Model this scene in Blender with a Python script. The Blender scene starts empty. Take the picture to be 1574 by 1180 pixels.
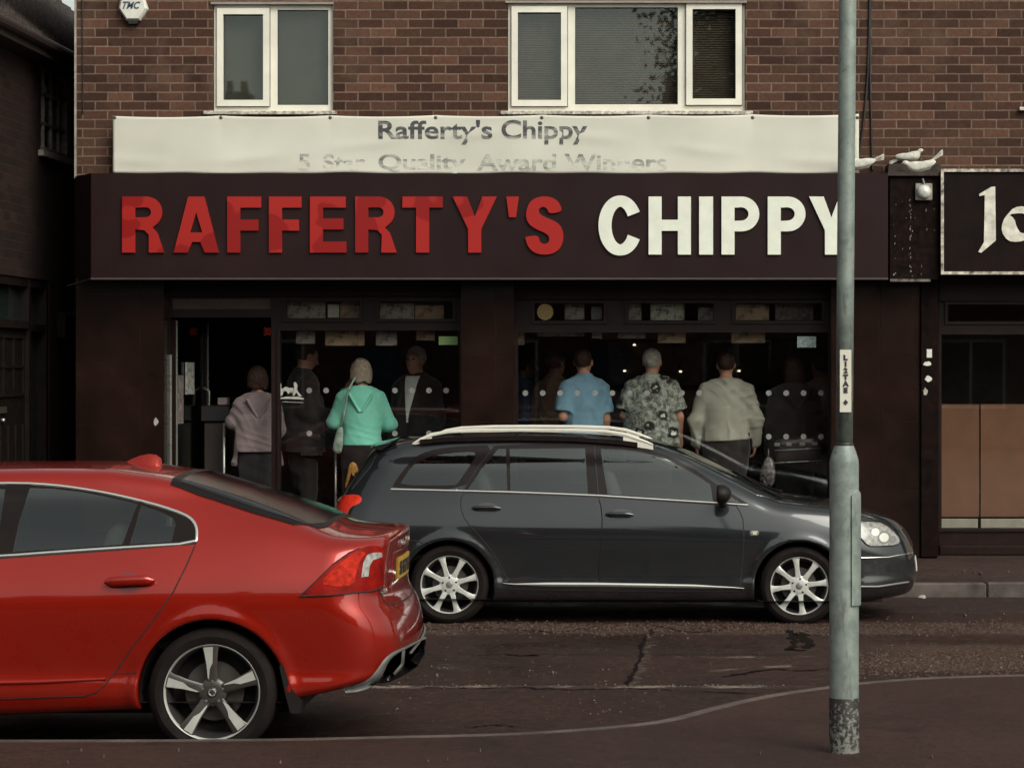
import bpy, math, random
import numpy as np
from mathutils import Vector, Matrix
from mathutils.geometry import delaunay_2d_cdt
rnd = random.Random(7)
sc = bpy.context.scene
COL = sc.collection
# ---------------------------------------------------------------- camera, sky, sun, exposure
F_PX, PX0, PY0, CAMZ = 4000.0, 1040.0, 565.0, 1.97
cd = bpy.data.cameras.new('camera'); cam = bpy.data.objects.new('camera', cd); COL.objects.link(cam)
cam.location = (0, 0, CAMZ); cam.rotation_euler = (math.radians(90), 0, 0)
cd.sensor_width = 36; cd.lens = F_PX / 1574 * 36
cd.shift_x = -(PX0 - 787) / 1574; cd.shift_y = -(590 - PY0) / 1574
cd.clip_start = .1; cd.clip_end = 500
sc.camera = cam
SUN_EL, SUN_AZ = math.radians(40), math.radians(140)
w = bpy.data.worlds.new('World'); sc.world = w; w.use_nodes = True
nt = w.node_tree; bg = nt.nodes['Background']
sky = nt.nodes.new('ShaderNodeTexSky'); sky.sky_type = 'NISHITA'; sky.sun_disc = False
sky.sun_elevation = SUN_EL; sky.sun_rotation = SUN_AZ; sky.air_density = 1.0; sky.dust_density = 4; sky.ozone_density = 1
hs = nt.nodes.new('ShaderNodeHueSaturation'); hs.inputs['Saturation'].default_value = .22
tint = nt.nodes.new('ShaderNodeMix'); tint.data_type = 'RGBA'; tint.blend_type = 'MULTIPLY'; tint.inputs[0].default_value = 1
tint.inputs[7].default_value = (.95, .98, .90, 1)
nt.links.new(sky.outputs[0], hs.inputs['Color']); nt.links.new(hs.outputs[0], tint.inputs[6]); nt.links.new(tint.outputs[2], bg.inputs[0])
bg.inputs[1].default_value = .115
sd = bpy.data.lights.new('sun', 'SUN'); sd.energy = 1.3; sd.angle = math.radians(38); sd.color = (1, .95, .85)
sun = bpy.data.objects.new('sun', sd); COL.objects.link(sun)
_d = Vector((math.sin(SUN_AZ) * math.cos(SUN_EL), math.cos(SUN_AZ) * math.cos(SUN_EL), math.sin(SUN_EL)))
sun.rotation_euler = _d.to_track_quat('Z', 'Y').to_euler()
sc.view_settings.view_transform = 'Standard'; sc.view_settings.look = 'None'
sc.view_settings.gamma = 1; sc.view_settings.exposure = .57
sc.cycles.max_bounces = 8; sc.cycles.transparent_max_bounces = 16

# ---------------------------------------------------------------- measuring: a point at distance Y seen at photo position px, py
def fx(px, Y): return (px - PX0) * Y / F_PX
def fz(py, Y): return CAMZ - (py - PY0) * Y / F_PX
def gY(py, z=0): return (CAMZ - z) * F_PX / (py - PY0)      # distance of a ground point

# ---------------------------------------------------------------- materials
class NT:
    def __init__(s, m): s.t = m.node_tree; s.n = s.t.nodes; s.l = s.t.links
    def new(s, k, **kw):
        n = s.n.new(k)
        for a, b in kw.items(): setattr(n, a, b)
        return n
    def put(s, sock, v):
        if hasattr(v, 'is_output') or isinstance(v, bpy.types.NodeSocket): s.l.new(v, sock)
        else: sock.default_value = v
    def math(s, op, a, b=0.0, c=None, clamp=False):
        n = s.new('ShaderNodeMath', operation=op, use_clamp=clamp); s.put(n.inputs[0], a); s.put(n.inputs[1], b)
        if c is not None: s.put(n.inputs[2], c)
        return n.outputs[0]
    def mix(s, f, a, b, bt='MIX'):
        n = s.new('ShaderNodeMix', data_type='RGBA', blend_type=bt); s.put(n.inputs[0], f)
        s.put(n.inputs[6], a if not isinstance(a, tuple) else c4(a)); s.put(n.inputs[7], b if not isinstance(b, tuple) else c4(b)); return n.outputs[2]
    def noise(s, scale, vec=None, detail=4, rough=.6):
        n = s.new('ShaderNodeTexNoise'); n.inputs['Scale'].default_value = scale; n.inputs['Detail'].default_value = detail
        n.inputs['Roughness'].default_value = rough
        if vec: s.l.new(vec, n.inputs['Vector'])
        return n.outputs['Fac']
    def ramp(s, f, a, b, va=0.0, vb=1.0):
        n = s.new('ShaderNodeMapRange', clamp=True); s.put(n.inputs[0], f)
        n.inputs[1].default_value = a; n.inputs[2].default_value = b; n.inputs[3].default_value = va; n.inputs[4].default_value = vb
        return n.outputs[0]
    def bump(s, h, st=.3, dist=.01):
        n = s.new('ShaderNodeBump'); n.inputs['Strength'].default_value = st; n.inputs['Distance'].default_value = dist
        s.put(n.inputs['Height'], h); return n.outputs[0]
def c4(c): return (c[0], c[1], c[2], 1)
MATS = {}
def mat(name, col, rough=.6, metal=0, coat=0, var=.12, vscale=6, spec=.5, bump=0, bscale=80, emit=None, sheen=0):
    if name in MATS: return MATS[name]
    m = bpy.data.materials.new(name); m.use_nodes = True; MATS[name] = m
    g = NT(m); p = g.n['Principled BSDF']
    tc = g.new('ShaderNodeTexCoord').outputs['Object']
    f = g.noise(vscale, tc)
    dark = tuple(x * (1 - var * 1.6) for x in col); light = tuple(min(1, x * (1 + var)) for x in col)
    g.l.new(g.mix(g.ramp(f, .3, .7), dark, light), p.inputs['Base Color'])
    g.l.new(g.ramp(g.noise(vscale * 2.3, tc), .3, .7, max(.02, rough * .85), min(1, rough * 1.15)), p.inputs['Roughness'])
    p.inputs['Metallic'].default_value = metal; p.inputs['Coat Weight'].default_value = coat; p.inputs['Coat Roughness'].default_value = .04
    p.inputs['Specular IOR Level'].default_value = spec
    if sheen: p.inputs['Sheen Weight'].default_value = sheen
    if bump: g.l.new(g.bump(g.noise(bscale, tc), bump, .005), p.inputs['Normal'])
    if emit: p.inputs['Emission Color'].default_value = c4(emit[0]); p.inputs['Emission Strength'].default_value = emit[1]
    return m
def glass_mat(name, tintc, refl=1.0, ior=1.52, wob=0):
    m = bpy.data.materials.new(name); m.use_nodes = True; MATS[name] = m; g = NT(m)
    g.n.remove(g.n['Principled BSDF']); out = g.n['Material Output']
    geo = g.new('ShaderNodeNewGeometry')
    iorv = g.math('MULTIPLY_ADD', geo.outputs['Backfacing'], 1 / ior - ior, ior)
    fr = g.new('ShaderNodeFresnel'); g.l.new(iorv, fr.inputs['IOR'])
    tr = g.new('ShaderNodeBsdfTransparent'); tr.inputs[0].default_value = c4(tintc)
    gl = g.new('ShaderNodeBsdfGlossy'); gl.inputs['Roughness'].default_value = .015; gl.inputs['Color'].default_value = (.95, 1, 1, 1)
    if wob:
        tc = g.new('ShaderNodeTexCoord').outputs['Object']
        nb = g.bump(g.noise(1.3, tc, 2), wob, .01); g.l.new(nb, gl.inputs['Normal'])
    mx = g.new('ShaderNodeMixShader'); g.l.new(g.math('MULTIPLY', fr.outputs[0], refl, clamp=True), mx.inputs[0])
    g.l.new(tr.outputs[0], mx.inputs[1]); g.l.new(gl.outputs[0], mx.inputs[2]); g.l.new(mx.outputs[0], out.inputs['Surface'])
    return m
def brick_mat(name, c1, c2, mortar, plane='XZ', msize=.010, off=(0, 0), patch=.5, grime=.0):
    m = bpy.data.materials.new(name); m.use_nodes = True; MATS[name] = m; g = NT(m); p = g.n['Principled BSDF']
    tc = g.new('ShaderNodeTexCoord').outputs['Object']; sp = g.new('ShaderNodeSeparateXYZ'); g.l.new(tc, sp.inputs[0])
    cb = g.new('ShaderNodeCombineXYZ')
    wob = g.noise(9, tc, 2)
    w1 = g.math('MULTIPLY_ADD', wob, .010, off[0] - .005)
    wob2 = g.noise(7, tc, 2); w2 = g.math('MULTIPLY_ADD', wob2, .008, off[1] - .004)
    g.l.new(g.math('ADD', sp.outputs[0 if plane[0] == 'X' else 1], w1), cb.inputs[0]); g.l.new(g.math('ADD', sp.outputs[2], w2), cb.inputs[1])
    b = g.new('ShaderNodeTexBrick', offset=.5, squash=1); g.l.new(cb.outputs[0], b.inputs['Vector'])
    b.inputs['Scale'].default_value = 1; b.inputs['Brick Width'].default_value = .229; b.inputs['Row Height'].default_value = .0835
    b.inputs['Mortar Size'].default_value = msize * .55; b.inputs['Mortar Smooth'].default_value = .35; b.inputs['Bias'].default_value = -.2
    b.inputs['Color1'].default_value = c4(c1); b.inputs['Color2'].default_value = c4(c2); b.inputs['Mortar'].default_value = c4(mortar)
    # second, independent random tone per brick
    b2 = g.new('ShaderNodeTexBrick', offset=.5); mp = g.new('ShaderNodeMapping'); mp.inputs['Location'].default_value = (.229 * 36, .0835 * 58, 0)
    g.l.new(cb.outputs[0], mp.inputs[0]); g.l.new(mp.outputs[0], b2.inputs['Vector'])
    for k, v in (('Scale', 1), ('Brick Width', .229), ('Row Height', .0835), ('Mortar Size', 0.0), ('Bias', -.2)): b2.inputs[k].default_value = v
    b2.inputs['Color1'].default_value = (.62, .64, .65, 1); b2.inputs['Color2'].default_value = (1.16, 1.16, 1.16, 1)
    col = g.mix(1, b.outputs['Color'], b2.outputs['Color'], 'MULTIPLY')
    fine = g.ramp(g.noise(26, tc, 8, .78), .25, .75, .55, 1.4)
    cc = g.new('ShaderNodeCombineColor'); [g.l.new(fine, cc.inputs[i]) for i in range(3)]
    col = g.mix(1, col, cc.outputs[0], 'MULTIPLY')
    # patches of smeared mortar / weathered faces
    pt = g.ramp(g.noise(1.1, tc, 5, .65), .52, .68, 0, patch)
    col = g.mix(pt, col, tuple(x * .55 + y * .45 for x, y in zip(mortar, c2)))
    if grime:
        gr = g.ramp(g.noise(.8, tc, 5, .7), .4, .7, 0, grime); col = g.mix(gr, col, (.02, .012, .010))
    g.l.new(col, p.inputs['Base Color']); p.inputs['Roughness'].default_value = .88; p.inputs['Specular IOR Level'].default_value = .25
    h = g.math('MULTIPLY_ADD', g.noise(70, tc, 4), .35, g.math('SUBTRACT', 1, b.outputs['Fac']))
    g.l.new(g.bump(h, .6, .006), p.inputs['Normal'])
    return m
# ---------------------------------------------------------------- object helpers
ORG = {}
def org(o): return ORG.get(o.name, Vector((0, 0, 0))) if o else Vector((0, 0, 0))
def link(name, me, parent=None, mats=None):
    o = bpy.data.objects.new(name, me); COL.objects.link(o)
    if parent: o.parent = parent; ORG[o.name] = org(parent)
    return o
def tag(o, label=None, cat=None, group=None, kind=None):
    if label: o['label'] = label
    if cat: o['category'] = cat
    if group: o['group'] = group
    if kind: o['kind'] = kind
    return o
def thing(name, label, cat, loc=(0, 0, 0), group=None):
    o = bpy.data.objects.new(name, None); COL.objects.link(o); o.location = loc; ORG[o.name] = Vector(loc); o.empty_display_size = .1
    return tag(o, label, cat, group)
def mesh(name, V, Fc, m, parent=None, smooth=False, origin=None, nrm=None):
    """V in world coordinates; stored relative to the parent's (or the given) origin"""
    V = np.asarray(V, dtype=float)
    o3 = np.array(org(parent) if parent else (origin or (0, 0, 0)), dtype=float)
    me = bpy.data.meshes.new(name)
    me.from_pydata((V - o3).tolist(), [], [tuple(int(i) for i in f) for f in Fc]); me.materials.append(m)
    if smooth: me.polygons.foreach_set('use_smooth', [True] * len(me.polygons))
    me.update()
    if nrm is not None: me.normals_split_custom_set_from_vertices(np.asarray(nrm, dtype=float).tolist())
    o = link(name, me, parent)
    if not parent and origin: o.location = origin; ORG[o.name] = Vector(origin)
    return o
class MB:
    """collects boxes, prisms and tubes into one mesh"""
    def __init__(s): s.v = []; s.f = []
    def add(s, V, Fc):
        n = len(s.v); s.v += [tuple(p) for p in V]; s.f += [tuple(i + n for i in f) for f in Fc]; return s
    def box(s, x0, x1, y0, y1, z0, z1, b=0):
        if b > 0:
            X = (x0, x0 + b, x1 - b, x1); Y = (y0, y0 + b, y1 - b, y1); Z = (z0, z0 + b, z1 - b, z1)
            V = []; 
            for zi, zz in ((1, z0), (0, z0 + b), (0, z1 - b), (1, z1)):
                i = b if zi else 0
                V += [(x0 + i + (b if not zi else 0), y0 + i, zz), (x1 - i - (b if not zi else 0), y0 + i, zz), (x1 - i, y0 + i + (b if not zi else 0), zz), (x1 - i, y1 - i - (b if not zi else 0), zz),
                      (x1 - i - (b if not zi else 0), y1 - i, zz), (x0 + i + (b if not zi else 0), y1 - i, zz), (x0 + i, y1 - i - (b if not zi else 0), zz), (x0 + i, y0 + i + (b if not zi else 0), zz)]
            Fc = [tuple(range(7, -1, -1)), tuple(range(24, 32))]
            for r in range(3):
                for k in range(8): Fc.append((r * 8 + k, r * 8 + (k + 1) % 8, (r + 1) * 8 + (k + 1) % 8, (r + 1) * 8 + k))
            return s.add(V, Fc)
        V = [(x0, y0, z0), (x1, y0, z0), (x1, y1, z0), (x0, y1, z0), (x0, y0, z1), (x1, y0, z1), (x1, y1, z1), (x0, y1, z1)]
        return s.add(V, [(3, 2, 1, 0), (4, 5, 6, 7), (0, 1, 5, 4), (1, 2, 6, 5), (2, 3, 7, 6), (3, 0, 4, 7)])
    def prism(s, pts, y0, y1):
        """pts (x,z) outline, extruded in y"""
        n = len(pts); V = [(a, y0, c) for a, c in pts] + [(a, y1, c) for a, c in pts]
        Fc = [tuple(range(n)), tuple(range(2 * n - 1, n - 1, -1))] + [(i, i + n, (i + 1) % n + n, (i + 1) % n) for i in range(n)]
        return s.add(V, Fc)
    def tube(s, pts, r, n=10, caps=True, sx=1, sz=1):
        pts = [Vector(p) for p in pts]; R = r if hasattr(r, '__len__') else [r] * len(pts); V = []; up = Vector((0, 0, 1))
        for i, p in enumerate(pts):
            t = (pts[min(i + 1, len(pts) - 1)] - pts[max(i - 1, 0)]).normalized()
            a = t.cross(up); 
            if a.length < .05: a = t.cross(Vector((0, 1, 0)))
            a.normalize(); b = a.cross(t)
            for k in range(n):
                q = 2 * math.pi * k / n; V.append(p + a * (math.cos(q) * R[i] * sx) + b * (math.sin(q) * R[i] * sz))
        Fc = []
        for i in range(len(pts) - 1):
            for k in range(n): Fc.append((i * n + k, i * n + (k + 1) % n, (i + 1) * n + (k + 1) % n, (i + 1) * n + k))
        if caps: Fc += [tuple(range(n - 1, -1, -1)), tuple(range((len(pts) - 1) * n, len(pts) * n))]
        return s.add(V, Fc)
    def lathe(s, prof, c, axis='y', n=40, sgn=1):
        """prof: (radius, offset along axis)"""
        V = []
        for r, h in prof:
            for k in range(n):
                q = 2 * math.pi * k / n
                if axis == 'y': V.append((c[0] + r * math.cos(q), c[1] + h * sgn, c[2] + r * math.sin(q)))
                else: V.append((c[0] + r * math.cos(q), c[1] + r * math.sin(q), c[2] + h))
        Fc = []
        for i in range(len(prof) - 1):
            for k in range(n): Fc.append((i * n + k, i * n + (k + 1) % n, (i + 1) * n + (k + 1) % n, (i + 1) * n + k))
        return s.add(V, Fc)
    def build(s, name, m, parent=None, smooth=False, origin=None): return mesh(name, s.v, s.f, m, parent, smooth, origin)
def smooth_by_angle(o, a=35):
    me = o.data; me.polygons.foreach_set('use_smooth', [True] * len(me.polygons))
    import bmesh
    bm = bmesh.new(); bm.from_mesh(me); bmesh.ops.recalc_face_normals(bm, faces=bm.faces)
    for e in bm.edges:
        if len(e.link_faces) == 2 and e.calc_face_angle(0) > math.radians(a): e.smooth = False
    bm.to_mesh(me); bm.free(); return o
def curve_mesh(polys, depth):
    """list of closed 2d outlines (holes included) -> V, F of an extruded filled plate in xy"""
    cu = bpy.data.curves.new('tmp', 'CURVE'); cu.dimensions = '2D'; cu.fill_mode = 'BOTH'; cu.extrude = depth / 2
    for P in polys:
        sp = cu.splines.new('POLY'); sp.points.add(len(P) - 1); sp.use_cyclic_u = True
        for q, (a, b) in zip(sp.points, P): q.co = (a, b, 0, 1)
    return curve_out(cu)
def curve_out(cu):
    o = bpy.data.objects.new('tmp', cu); COL.objects.link(o)
    dg = bpy.context.evaluated_depsgraph_get(); dg.update()
    me = bpy.data.meshes.new_from_object(o.evaluated_get(dg))
    V = [tuple(v.co) for v in me.vertices]; Fc = [tuple(p.vertices) for p in me.polygons]
    bpy.data.objects.remove(o); bpy.data.curves.remove(cu); bpy.data.meshes.remove(me); return V, Fc
def text_vf(body, width=None, height=None, depth=.004, bold=0, shear=0, align='CENTER', space=1):
    cu = bpy.data.curves.new('tmp', 'FONT'); cu.body = body; cu.size = 1; cu.extrude = .01; cu.offset = bold; cu.shear = shear; cu.align_x = align
    cu.resolution_u = 6; cu.space_character = space
    V, Fc = curve_out(cu); V = np.array(V)
    lo, hi = V.min(0), V.max(0); sz = hi - lo
    sx = (width / sz[0]) if width else height / sz[1]; sy = (height / sz[1]) if height else sx
    V = (V - (lo + hi) / 2) * np.array([sx, sy, depth / .02]); return V, Fc
def on_wall(V, cx, cz, y):          # flat plate in xy -> standing plate facing -Y
    V = np.asarray(V); return np.stack([V[:, 0] + cx, -V[:, 2] + y, V[:, 1] + cz], 1)
def outline_plate(mb, pts, y, d):   # pts (X,Z)
    V, Fc = curve_mesh([pts], d); mb.add(on_wall(V, 0, 0, y), Fc)
def arc(cx, cy, rx, ry, a0, a1, n=12):
    return [(cx + rx * math.cos(math.radians(a0 + (a1 - a0) * i / n)), cy + ry * math.sin(math.radians(a0 + (a1 - a0) * i / n))) for i in range(n + 1)]

# ---------------------------------------------------------------- implicit surfaces (smooth solids for cars and people)
def smax(a, b, k):
    h = np.maximum(k - np.abs(a - b), 0) / k; return np.maximum(a, b) + h * h * k * .25
def smin(a, b, k): return -smax(-a, -b, k)
def grad(Fn, P, e=.002):
    x, y, z = P[:, 0], P[:, 1], P[:, 2]
    return np.stack([Fn(x + e, y, z) - Fn(x - e, y, z), Fn(x, y + e, z) - Fn(x, y - e, z), Fn(x, y, z + e) - Fn(x, y, z - e)], 1) / (2 * e)
def nets(Fn, lo, hi, h):
    ax = [np.arange(lo[i], hi[i] + h, h) for i in range(3)]
    D = Fn(ax[0][:, None, None], ax[1][None, :, None], ax[2][None, None, :]); D = np.broadcast_to(D, (len(ax[0]), len(ax[1]), len(ax[2]))).astype(np.float32)
    S = D < 0; n = [len(a) for a in ax]
    cs = S[:-1, :-1, :-1].astype(np.int8)
    cnt = np.zeros(cs.shape, np.int8)
    for a in (0, 1):
        for b in (0, 1):
            for c in (0, 1): cnt += S[a:n[0] - 1 + a, b:n[1] - 1 + b, c:n[2] - 1 + c]
    act = np.argwhere((cnt > 0) & (cnt < 8))
    idx = -np.ones(cs.shape, np.int64); idx[tuple(act.T)] = np.arange(len(act))
    acc = np.zeros((len(act), 3)); num = np.zeros(len(act))
    for d in range(3):
        o1, o2 = [k for k in range(3) if k != d]
        for a in (0, 1):
            for b in (0, 1):
                p = act.copy(); p[:, o1] += a; p[:, o2] += b; q = p.copy(); q[:, d] += 1
                v0 = D[tuple(p.T)]; v1 = D[tuple(q.T)]; m = (v0 < 0) != (v1 < 0)
                t = np.where(m, v0 / np.where(m, v0 - v1, 1), 0); pos = p.astype(float); pos[:, d] += t
                acc[m] += pos[m]; num[m] += 1
    P = acc / num[:, None] * h + np.array([a[0] for a in ax])
    quads = []
    for d in range(3):
        o1, o2 = [(1, 2), (2, 0), (0, 1)][d]
        sl0 = [slice(None)] * 3; sl1 = [slice(None)] * 3; sl0[d] = slice(0, -1); sl1[d] = slice(1, None)
        A = S[tuple(sl0)]; B = S[tuple(sl1)]
        e = np.argwhere(A != B); e = e[(e[:, o1] > 0) & (e[:, o2] > 0) & (e[:, o1] < n[o1] - 1) & (e[:, o2] < n[o2] - 1)]
        fl = A[tuple(e.T)]
        def ci(a, b):
            p = e.copy(); p[:, o1] -= a; p[:, o2] -= b; return idx[tuple(p.T)]
        Q = np.stack([ci(1, 1), ci(0, 1), ci(0, 0), ci(1, 0)], 1)
        Q[~fl] = Q[~fl][:, ::-1]; quads.append(Q)
    Q = np.concatenate(quads)
    for _ in range(3):
        f = Fn(P[:, 0], P[:, 1], P[:, 2]); g = grad(Fn, P); gn = (g * g).sum(1) + 1e-6
        st = g * (f / gn)[:, None]; L = np.linalg.norm(st, axis=1); st *= np.minimum(1, .6 * h / (L + 1e-9))[:, None]; P = P - st
    g = grad(Fn, P, .003); N = g / (np.linalg.norm(g, axis=1)[:, None] + 1e-9)
    return P, Q, N
def table(pts, sig=.03, step=.005, pad=.5):
    pts = sorted(pts); xs = np.array([p[0] for p in pts]); ys = np.array([p[1] for p in pts])
    X = np.arange(xs[0] - pad, xs[-1] + pad, step); Y = np.interp(X, xs, ys)
    # extend end slopes flat, then smooth
    k = int(max(1, round(3 * sig / step))); w_ = np.exp(-.5 * (np.arange(-k, k + 1) * step / sig) ** 2); w_ /= w_.sum()
    Ys = np.convolve(np.pad(Y, k, mode='edge'), w_, 'valid')
    sl = np.gradient(Ys, step)
    return (lambda x: np.interp(x, X, Ys)), (lambda x: np.interp(x, X, sl))
# ================================================================ CARS
def resample(P, step):
    P = np.asarray(P, float); out = [P[0]]
    for a, b in zip(P[:-1], P[1:]):
        n = max(1, int(math.ceil(np.linalg.norm(b - a) / step)))
        out += [a + (b - a) * (i + 1) / n for i in range(n)]
    return np.array(out)
def smoothline(P, it=2, closed=False):
    P = np.asarray(P, float)
    for _ in range(it):
        Q = []
        n = len(P); rng = range(n) if closed else range(n - 1)
        if not closed: Q.append(P[0])
        for i in rng:
            a, b = P[i], P[(i + 1) % n]; Q += [a * .75 + b * .25, a * .25 + b * .75]
        if not closed: Q.append(P[-1])
        P = np.array(Q)
    return P
class Car:
    def __init__(s, root, yc, top, lo, hi, bot, W, prof, zb, inset, tum, crown, wheels, R, k_top, klo, khi, flare=.012, clo=.12, chi=.16, sig=.04):
        s.root = root; s.yc = yc; s.top, s.tops = table(top, sig); s.lo, _ = table(lo, .018); s.hi, _ = table(hi, .03); s.bot, _ = table(bot, .03)
        s.W, _ = table(W, .12); s.prof, _ = table(prof, .025); s.zb, _ = table(zb, .1); s.inset = inset; s.tum = tum; s.crown = crown
        s.wh = wheels; s.R = R; s.kt = k_top; s.klo = klo; s.khi = khi; s.fl = flare; s.clo = clo; s.chi = chi; s.cut = True
    def F(s, x, y, z):
        ya = np.abs(y - s.yc); y2 = (y - s.yc) ** 2
        wl = s.W(x) + s.prof(z)
        for cx, cz in s.wh:
            r = np.sqrt((x - cx) ** 2 + (z - cz) ** 2); wl = wl + s.fl * np.exp(-((r - s.R - .015) / .04) ** 2)
        d = z - s.zb(x)
        wu = s.W(x) - s.inset - s.tum * d + .02 * np.exp(-(d / .1) ** 2) * 0
        sec = ya - smin(wl, wu, .045)
        sl = s.tops(x); f = ((z + s.crown * y2) - s.top(x)) / np.sqrt(1 + sl * sl)
        lo = (s.lo(z) + s.clo * y2) - x; hi = x - (s.hi(z) - s.chi * y2)
        a = smax(sec, lo, s.klo); a = smax(a, hi, s.khi)
        a = smax(a, f, s.kt(x)); a = smax(a, s.bot(x) - z, .05)
        if s.cut:
            for cx, cz in s.wh:
                r = np.sqrt((x - cx) ** 2 + (z - cz) ** 2); a = smax(a, -np.maximum(r - s.R, .50 - ya), .012)
        return a
    def body(s, m, lo, hi, h, name='body'):
        s.P, s.Q, s.N = nets(lambda x, y, z: s.F(x, y, z), lo, hi, h); s.bm_, s.wins = m, []
    def keep(s, P, Q):
        # faces that lie in a side-window opening are left out, on both sides of the car
        c = P[Q].mean(1); c[:, 1] = s.yc - np.abs(c[:, 1] - s.yc); u = PX0 + F_PX * c[:, 0] / c[:, 1]; v = PY0 - F_PX * (c[:, 2] - CAMZ) / c[:, 1]
        e1 = P[Q[:, 2]] - P[Q[:, 0]]; e2 = P[Q[:, 3]] - P[Q[:, 1]]; n_ = np.cross(e1, e2); ny = np.abs(n_[:, 1]) / (np.linalg.norm(n_, axis=1) + 1e-12)
        cand = (np.abs(c[:, 1] - s.yc) > .35) & (c[:, 2] > .85) & (ny > .45); out = np.zeros(len(Q), bool)
        for B in s.wins:
            ctr = B.mean(0); B = ctr + (B - ctr) * (1 + 1.5 / np.linalg.norm(B - ctr, axis=1)[:, None]); ins = np.zeros(len(Q), bool)
            for i in range(len(B)):
                x1, y1 = B[i]; x2, y2 = B[(i + 1) % len(B)]; k = (y1 > v) != (y2 > v); ins ^= k & (u < (x2 - x1) * (v - y1) / (y2 - y1 + 1e-12) + x1)
            out |= ins
        return Q[~(cand & out)]
    def finish(s, zfloor, x0, x1, seats, m_in, m_seat):
        mesh('body', s.P, s.keep(s.P, s.Q), s.bm_, s.root, True, nrm=s.N)
        P, Q, N = nets(lambda x, y, z: np.maximum(s.F(x, y, z) + .045, 0 * x + 0 * y - 1), (x0, s.yc - .95, zfloor), (x1, s.yc + .95, 1.5), .025)
        mesh('cabin_lining', P, s.keep(P, Q)[:, ::-1], m_in, s.root, True)
        MB().box(x0 + .1, x1 - .1, s.yc - .70, s.yc + .70, zfloor - .02, zfloor + .02).build('cabin_floor', m_in, s.root)
        d = 1 if x1 > 0 else -1
        for sx_, sy_, w_ in seats:
            def sf(x, y, z):
                t = z - .75; xx = x - sx_ + d * .30 * t; yy = np.abs(y - s.yc - sy_)
                a = smax(smax(np.abs(xx) - .055, yy - w_ + .10 * t, .06), np.abs(t - .10) - .32, .08)
                hn = .13 if w_ < .4 else .11; hy_ = 0 if w_ < .4 else .36
                b = smax(smax(np.abs(xx + .02) - .045, np.abs(yy - hy_) - hn, .05), np.abs(t - .53) - .085, .06); return np.minimum(a, b)
            P, Q, N = nets(sf, (sx_ - .45, s.yc + sy_ - .75, zfloor + .02), (sx_ + .45, s.yc + sy_ + .75, 1.42), .02); mesh('seat', P, Q, m_seat, s.root, True, nrm=N)
    def cast(s, O, D, t0, t1, n=260):
        s.cut = False
        O = np.asarray(O, float); D = np.asarray(D, float); t = np.linspace(t0, t1, n)
        P = O[:, None, :] + D[:, None, :] * t[None, :, None]
        f = s.F(P[..., 0], P[..., 1], P[..., 2]); ins = f < 0; first = np.argmax(ins, 1); any_ = ins.any(1)
        a = t[np.maximum(first - 1, 0)].copy(); b = t[first].copy()
        for _ in range(14):
            mid = (a + b) / 2; q = O + D * mid[:, None]; g = s.F(q[:, 0], q[:, 1], q[:, 2]) < 0
            b = np.where(g, mid, b); a = np.where(g, a, mid)
        tb = np.where(any_, b, t[np.argmin(f, 1)])
        P = O + D * tb[:, None]; N = grad(s.F, P, .003); N /= np.linalg.norm(N, axis=1)[:, None]
        s.cut = True
        return P, N
    def px(s, pts):
        pts = np.asarray(pts, float)
        D = np.stack([(pts[:, 0] - PX0) / F_PX, np.ones(len(pts)), -(pts[:, 1] - PY0) / F_PX], 1); O = np.tile([0, 0, CAMZ], (len(pts), 1))
        return s.cast(O, D, s.yc - 1.05, s.yc + .6)
    def panel(s, name, poly, m, off=.003, step=5, parent=None, proj='px', thick=.006, rng=None, mirror=False, sm=0, holes=()):
        if sm: poly = smoothline(poly, sm, True)
        poly = np.asarray(poly, float); B = resample(np.vstack([poly, poly[:1]]), step)[:-1]; nb = len(B)
        if name in ('window', 'quarter_window'): s.wins.append(np.array(poly, float))
        lo, hi = B.min(0), B.max(0); G = np.array([(a, b) for a in np.arange(lo[0] + step / 2, hi[0], step) for b in np.arange(lo[1] + step / 2, hi[1], step)])
        if len(G):
            d = np.min(np.linalg.norm(G[:, None] - B[None], axis=2), 1); G = G[d > step * .45]
            x, y = G[:, 0], G[:, 1]; ins = np.zeros(len(G), bool)
            for i in range(nb):
                x1, y1 = B[i]; x2, y2 = B[(i + 1) % nb]; c = (y1 > y) != (y2 > y)
                ins ^= c & (x < (x2 - x1) * (y - y1) / (y2 - y1 + 1e-12) + x1)
            G = G[ins]
        HB = []
        for hp, hsm in holes:
            hp = smoothline(hp, hsm, True) if hsm else np.asarray(hp, float); HB.append(resample(np.vstack([hp, hp[:1]]), step)[:-1])
        for H_ in HB:
            d = np.min(np.linalg.norm(G[:, None] - H_[None], axis=2), 1); x, y = G[:, 0], G[:, 1]; ins = np.zeros(len(G), bool)
            for i in range(len(H_)):
                x1, y1 = H_[i]; x2, y2 = H_[(i + 1) % len(H_)]; c = (y1 > y) != (y2 > y); ins ^= c & (x < (x2 - x1) * (y - y1) / (y2 - y1 + 1e-12) + x1)
            G = G[~ins & (d > step * .3)]
        ed_ = [(i, (i + 1) % nb) for i in range(nb)]; P2 = B
        for H_ in HB: k0 = len(P2); nh = len(H_); ed_ += [(k0 + i, k0 + (i + 1) % nh) for i in range(nh)]; P2 = np.vstack([P2, H_])
        P2 = np.vstack([P2, G]) if len(G) else P2
        r = delaunay_2d_cdt([Vector(p) for p in P2], ed_, [], 1, 1e-7)
        V2 = np.array([tuple(v) for v in r[0]]); Fc = [tuple(f) for f in r[2]]
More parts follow.
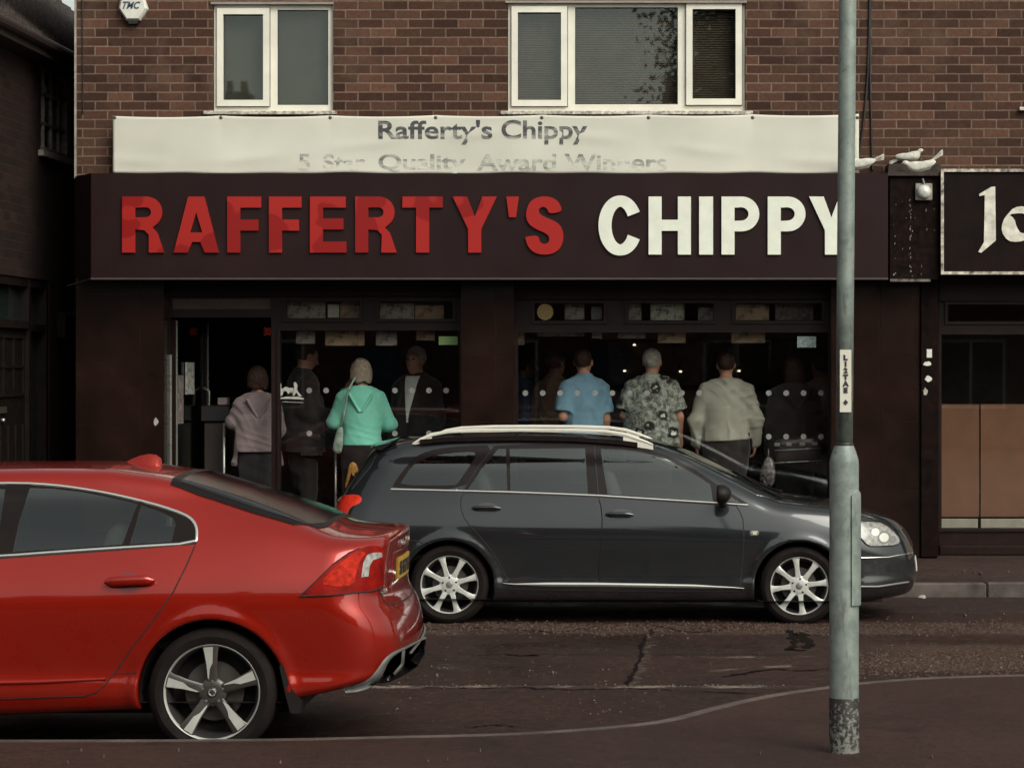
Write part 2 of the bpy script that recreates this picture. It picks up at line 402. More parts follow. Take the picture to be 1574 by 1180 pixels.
        for H_ in HB:
            cc_ = np.array([V2[list(f)].mean(0) for f in Fc]); x, y = cc_[:, 0], cc_[:, 1]; ins = np.zeros(len(Fc), bool)
            for i in range(len(H_)):
                x1, y1 = H_[i]; x2, y2 = H_[(i + 1) % len(H_)]; c = (y1 > y) != (y2 > y); ins ^= c & (x < (x2 - x1) * (y - y1) / (y2 - y1 + 1e-12) + x1)
            Fc = [f for f, k in zip(Fc, ins) if not k]
        if proj == 'px': P, N = s.px(V2)
        else:
            O, D, t0, t1 = proj(V2); P, N = s.cast(O, D, t0, t1)
        Fr = P + N * off
        # orientation
        a, b, c = Fr[Fc[0][0]], Fr[Fc[0][1]], Fr[Fc[0][2]]
        if np.dot(np.cross(b - a, c - a), N[Fc[0][0]]) < 0: Fc = [f[::-1] for f in Fc]
        V = list(Fr); NN = list(N)
        # skirt: boundary edges
        ed = {}
        for f in Fc:
            for i in range(3): ed[(f[i], f[(i + 1) % 3])] = 1
        bd = [e for e in ed if (e[1], e[0]) not in ed]; mp = {}
        F2 = list(Fc)
        for a, b in bd:
            for q in (a, b):
                if q not in mp: mp[q] = len(V); V.append(Fr[q] - N[q] * thick); NN.append(N[q])
            F2.append((b, a, mp[a], mp[b]))
        V = np.array(V); NN = np.array(NN)
        o = mesh(name, V, F2, m, parent or s.root, True, nrm=NN)
        if mirror: s.mir(name, V, F2, m, parent, NN)
        return o
    def mir(s, name, V, Fc, m, parent=None, N=None, smooth=True):
        V = np.array(V); V[:, 1] = 2 * s.yc - V[:, 1]
        if N is not None: N = np.array(N); N[:, 1] *= -1
        return mesh(name, V, [f[::-1] for f in Fc], m, parent or s.root, smooth, nrm=N)
    def strip(s, name, line, w, m, off=.002, rise=.004, step=6, parent=None, mirror=False, sm=0, closed=False):
        if sm: line = smoothline(line, sm, closed)
        L = np.asarray(line, float)
        if closed: L = np.vstack([L, L[:1]])
        L = resample(L, step); T = np.gradient(L, axis=0); T /= np.linalg.norm(T, axis=1)[:, None] + 1e-9
        if closed: T[0] = T[-1] = (T[1] + T[-2]) / 2
        Nn = np.stack([-T[:, 1], T[:, 0]], 1); ww = w if np.isscalar(w) else np.interp(np.linspace(0, 1, len(L)), np.linspace(0, 1, len(w)), w)[:, None]
        rows = []; nr = []
        for k, r in ((-.5, 0), (-.36, .8), (0, 1), (.36, .8), (.5, 0)):
            P, N = s.px(L + Nn * ww * k); rows.append(P + N * (off + rise * r)); nr.append(N)
        V = np.concatenate(rows); n = len(L); Fc = []
        for r in range(4):
            for i in range(n - 1): Fc.append((r * n + i, r * n + i + 1, (r + 1) * n + i + 1, (r + 1) * n + i))
        a, b, c = V[Fc[0][0]], V[Fc[0][1]], V[Fc[0][2]]
        if np.dot(np.cross(b - a, c - a), nr[0][0]) < 0: Fc = [f[::-1] for f in Fc]
        o = mesh(name, V, Fc, m, parent or s.root, True)
        if mirror: s.mir(name, V, Fc, m, parent)
        return o
def part_at(name, mb, m, parent, c, ang=35):
    """mesh with its own origin c (vertices of mb relative to c)"""
    me = bpy.data.meshes.new(name); me.from_pydata([tuple(v) for v in mb.v], [], mb.f); me.materials.append(m); me.update()
    o = bpy.data.objects.new(name, me); COL.objects.link(o); o.parent = parent; o.location = Vector(c) - org(parent); ORG[o.name] = Vector(c)
    smooth_by_angle(o, ang); return o
def copy_tree(o, parent=None, loc=None, rz=None):
    c = o.copy(); COL.objects.link(c)
    if parent: c.parent = parent
    if loc is not None: c.location = loc
    if rz is not None: c.rotation_euler = (0, 0, rz)
    for ch in list(o.children): copy_tree(ch, c)
    return c
def make_wheel(car, c, rt, rr, wd, style, M):
    t = MB(); h = wd / 2
    t.lathe([(rr - .012, .03), (rr - .004, .008), (rr + .012, -.004), (rr + .03, -.008), ((rr + rt) / 2, -.012), (rt - .03, -.006), (rt - .012, .006), (rt - .002, .022), (rt, .04), (rt, wd - .04), (rt - .01, wd), (rr, wd - .01), (rr - .012, wd - .03), (rr - .012, .03)], (0, 0, 0), n=72)
    tw = part_at('wheel', t, M['rubber'], car.root, c, 30)
    tag(tw, None)
    r = MB(); r.lathe([(rr - .012, .05), (rr - .009, .012), (rr - .004, .001), (rr, -.003), (rr + .002, .004), (rr - .003, .02)], (0, 0, 0), n=72)
    lip = part_at('rim_edge', r, M['rimface'], tw, c)
    r = MB(); r.lathe([(rr - .010, .012), (rr - .022, .03), (rr - .030, .06), (rr - .035, wd - .03), (rr - .012, wd - .01)], (0, 0, 0), n=64)
    part_at('rim_barrel', r, M['rimdark'], tw, c)
    b = MB(); b.lathe([(0, .085), (rr * .62, .085), (rr * .62, .10), (0, .10)], (0, 0, 0), n=48)
    part_at('brake_disc', b, M['disc'], tw, c)
    b = MB(); b.lathe([(0, .13), (rr - .03, .13)], (0, 0, 0), n=48); part_at('hub_carrier', b, M['black'], tw, c)
    def radial(sp_, ang, prof):
        """prof: rows of (radius, half width left, half width right, depth)"""
        ca, sa = math.cos(ang), math.sin(ang); V = []
        def pt(u, v, y): return (u * ca - v * sa, y, u * sa + v * ca)
        for u, vl, vr, y in prof:
            V += [pt(u, -vl, y + .006), pt(u, -vl * .72, y), pt(u, vr * .72, y), pt(u, vr, y + .006), pt(u, vr * .8, y + .045), pt(u, -vl * .8, y + .045)]
        Fc = []
        for i in range(len(prof) - 1):
            for k in range(6): Fc.append((i * 6 + k, i * 6 + (k + 1) % 6, (i + 1) * 6 + (k + 1) % 6, (i + 1) * 6 + k))
        Fc += [tuple(range(6)), tuple(range((len(prof) - 1) * 6 + 5, (len(prof) - 1) * 6 - 1, -1))]
        sp_.add(V, Fc)
    a0 = style['a0']; n = style['n']
    sp_ = MB()
    if style['kind'] == 'multi':
        for i in range(n):
            radial(sp_, a0 + 2 * math.pi * i / n, [(.05, .026, .026, .012), (.085, .021, .021, .010), (rr * .6, .0175, .0175, .006), (rr - .03, .023, .023, .004), (rr - .006, .034, .034, .006)])
        sp_.lathe([(0, .004), (.03, .004), (.058, .008), (.078, .018), (.078, .05)], (0, 0, 0), n=40)
        part_at('rim', sp_, M['alloy'], tw, c, 40)
    else:
        fc = MB()
        for i in range(n):
            q = a0 + 2 * math.pi * i / n
            radial(sp_, q, [(.03, .03, .03, .02), (.07, .03, .022, .016), (rr * .55, .034, .022, .008), (rr - .03, .046, .030, .002), (rr - .004, .056, .040, .004)])
            # machined face: a tapering blade on one flank
            ca, sa = math.cos(q), math.sin(q)
            def pt(u, v, y): return (u * ca - v * sa, y, u * sa + v * ca)
            P = [(.068, .012, .0148), (rr * .50, .002, .0085), (rr * .62, -.014, .0065), (rr - .012, -.022, .0018), (rr - .012, .026, .0018), (rr * .6, .017, .0072), (.075, .0165, .0148)]
            V = [pt(u, v, y - .0030) for u, v, y in P] + [pt(u, v, y + .004) for u, v, y in P]; m_ = len(P)
            fc.add(V, [tuple(range(m_ - 1, -1, -1))] + [(k, (k + 1) % m_, (k + 1) % m_ + m_, k + m_) for k in range(m_)])
        sp_.lathe([(0, .016), (.03, .016), (.06, .018), (.072, .028), (.072, .06)], (0, 0, 0), n=40)
        part_at('rim', sp_, M['rimdark2'], tw, c, 40)
        part_at('spoke_face', fc, M['rimface'], tw, c, 30)
    hc = MB(); hc.lathe([(0, -.004), (.018, -.004), (.025, 0), (.028, .01), (.028, .02)], (0, .0 if style['kind'] == 'multi' else .012, 0), n=32)
    part_at('hub_cap', hc, M[style['cap']], tw, c)
    if style['kind'] != 'multi':
        hc = MB(); hc.lathe([(.012, .007), (.014, .005), (.018, .005), (.020, .007)], (0, 0, 0), n=28); hc.tube([(.008, .006, .006), (.020, .006, .018)], .0022, 6); part_at('hub_ring', hc, M['chrome'], tw, c)
    for i in range(5):
        bl = MB()
        q = style['b0'] + 2 * math.pi * i / 5; rb = .054
        bl.lathe([(0, -.002), (.006, -.002), (.0085, .002), (.0085, .02)], (rb * math.cos(q), .006 if style['kind'] == 'multi' else .014, rb * math.sin(q)), n=12)
        part_at('wheel_bolt', bl, M[style['bolt']], tw, c)
    return tw

CM = dict(rubber=mat('tyre_rubber', (.0095, .0060, .0055), .85, var=.25, spec=.2, bump=.2, bscale=120), rimface=mat('machined_alloy', (.56, .56, .52), .34, .4, var=.12),
          rimdark=mat('wheel_barrel_grey', (.05, .045, .045), .45, .6), rimdark2=mat('dark_grey_alloy', (.055, .046, .043), .4, .3, coat=.2), disc=mat('brake_steel', (.13, .12, .11), .42, .8),
          black=mat('black_plastic', (.010, .0065, .006), .6, spec=.25), alloy=mat('silver_alloy_paint', (.48, .48, .45), .40, .15, coat=.5, var=.08),
          capgrey=mat('cap_grey', (.2, .2, .2), .4, .4), capdark=mat('cap_dark', (.03, .028, .028), .3), boltsteel=mat('bolt_steel', (.30, .29, .28), .35, .8), chrome=mat('chrome_trim', (.80, .79, .74), .14, .9, var=.03),
          boltdark=mat('bolt_dark', (.05, .045, .04), .35, .7))
glassdark = mat('car_window_glass', (.014, .020, .020), .03, 0, coat=.25, var=.25, vscale=2.2, spec=1.0)
rainglass = mat('rain_spotted_glass', (.005, .004, .004), .08, var=.3, vscale=40, bump=.10, bscale=160)
carglass = glass_mat('car_window_glass_clear', (.48, .55, .54), 1.7, 1.6)
cabin = mat('cabin_dark', (.020, .016, .015), .85, spec=.2); seatm = mat('seat_fabric', (.12, .105, .095), .9, spec=.2)
trim = mat('window_black_trim', (.008, .0045, .0040), .4, var=.1, spec=.2)
seal = mat('gap_shadow_rubber', (.010, .004, .004), .8)
PI = math.pi

def car_paint(name, col, metal, rough, flake=0, orange=.03, dirt=.25, spec=.3, cior=1.5):
    m = bpy.data.materials.new(name); m.use_nodes = True; MATS[name] = m; g = NT(m); p = g.n['Principled BSDF']
    tc = g.new('ShaderNodeTexCoord').outputs['Object']
    sp = g.new('ShaderNodeSeparateXYZ'); g.l.new(tc, sp.inputs[0])
    base = g.mix(g.ramp(g.noise(1.5, tc), .3, .7), tuple(c * .94 for c in col), tuple(c * 1.05 for c in col))
    # road film: dusty low down, faint spotted marks everywhere
    low = g.ramp(sp.outputs[2], .25, .75, .55, .04)
    d = g.math('MULTIPLY', g.math('MULTIPLY', g.ramp(g.noise(5, tc, 6, .7), .35, .75), low), dirt)
    base = g.mix(d, base, (.10, .075, .06))
    g.l.new(base, p.inputs['Base Color']); p.inputs['Metallic'].default_value = metal
    g.l.new(g.math('MULTIPLY_ADD', d, .5, rough), p.inputs['Roughness'])
    p.inputs['Coat Weight'].default_value = 1; p.inputs['Coat IOR'].default_value = cior; p.inputs['Specular IOR Level'].default_value = spec; g.l.new(g.math('MULTIPLY_ADD', d, .6, .03), p.inputs['Coat Roughness'])
    nb = g.bump(g.noise(900, tc, 2), orange, .0004); g.l.new(nb, p.inputs['Coat Normal'])
    return m
# ---------------------------------------------------------------- red saloon, parked at the near kerb, front to the left
vy = 13.13 + .93
red = thing('parked_car', 'bright red saloon parked along the near kerb, dark rear window and two-tone five-spoke wheels', 'car', (-3.7, vy, 0))
vw = [(-2.354, .326), (-5.13, .326)]
vol = Car(red, vy,
  top=[(-6.1, .70), (-6.0, .76), (-5.85, .86), (-5.5, .95), (-5.1, 1.03), (-4.95, 1.09), (-4.35, 1.40), (-4.15, 1.44), (-3.66, 1.462), (-3.30, 1.465), (-2.95, 1.462), (-2.70, 1.428), (-2.566, 1.400), (-2.25, 1.306), (-1.965, 1.215), (-1.80, 1.145), (-1.70, 1.132), (-1.525, 1.12), (-1.44, 1.112), (-1.3, 1.108)],
  lo=[(.15, -5.90), (.30, -5.99), (.6, -6.01), (.75, -5.98), (.95, -5.9), (1.5, -5.9)],
  hi=[(.25, -1.53), (.34, -1.44), (.42, -1.407), (.48, -1.392), (.56, -1.392), (.62, -1.402), (.70, -1.425), (.735, -1.445), (.75, -1.472), (.80, -1.480), (1.0, -1.472), (1.08, -1.466), (1.10, -1.460), (1.5, -1.46)],
  bot=[(-6.1, .20), (-5.6, .18), (-3.4, .205), (-2.72, .235), (-2.4, .26), (-1.92, .290), (-1.58, .365), (-1.3, .40)],
  W=[(-6.1, .85), (-5.6, .89), (-5, .915), (-4, .925), (-2.6, .925), (-2.1, .915), (-1.7, .89), (-1.3, .865)],
  prof=[(.15, -.10), (.24, -.045), (.30, -.018), (.36, -.012), (.42, -.030), (.52, -.018), (.66, -.004), (.76, 0), (.84, -.010), (.90, -.024), (.97, -.055), (1.05, -.10), (1.12, -.15), (1.3, -.3)],
  zb=[(-6, .93), (-5, .98), (-3.8, 1.03), (-2.4, 1.085), (-1.4, 1.10)], inset=.088, tum=.50, crown=.075, wheels=vw, R=.372,
  k_top=lambda x: np.interp(x, [-6, -5, -4.6, -2.2, -1.75, -1.55], [.08, .08, .13, .13, .07, .04]), klo=.40, khi=.26, flare=.012, clo=.16, chi=.10, sig=.035)
redp = car_paint('red_car_paint', (.27, .0090, .0030), .40, .27, spec=.12)
vol.body(redp, (-6.08, vy - 1.0, .12), (-1.30, vy + 1.0, 1.50), .016)
m_ = True
# windows
DLO = [(-400, 877), (-385, 858), (-340, 822), (-280, 790), (-210, 765), (-120, 749), (-40, 743.5), (31, 742.5), (83, 745.5), (125, 751), (166, 758), (208, 767.5), (249, 778.5), (282, 790), (295, 798), (301.5, 808), (303, 820), (301.5, 835), (200, 841), (100, 847.5), (0, 855)]
VW = [[(20, 848), (30, 800), (46.5, 750), (83, 751), (125, 756), (166, 764), (211, 775), (188, 836.5), (100, 843)], [(200, 836), (217, 777), (245, 786), (266, 796), (270, 806), (264, 832)], [(-6, 850), (8, 752), (-40, 749), (-120, 755), (-210, 771), (-280, 796), (-330, 824), (-345, 870)]]
vol.panel('window_surround', DLO, trim, .002, 9, mirror=True, holes=[(q, 0) for q in VW])
vol.panel('window', VW[0], carglass, .0045, 8, mirror=True, thick=.004)
vol.panel('window', VW[1], carglass, .0045, 7, mirror=True, thick=.004)
vol.panel('window', VW[2], carglass, .0045, 9, mirror=True, thick=.004)
vol.strip('chrome_window_trim', DLO, 4.6, CM['chrome'], .003, .007, 5, mirror=True, closed=True, sm=1)
# rear window and windscreen: cast down from above
def down(V2): 
    O = np.stack([V2[:, 0], V2[:, 1], np.full(len(V2), 1.8)], 1); return O, np.tile([0, 0, -1.0], (len(V2), 1)), 0, 1.2
def toppanel(car, name, edge, m, off=.006, step=.03, **k):
    """edge: (x, half width) points"""
    poly = [(x, car.yc - h) for x, h in edge] + [(x, car.yc + h) for x, h in edge[::-1]]
    return car.panel(name, poly, m, off, step, proj=down, **k)
E_, _n = vol.px([(262, 745), (330, 769), (400, 792), (452, 807), (486, 814)])
toppanel(vol, 'rear_window_surround', [(p[0], vy - p[1]) for p in E_[:4]] + [(-1.85, .60), (-1.82, .45)], trim)
toppanel(vol, 'rear_window', [(p[0] + .045, vy - p[1] - .035) for p in E_[:4]] + [(-1.88, .56), (-1.845, .42)], rainglass, .0085)
toppanel(vol, 'windscreen', [(-4.98, .62), (-4.93, .70), (-4.40, .56), (-4.36, .45)], glassdark, .003)
# doors
RD = [(300.7, 836), (287, 868), (266, 910), (233, 956), (199, 999.5), (182, 1026), (164, 1049), (149.5, 1063), (128, 1069.5), (80, 1071), (0, 1074), (-22, 1074), (-19, 960), (-14, 857), (0, 858), (100, 851), (200, 844)]
gp = seal
rdoor = vol.panel('door', RD, redp, .0022, 9, thick=.004, mirror=True)
vol.strip('door_seal', RD, 2.0, gp, .0022, .0006, 8, parent=rdoor, closed=True)
FD = [(-22, 1074), (-19, 960), (-14, 857), (-100, 862), (-200, 868), (-330, 876), (-400, 880), (-412, 930), (-405, 1000), (-380, 1076)]
fdoor = vol.panel('door', FD, redp, .0022, 12, thick=.004, mirror=True)
vol.strip('door_seal', FD, 2.0, gp, .0022, .0006, 8, parent=fdoor, closed=True)
def handle(car, parent, c, rx, ry, bar, m, rbar, cup):
    el = [(c[0] + rx * math.cos(a), c[1] + ry * math.sin(a)) for a in np.linspace(0, 2 * PI, 22)[:-1]]
    car.panel('handle_recess', el, cup, .0032, 4, parent=parent, thick=.003)
    Lp = resample(bar, 8); P, N = car.px(Lp); n = len(P); off = .030 * np.sin(np.linspace(.12, .88, n) * PI) ** .35 + .006
    t = MB(); t.tube(P + N * off[:, None], rbar * np.clip(np.sin(np.linspace(.04, .96, n) * PI) * 2.2, .3, 1), 12, sx=.8, sz=1.25)
    return smooth_by_angle(t.build('handle', m, parent), 60)
cupr = mat('red_cup_paint', (.14, .004, .002), .4, coat=.6)
handle(vol, rdoor, (198, 896), 17, 16.5, [(162, 896.5), (238, 893.5)], redp, .021, cupr)
handle(vol, fdoor, (-175, 902), 17, 16.5, [(-211, 903), (-135, 900)], redp, .021, cupr)
for dd, ln in ((rdoor, [(-15, 1049), (60, 1047.5), (163, 1043)]), (fdoor, [(-22, 1050), (-200, 1054), (-385, 1058)])): vol.strip('door_moulding', ln, [7.5, 7.5, 5], redp, .001, .013, 8, parent=dd)
vol.strip('sill_seam', [(176, 1035), (211, 1033)], 1.5, gp, .0015, .0004, 6)
# tail lamps
redlens = mat('red_tail_lens', (.20, .005, .003), .5, spec=.08, var=.3, vscale=14)
redlens2 = mat('bright_red_reflector', (.40, .020, .009), .6, spec=.05, var=.3, vscale=30)
clear = mat('clear_lamp_lens', (.26, .25, .23), .2, coat=.4, var=.35, vscale=30)
TL = [(461, 916), (486, 893), (511, 868), (535.5, 850), (552, 843.5), (567, 839.5), (582, 838.5), (588, 846), (589, 872), (588, 902), (569, 908), (519, 914)]
tl = vol.panel('tail_lamp', TL, redlens, .008, 5, thick=.014, mirror=True, sm=1)
vol.panel('reflector', [(490, 897), (515, 872), (536, 855), (553, 848), (562, 850), (553, 860), (546, 880), (543, 899), (515, 902)], redlens2, .0105, 5, parent=tl, thick=.003, sm=1)
vol.panel('reverse_lens', [(554, 887), (557, 866), (563, 853), (572, 849.5), (584, 849), (585, 856), (571, 861), (566, 870), (564, 886)], clear, .0115, 4, parent=tl, thick=.003)
vol.strip('lamp_edge', [(461, 916), (519, 914), (569, 908), (588, 902)], 2.2, gp, .0095, .001, 6, parent=tl)
vol.strip('lamp_edge', [(461, 916), (486, 893), (511, 868), (535.5, 850), (552, 843.5)], 1.6, gp, .0095, .001, 6, parent=tl)
# rear face: looking from behind (y, z)
def behind(V2):
    O = np.stack([np.full(len(V2), -.9), V2[:, 0], V2[:, 1]], 1); return O, np.tile([-1.0, 0, 0], (len(V2), 1)), 0, 1.0
def rearpanel(car, name, pts, m, off, step=.04, pr=behind, **k): return car.panel(name, pts, m, off, step, proj=pr, **k)
zs = [(.95 - .0, 0)]
rearpanel(vol, 'number_plate_recess', [(vy - .42, .80), (vy + .42, .80), (vy + .40, 1.0), (vy - .40, 1.0)], redp, .002)
npl = rearpanel(vol, 'number_plate', [(vy - .26, .852), (vy + .26, .852), (vy + .26, .963), (vy - .26, .963)], mat('plate_yellow', (.36, .22, .035), .6, spec=.2), .010, thick=.01)
def rear_text(car, body, width, height, yc_, zc, off, m, parent, name, bold=.02, pr=behind):
    V, Fc = text_vf(body, width, height, .004, bold); q = np.stack([yc_ + V[:, 0], zc + V[:, 1]], 1)
    O, D, a, b = pr(q); P, N = car.cast(O, D, a, b); return mesh(name, P + N * (off + V[:, 2:3]), Fc, m, parent)
blk = mat('plate_black', (.012, .01, .01), .5)
rear_text(vol, 'SH61', .25, .075, vy - .115, .908, .012, blk, npl, 'plate_lettering'); rear_text(vol, 'VLC', .19, .075, vy + .14, .908, .012, blk, npl, 'plate_lettering')
rear_text(vol, 'V O L V O', .52, .036, vy, 1.035, .006, CM['chrome'], red, 'badge_lettering', .03)
rear_text(vol, 'DRIVe', .11, .022, vy - .60, .815, .006, CM['chrome'], red, 'badge_lettering', .02)
# boot shut lines
def rear_strip(car, name, pts, w, m, off, pr=behind, step=.03):
    L = resample(pts, step); T = np.gradient(L, axis=0); T /= np.linalg.norm(T, axis=1)[:, None]; Nn = np.stack([-T[:, 1], T[:, 0]], 1); rows = []
    for k in (-.5, .5):
        O, D, a, b = pr(L + Nn * w * k); P, N = car.cast(O, D, a, b); rows.append(P + N * off)
    n = len(L); return mesh(name, np.concatenate(rows), [(i, i + 1, n + i + 1, n + i) for i in range(n - 1)], m, car.root, True)
rear_strip(vol, 'boot_seam', [(vy - .70, 1.03), (vy - .69, .84), (vy - .62, .75), (vy - .40, .735), (vy, .73), (vy + .40, .735), (vy + .62, .75), (vy + .69, .84), (vy + .70, 1.03)], .008, gp, .002)
# bumper: silver skid trim, dark diffuser, tailpipe, reflectors
sil = mat('satin_silver', (.10, .10, .095), .5, .1)
DF = [(566, 1052), (577, 1044), (594, 1012), (606, 1001), (620, 995.5), (650, 979), (654, 985), (652, 1004), (640, 1024), (622, 1036), (600, 1046)]
vol.panel('diffuser', DF, CM['black'], .003, 6, thick=.006, mirror=True)
vol.strip('bumper_trim', [(530, 1060), (556, 1054), (572, 1046), (583, 1032), (592, 1014), (604, 1003), (620, 996), (652, 979)], [6, 11, 13, 11, 7, 4, 3, 3], sil, .005, .010, 5, mirror=True, sm=2)
vol.strip('diffuser_fin', [(618, 998), (616, 1020), (604, 1034)], 3, sil, .006, .01, 5)
for sy in (-1, 1):
    t = MB(); t.tube([(-1.62, vy + sy * .62, .365), (-1.485, vy + sy * .62, .355)], .030, 20, caps=False); t.tube([(-1.487, vy + sy * .62, .355), (-1.60, vy + sy * .62, .36)], .026, 20, caps=False); t.build('tailpipe', CM['chrome'], red, True)
# mudflaps, roof fin, wheel liners, underside
for sy in (-1, 1):
    for cx in (-2.354, -5.13):
        t = MB(); y0 = vy + sy * .90 if sy < 0 else vy + .72
        pts = [(cx + .36, .48), (cx + .40, .36), (cx + .455, .28), (cx + .45, .225), (cx + .40, .225), (cx + .375, .32), (cx + .345, .46)]
        t.prism(pts, y0, y0 + .18); t.build('mudflap', CM['black'], red)
fin = MB()
fp = [(-2.985, 1.455, .005), (-2.95, 1.475, .012), (-2.90, 1.495, .016), (-2.85, 1.505, .017), (-2.81, 1.500, .016), (-2.785, 1.48, .016), (-2.775, 1.43, .018)]
V = []
for x, z, h in fp: V += [(x, vy - .035 - h, 1.415), (x, vy - h * .9, z - .012), (x, vy, z), (x, vy + h * .9, z - .012), (x, vy + .035 + h, 1.415)]
fin.add(V, [(i * 5 + k, i * 5 + k + 1, i * 5 + k + 6, i * 5 + k + 5) for i in range(len(fp) - 1) for k in range(4)] + [(30, 31, 32, 33, 34), (4, 3, 2, 1, 0)])
smooth_by_angle(fin.build('roof_aerial', redp, red), 50)
def liners(car, root, cz, R, yin=.50, W=.86):
    for cx, cz in car.wh:
        for sy in (-1, 1):
            t = MB(); y = car.yc; prof = [(0.001, 0), (R - .03, 0), (R - .006, .03), (R - .004, W - yin)]
            V = []; n = 40
            for r, h in prof:
                for k in range(n): q = 2 * PI * k / n; V.append((cx + r * math.cos(q), y + sy * (yin + .01 + h), cz + r * math.sin(q)))
            V = [(a, b, max(c, car.bot(cx) + .01)) for a, b, c in V]
            t.add(V, [(i * n + k, i * n + (k + 1) % n, (i + 1) * n + (k + 1) % n, (i + 1) * n + k) for i in range(3) for k in range(n)])
            t.build('wheel_liner', CM['black'], root, True)
liners(vol, red, .326, .372)
t = MB(); t.box(-5.6, -1.95, vy - .70, vy + .70, .20, .34); t.build('underbody', CM['black'], red)
w1 = make_wheel(vol, (-2.354, vy - .885, .326), .326, .243, .235, dict(kind='blade', n=5, a0=math.radians(94), b0=math.radians(90), cap='capdark', bolt='boltsteel'), CM)
for (x, sy) in ((-5.13, -1), (-2.354, 1), (-5.13, 1)): copy_tree(w1, red, (x - (-3.7), sy * .885, .326), 0 if sy < 0 else PI)
# front lamps and grille (beyond the frame)
def front_of(car, X):
    def f(V2):
        O = np.stack([np.full(len(V2), X), V2[:, 0], V2[:, 1]], 1); return O, np.tile([1.0 if X < 0 and car is vol else -1.0, 0, 0], (len(V2), 1)), 0, 1.4
    return f
fv = front_of(vol, -6.3)
for sy in (-1, 1): rearpanel(vol, 'headlight', [(vy + sy * .50, .66), (vy + sy * .80, .68), (vy + sy * .82, .80), (vy + sy * .55, .78)], clear, .006, pr=fv)
rearpanel(vol, 'grille', [(vy - .40, .50), (vy + .40, .50), (vy + .36, .74), (vy - .36, .74)], CM['black'], .006, pr=fv)
# door mirrors (front door, beyond the frame)
def mirror_cap(car, root, cpos, r, m, sy):
    def Fm(x, y, z): return (np.sqrt(((x - cpos[0]) / r[0]) ** 2 + ((y - cpos[1]) / r[1]) ** 2 + ((z - cpos[2]) / r[2]) ** 2) - 1) * min(r)
    def F2(x, y, z): return smax(Fm(x, y, z), (x - cpos[0] - r[0] * .35) * (1 if car is vol else -1) * 1.0 if car is vol else (cpos[0] - r[0] * .35 - x), .02)
    P, Q, N = nets(F2, [cpos[i] - r[i] * 1.2 for i in range(3)], [cpos[i] + r[i] * 1.2 for i in range(3)], .012)
    o = mesh('door_mirror', P, Q, m, root, True, nrm=N)
    t = MB(); t.tube([(cpos[0], cpos[1], cpos[2] - r[2] * .5), (cpos[0] + .02, cpos[1] - sy * r[1] * 1.2, cpos[2] - r[2] * 1.15)], [.028, .035], 10); t.build('mirror_arm', CM['black'], o)
    return o
for sy in (-1, 1): mirror_cap(vol, red, (-4.55, vy + sy * .98, 1.06), (.09, .11, .07), redp, sy)

vol.finish(.55, -5.2, -1.9, [(-4.15, -.37, .24), (-4.15, .37, .24), (-3.02, 0, .60)], cabin, seatm)
# ---------------------------------------------------------------- dark grey estate, parked at the far kerb, front to the right
ay = 20.0 + .88
gry = thing('parked_car', 'dark blue-grey estate car with silver roof rails parked in front of the chip shop', 'car', (-.4, ay, 0))
aw = [(-1.75, .30), (.945, .29)]
av = Car(gry, ay,
  top=[(-2.9, 1.33), (-2.36, 1.385), (-2.30, 1.40), (-2.088, 1.425), (-1.775, 1.452), (-1.253, 1.462), (-.731, 1.452), (-.40, 1.425), (-.15, 1.385), (.10, 1.30), (.418, 1.150), (.72, .995), (.80, .972), (1.2, .925), (1.45, .875), (1.60, .83), (1.748, .765), (1.842, .69), (1.95, .60)],
  lo=[(.15, -2.66), (.25, -2.72), (.378, -2.756), (.535, -2.76), (.62, -2.745), (.743, -2.70), (.874, -2.68), (.968, -2.64), (1.182, -2.50), (1.36, -2.385), (1.45, -2.33)],
  hi=[(.14, 1.80), (.20, 1.875), (.30, 1.91), (.378, 1.915), (.50, 1.90), (.56, 1.885), (.70, 1.84), (.80, 1.80), (1.4, 1.8)],
  bot=[(-2.8, .25), (-2.3, .20), (-1.4, .17), (.6, .17), (1.4, .16), (1.9, .19)],
  W=[(-2.8, .79), (-2.3, .845), (-1.7, .875), (-1, .88), (.4, .88), (.9, .872), (1.4, .83), (1.9, .76)],
  prof=[(.12, -.09), (.20, -.045), (.27, -.012), (.31, -.010), (.36, -.024), (.5, -.010), (.62, -.001), (.72, -.001), (.80, -.012), (.88, -.030), (.95, -.058), (1.02, -.10), (1.2, -.2)],
  zb=[(-2.7, 1.05), (-2.19, 1.045), (-.605, .992), (.55, .92), (1.2, .86), (1.9, .72)], inset=.072, tum=.40, crown=.07, wheels=aw, R=.345,
  k_top=lambda x: np.interp(x, [-2.6, -2.2, .4, .9, 1.9], [.10, .13, .13, .10, .09]), klo=.26, khi=.42, flare=.014, clo=.10, chi=.22, sig=.04)
gp2 = car_paint('grey_car_paint', (.0240, .0255, .0290), .55, .22, dirt=.25, spec=.2, cior=1.55)
av.body(gp2, (-2.85, ay - .96, .10), (2.0, ay + .96, 1.52), .016)
SQ = [(601.6, 751), (609, 737), (622, 720.5), (634, 706), (646.4, 697), (671, 689.5), (713.5, 685), (761, 684), (735, 717), (711, 753.5)]
AW0 = [(614, 746), (621, 734), (632, 718), (646.4, 706.5), (671, 699), (710.5, 694.5), (735, 695), (722, 716), (704, 742), (699, 746)]
av.panel('window_surround', SQ, trim, .002, 4, mirror=True, sm=1, holes=[(AW0, 1)])
av.panel('window', AW0, carglass, .0045, 6, mirror=True, thick=.004, sm=1)
D2 = [(713, 754), (728, 728), (746, 703), (762, 685), (800, 683), (860, 682), (913, 682.5), (919.5, 760), (860, 758), (780, 755)]
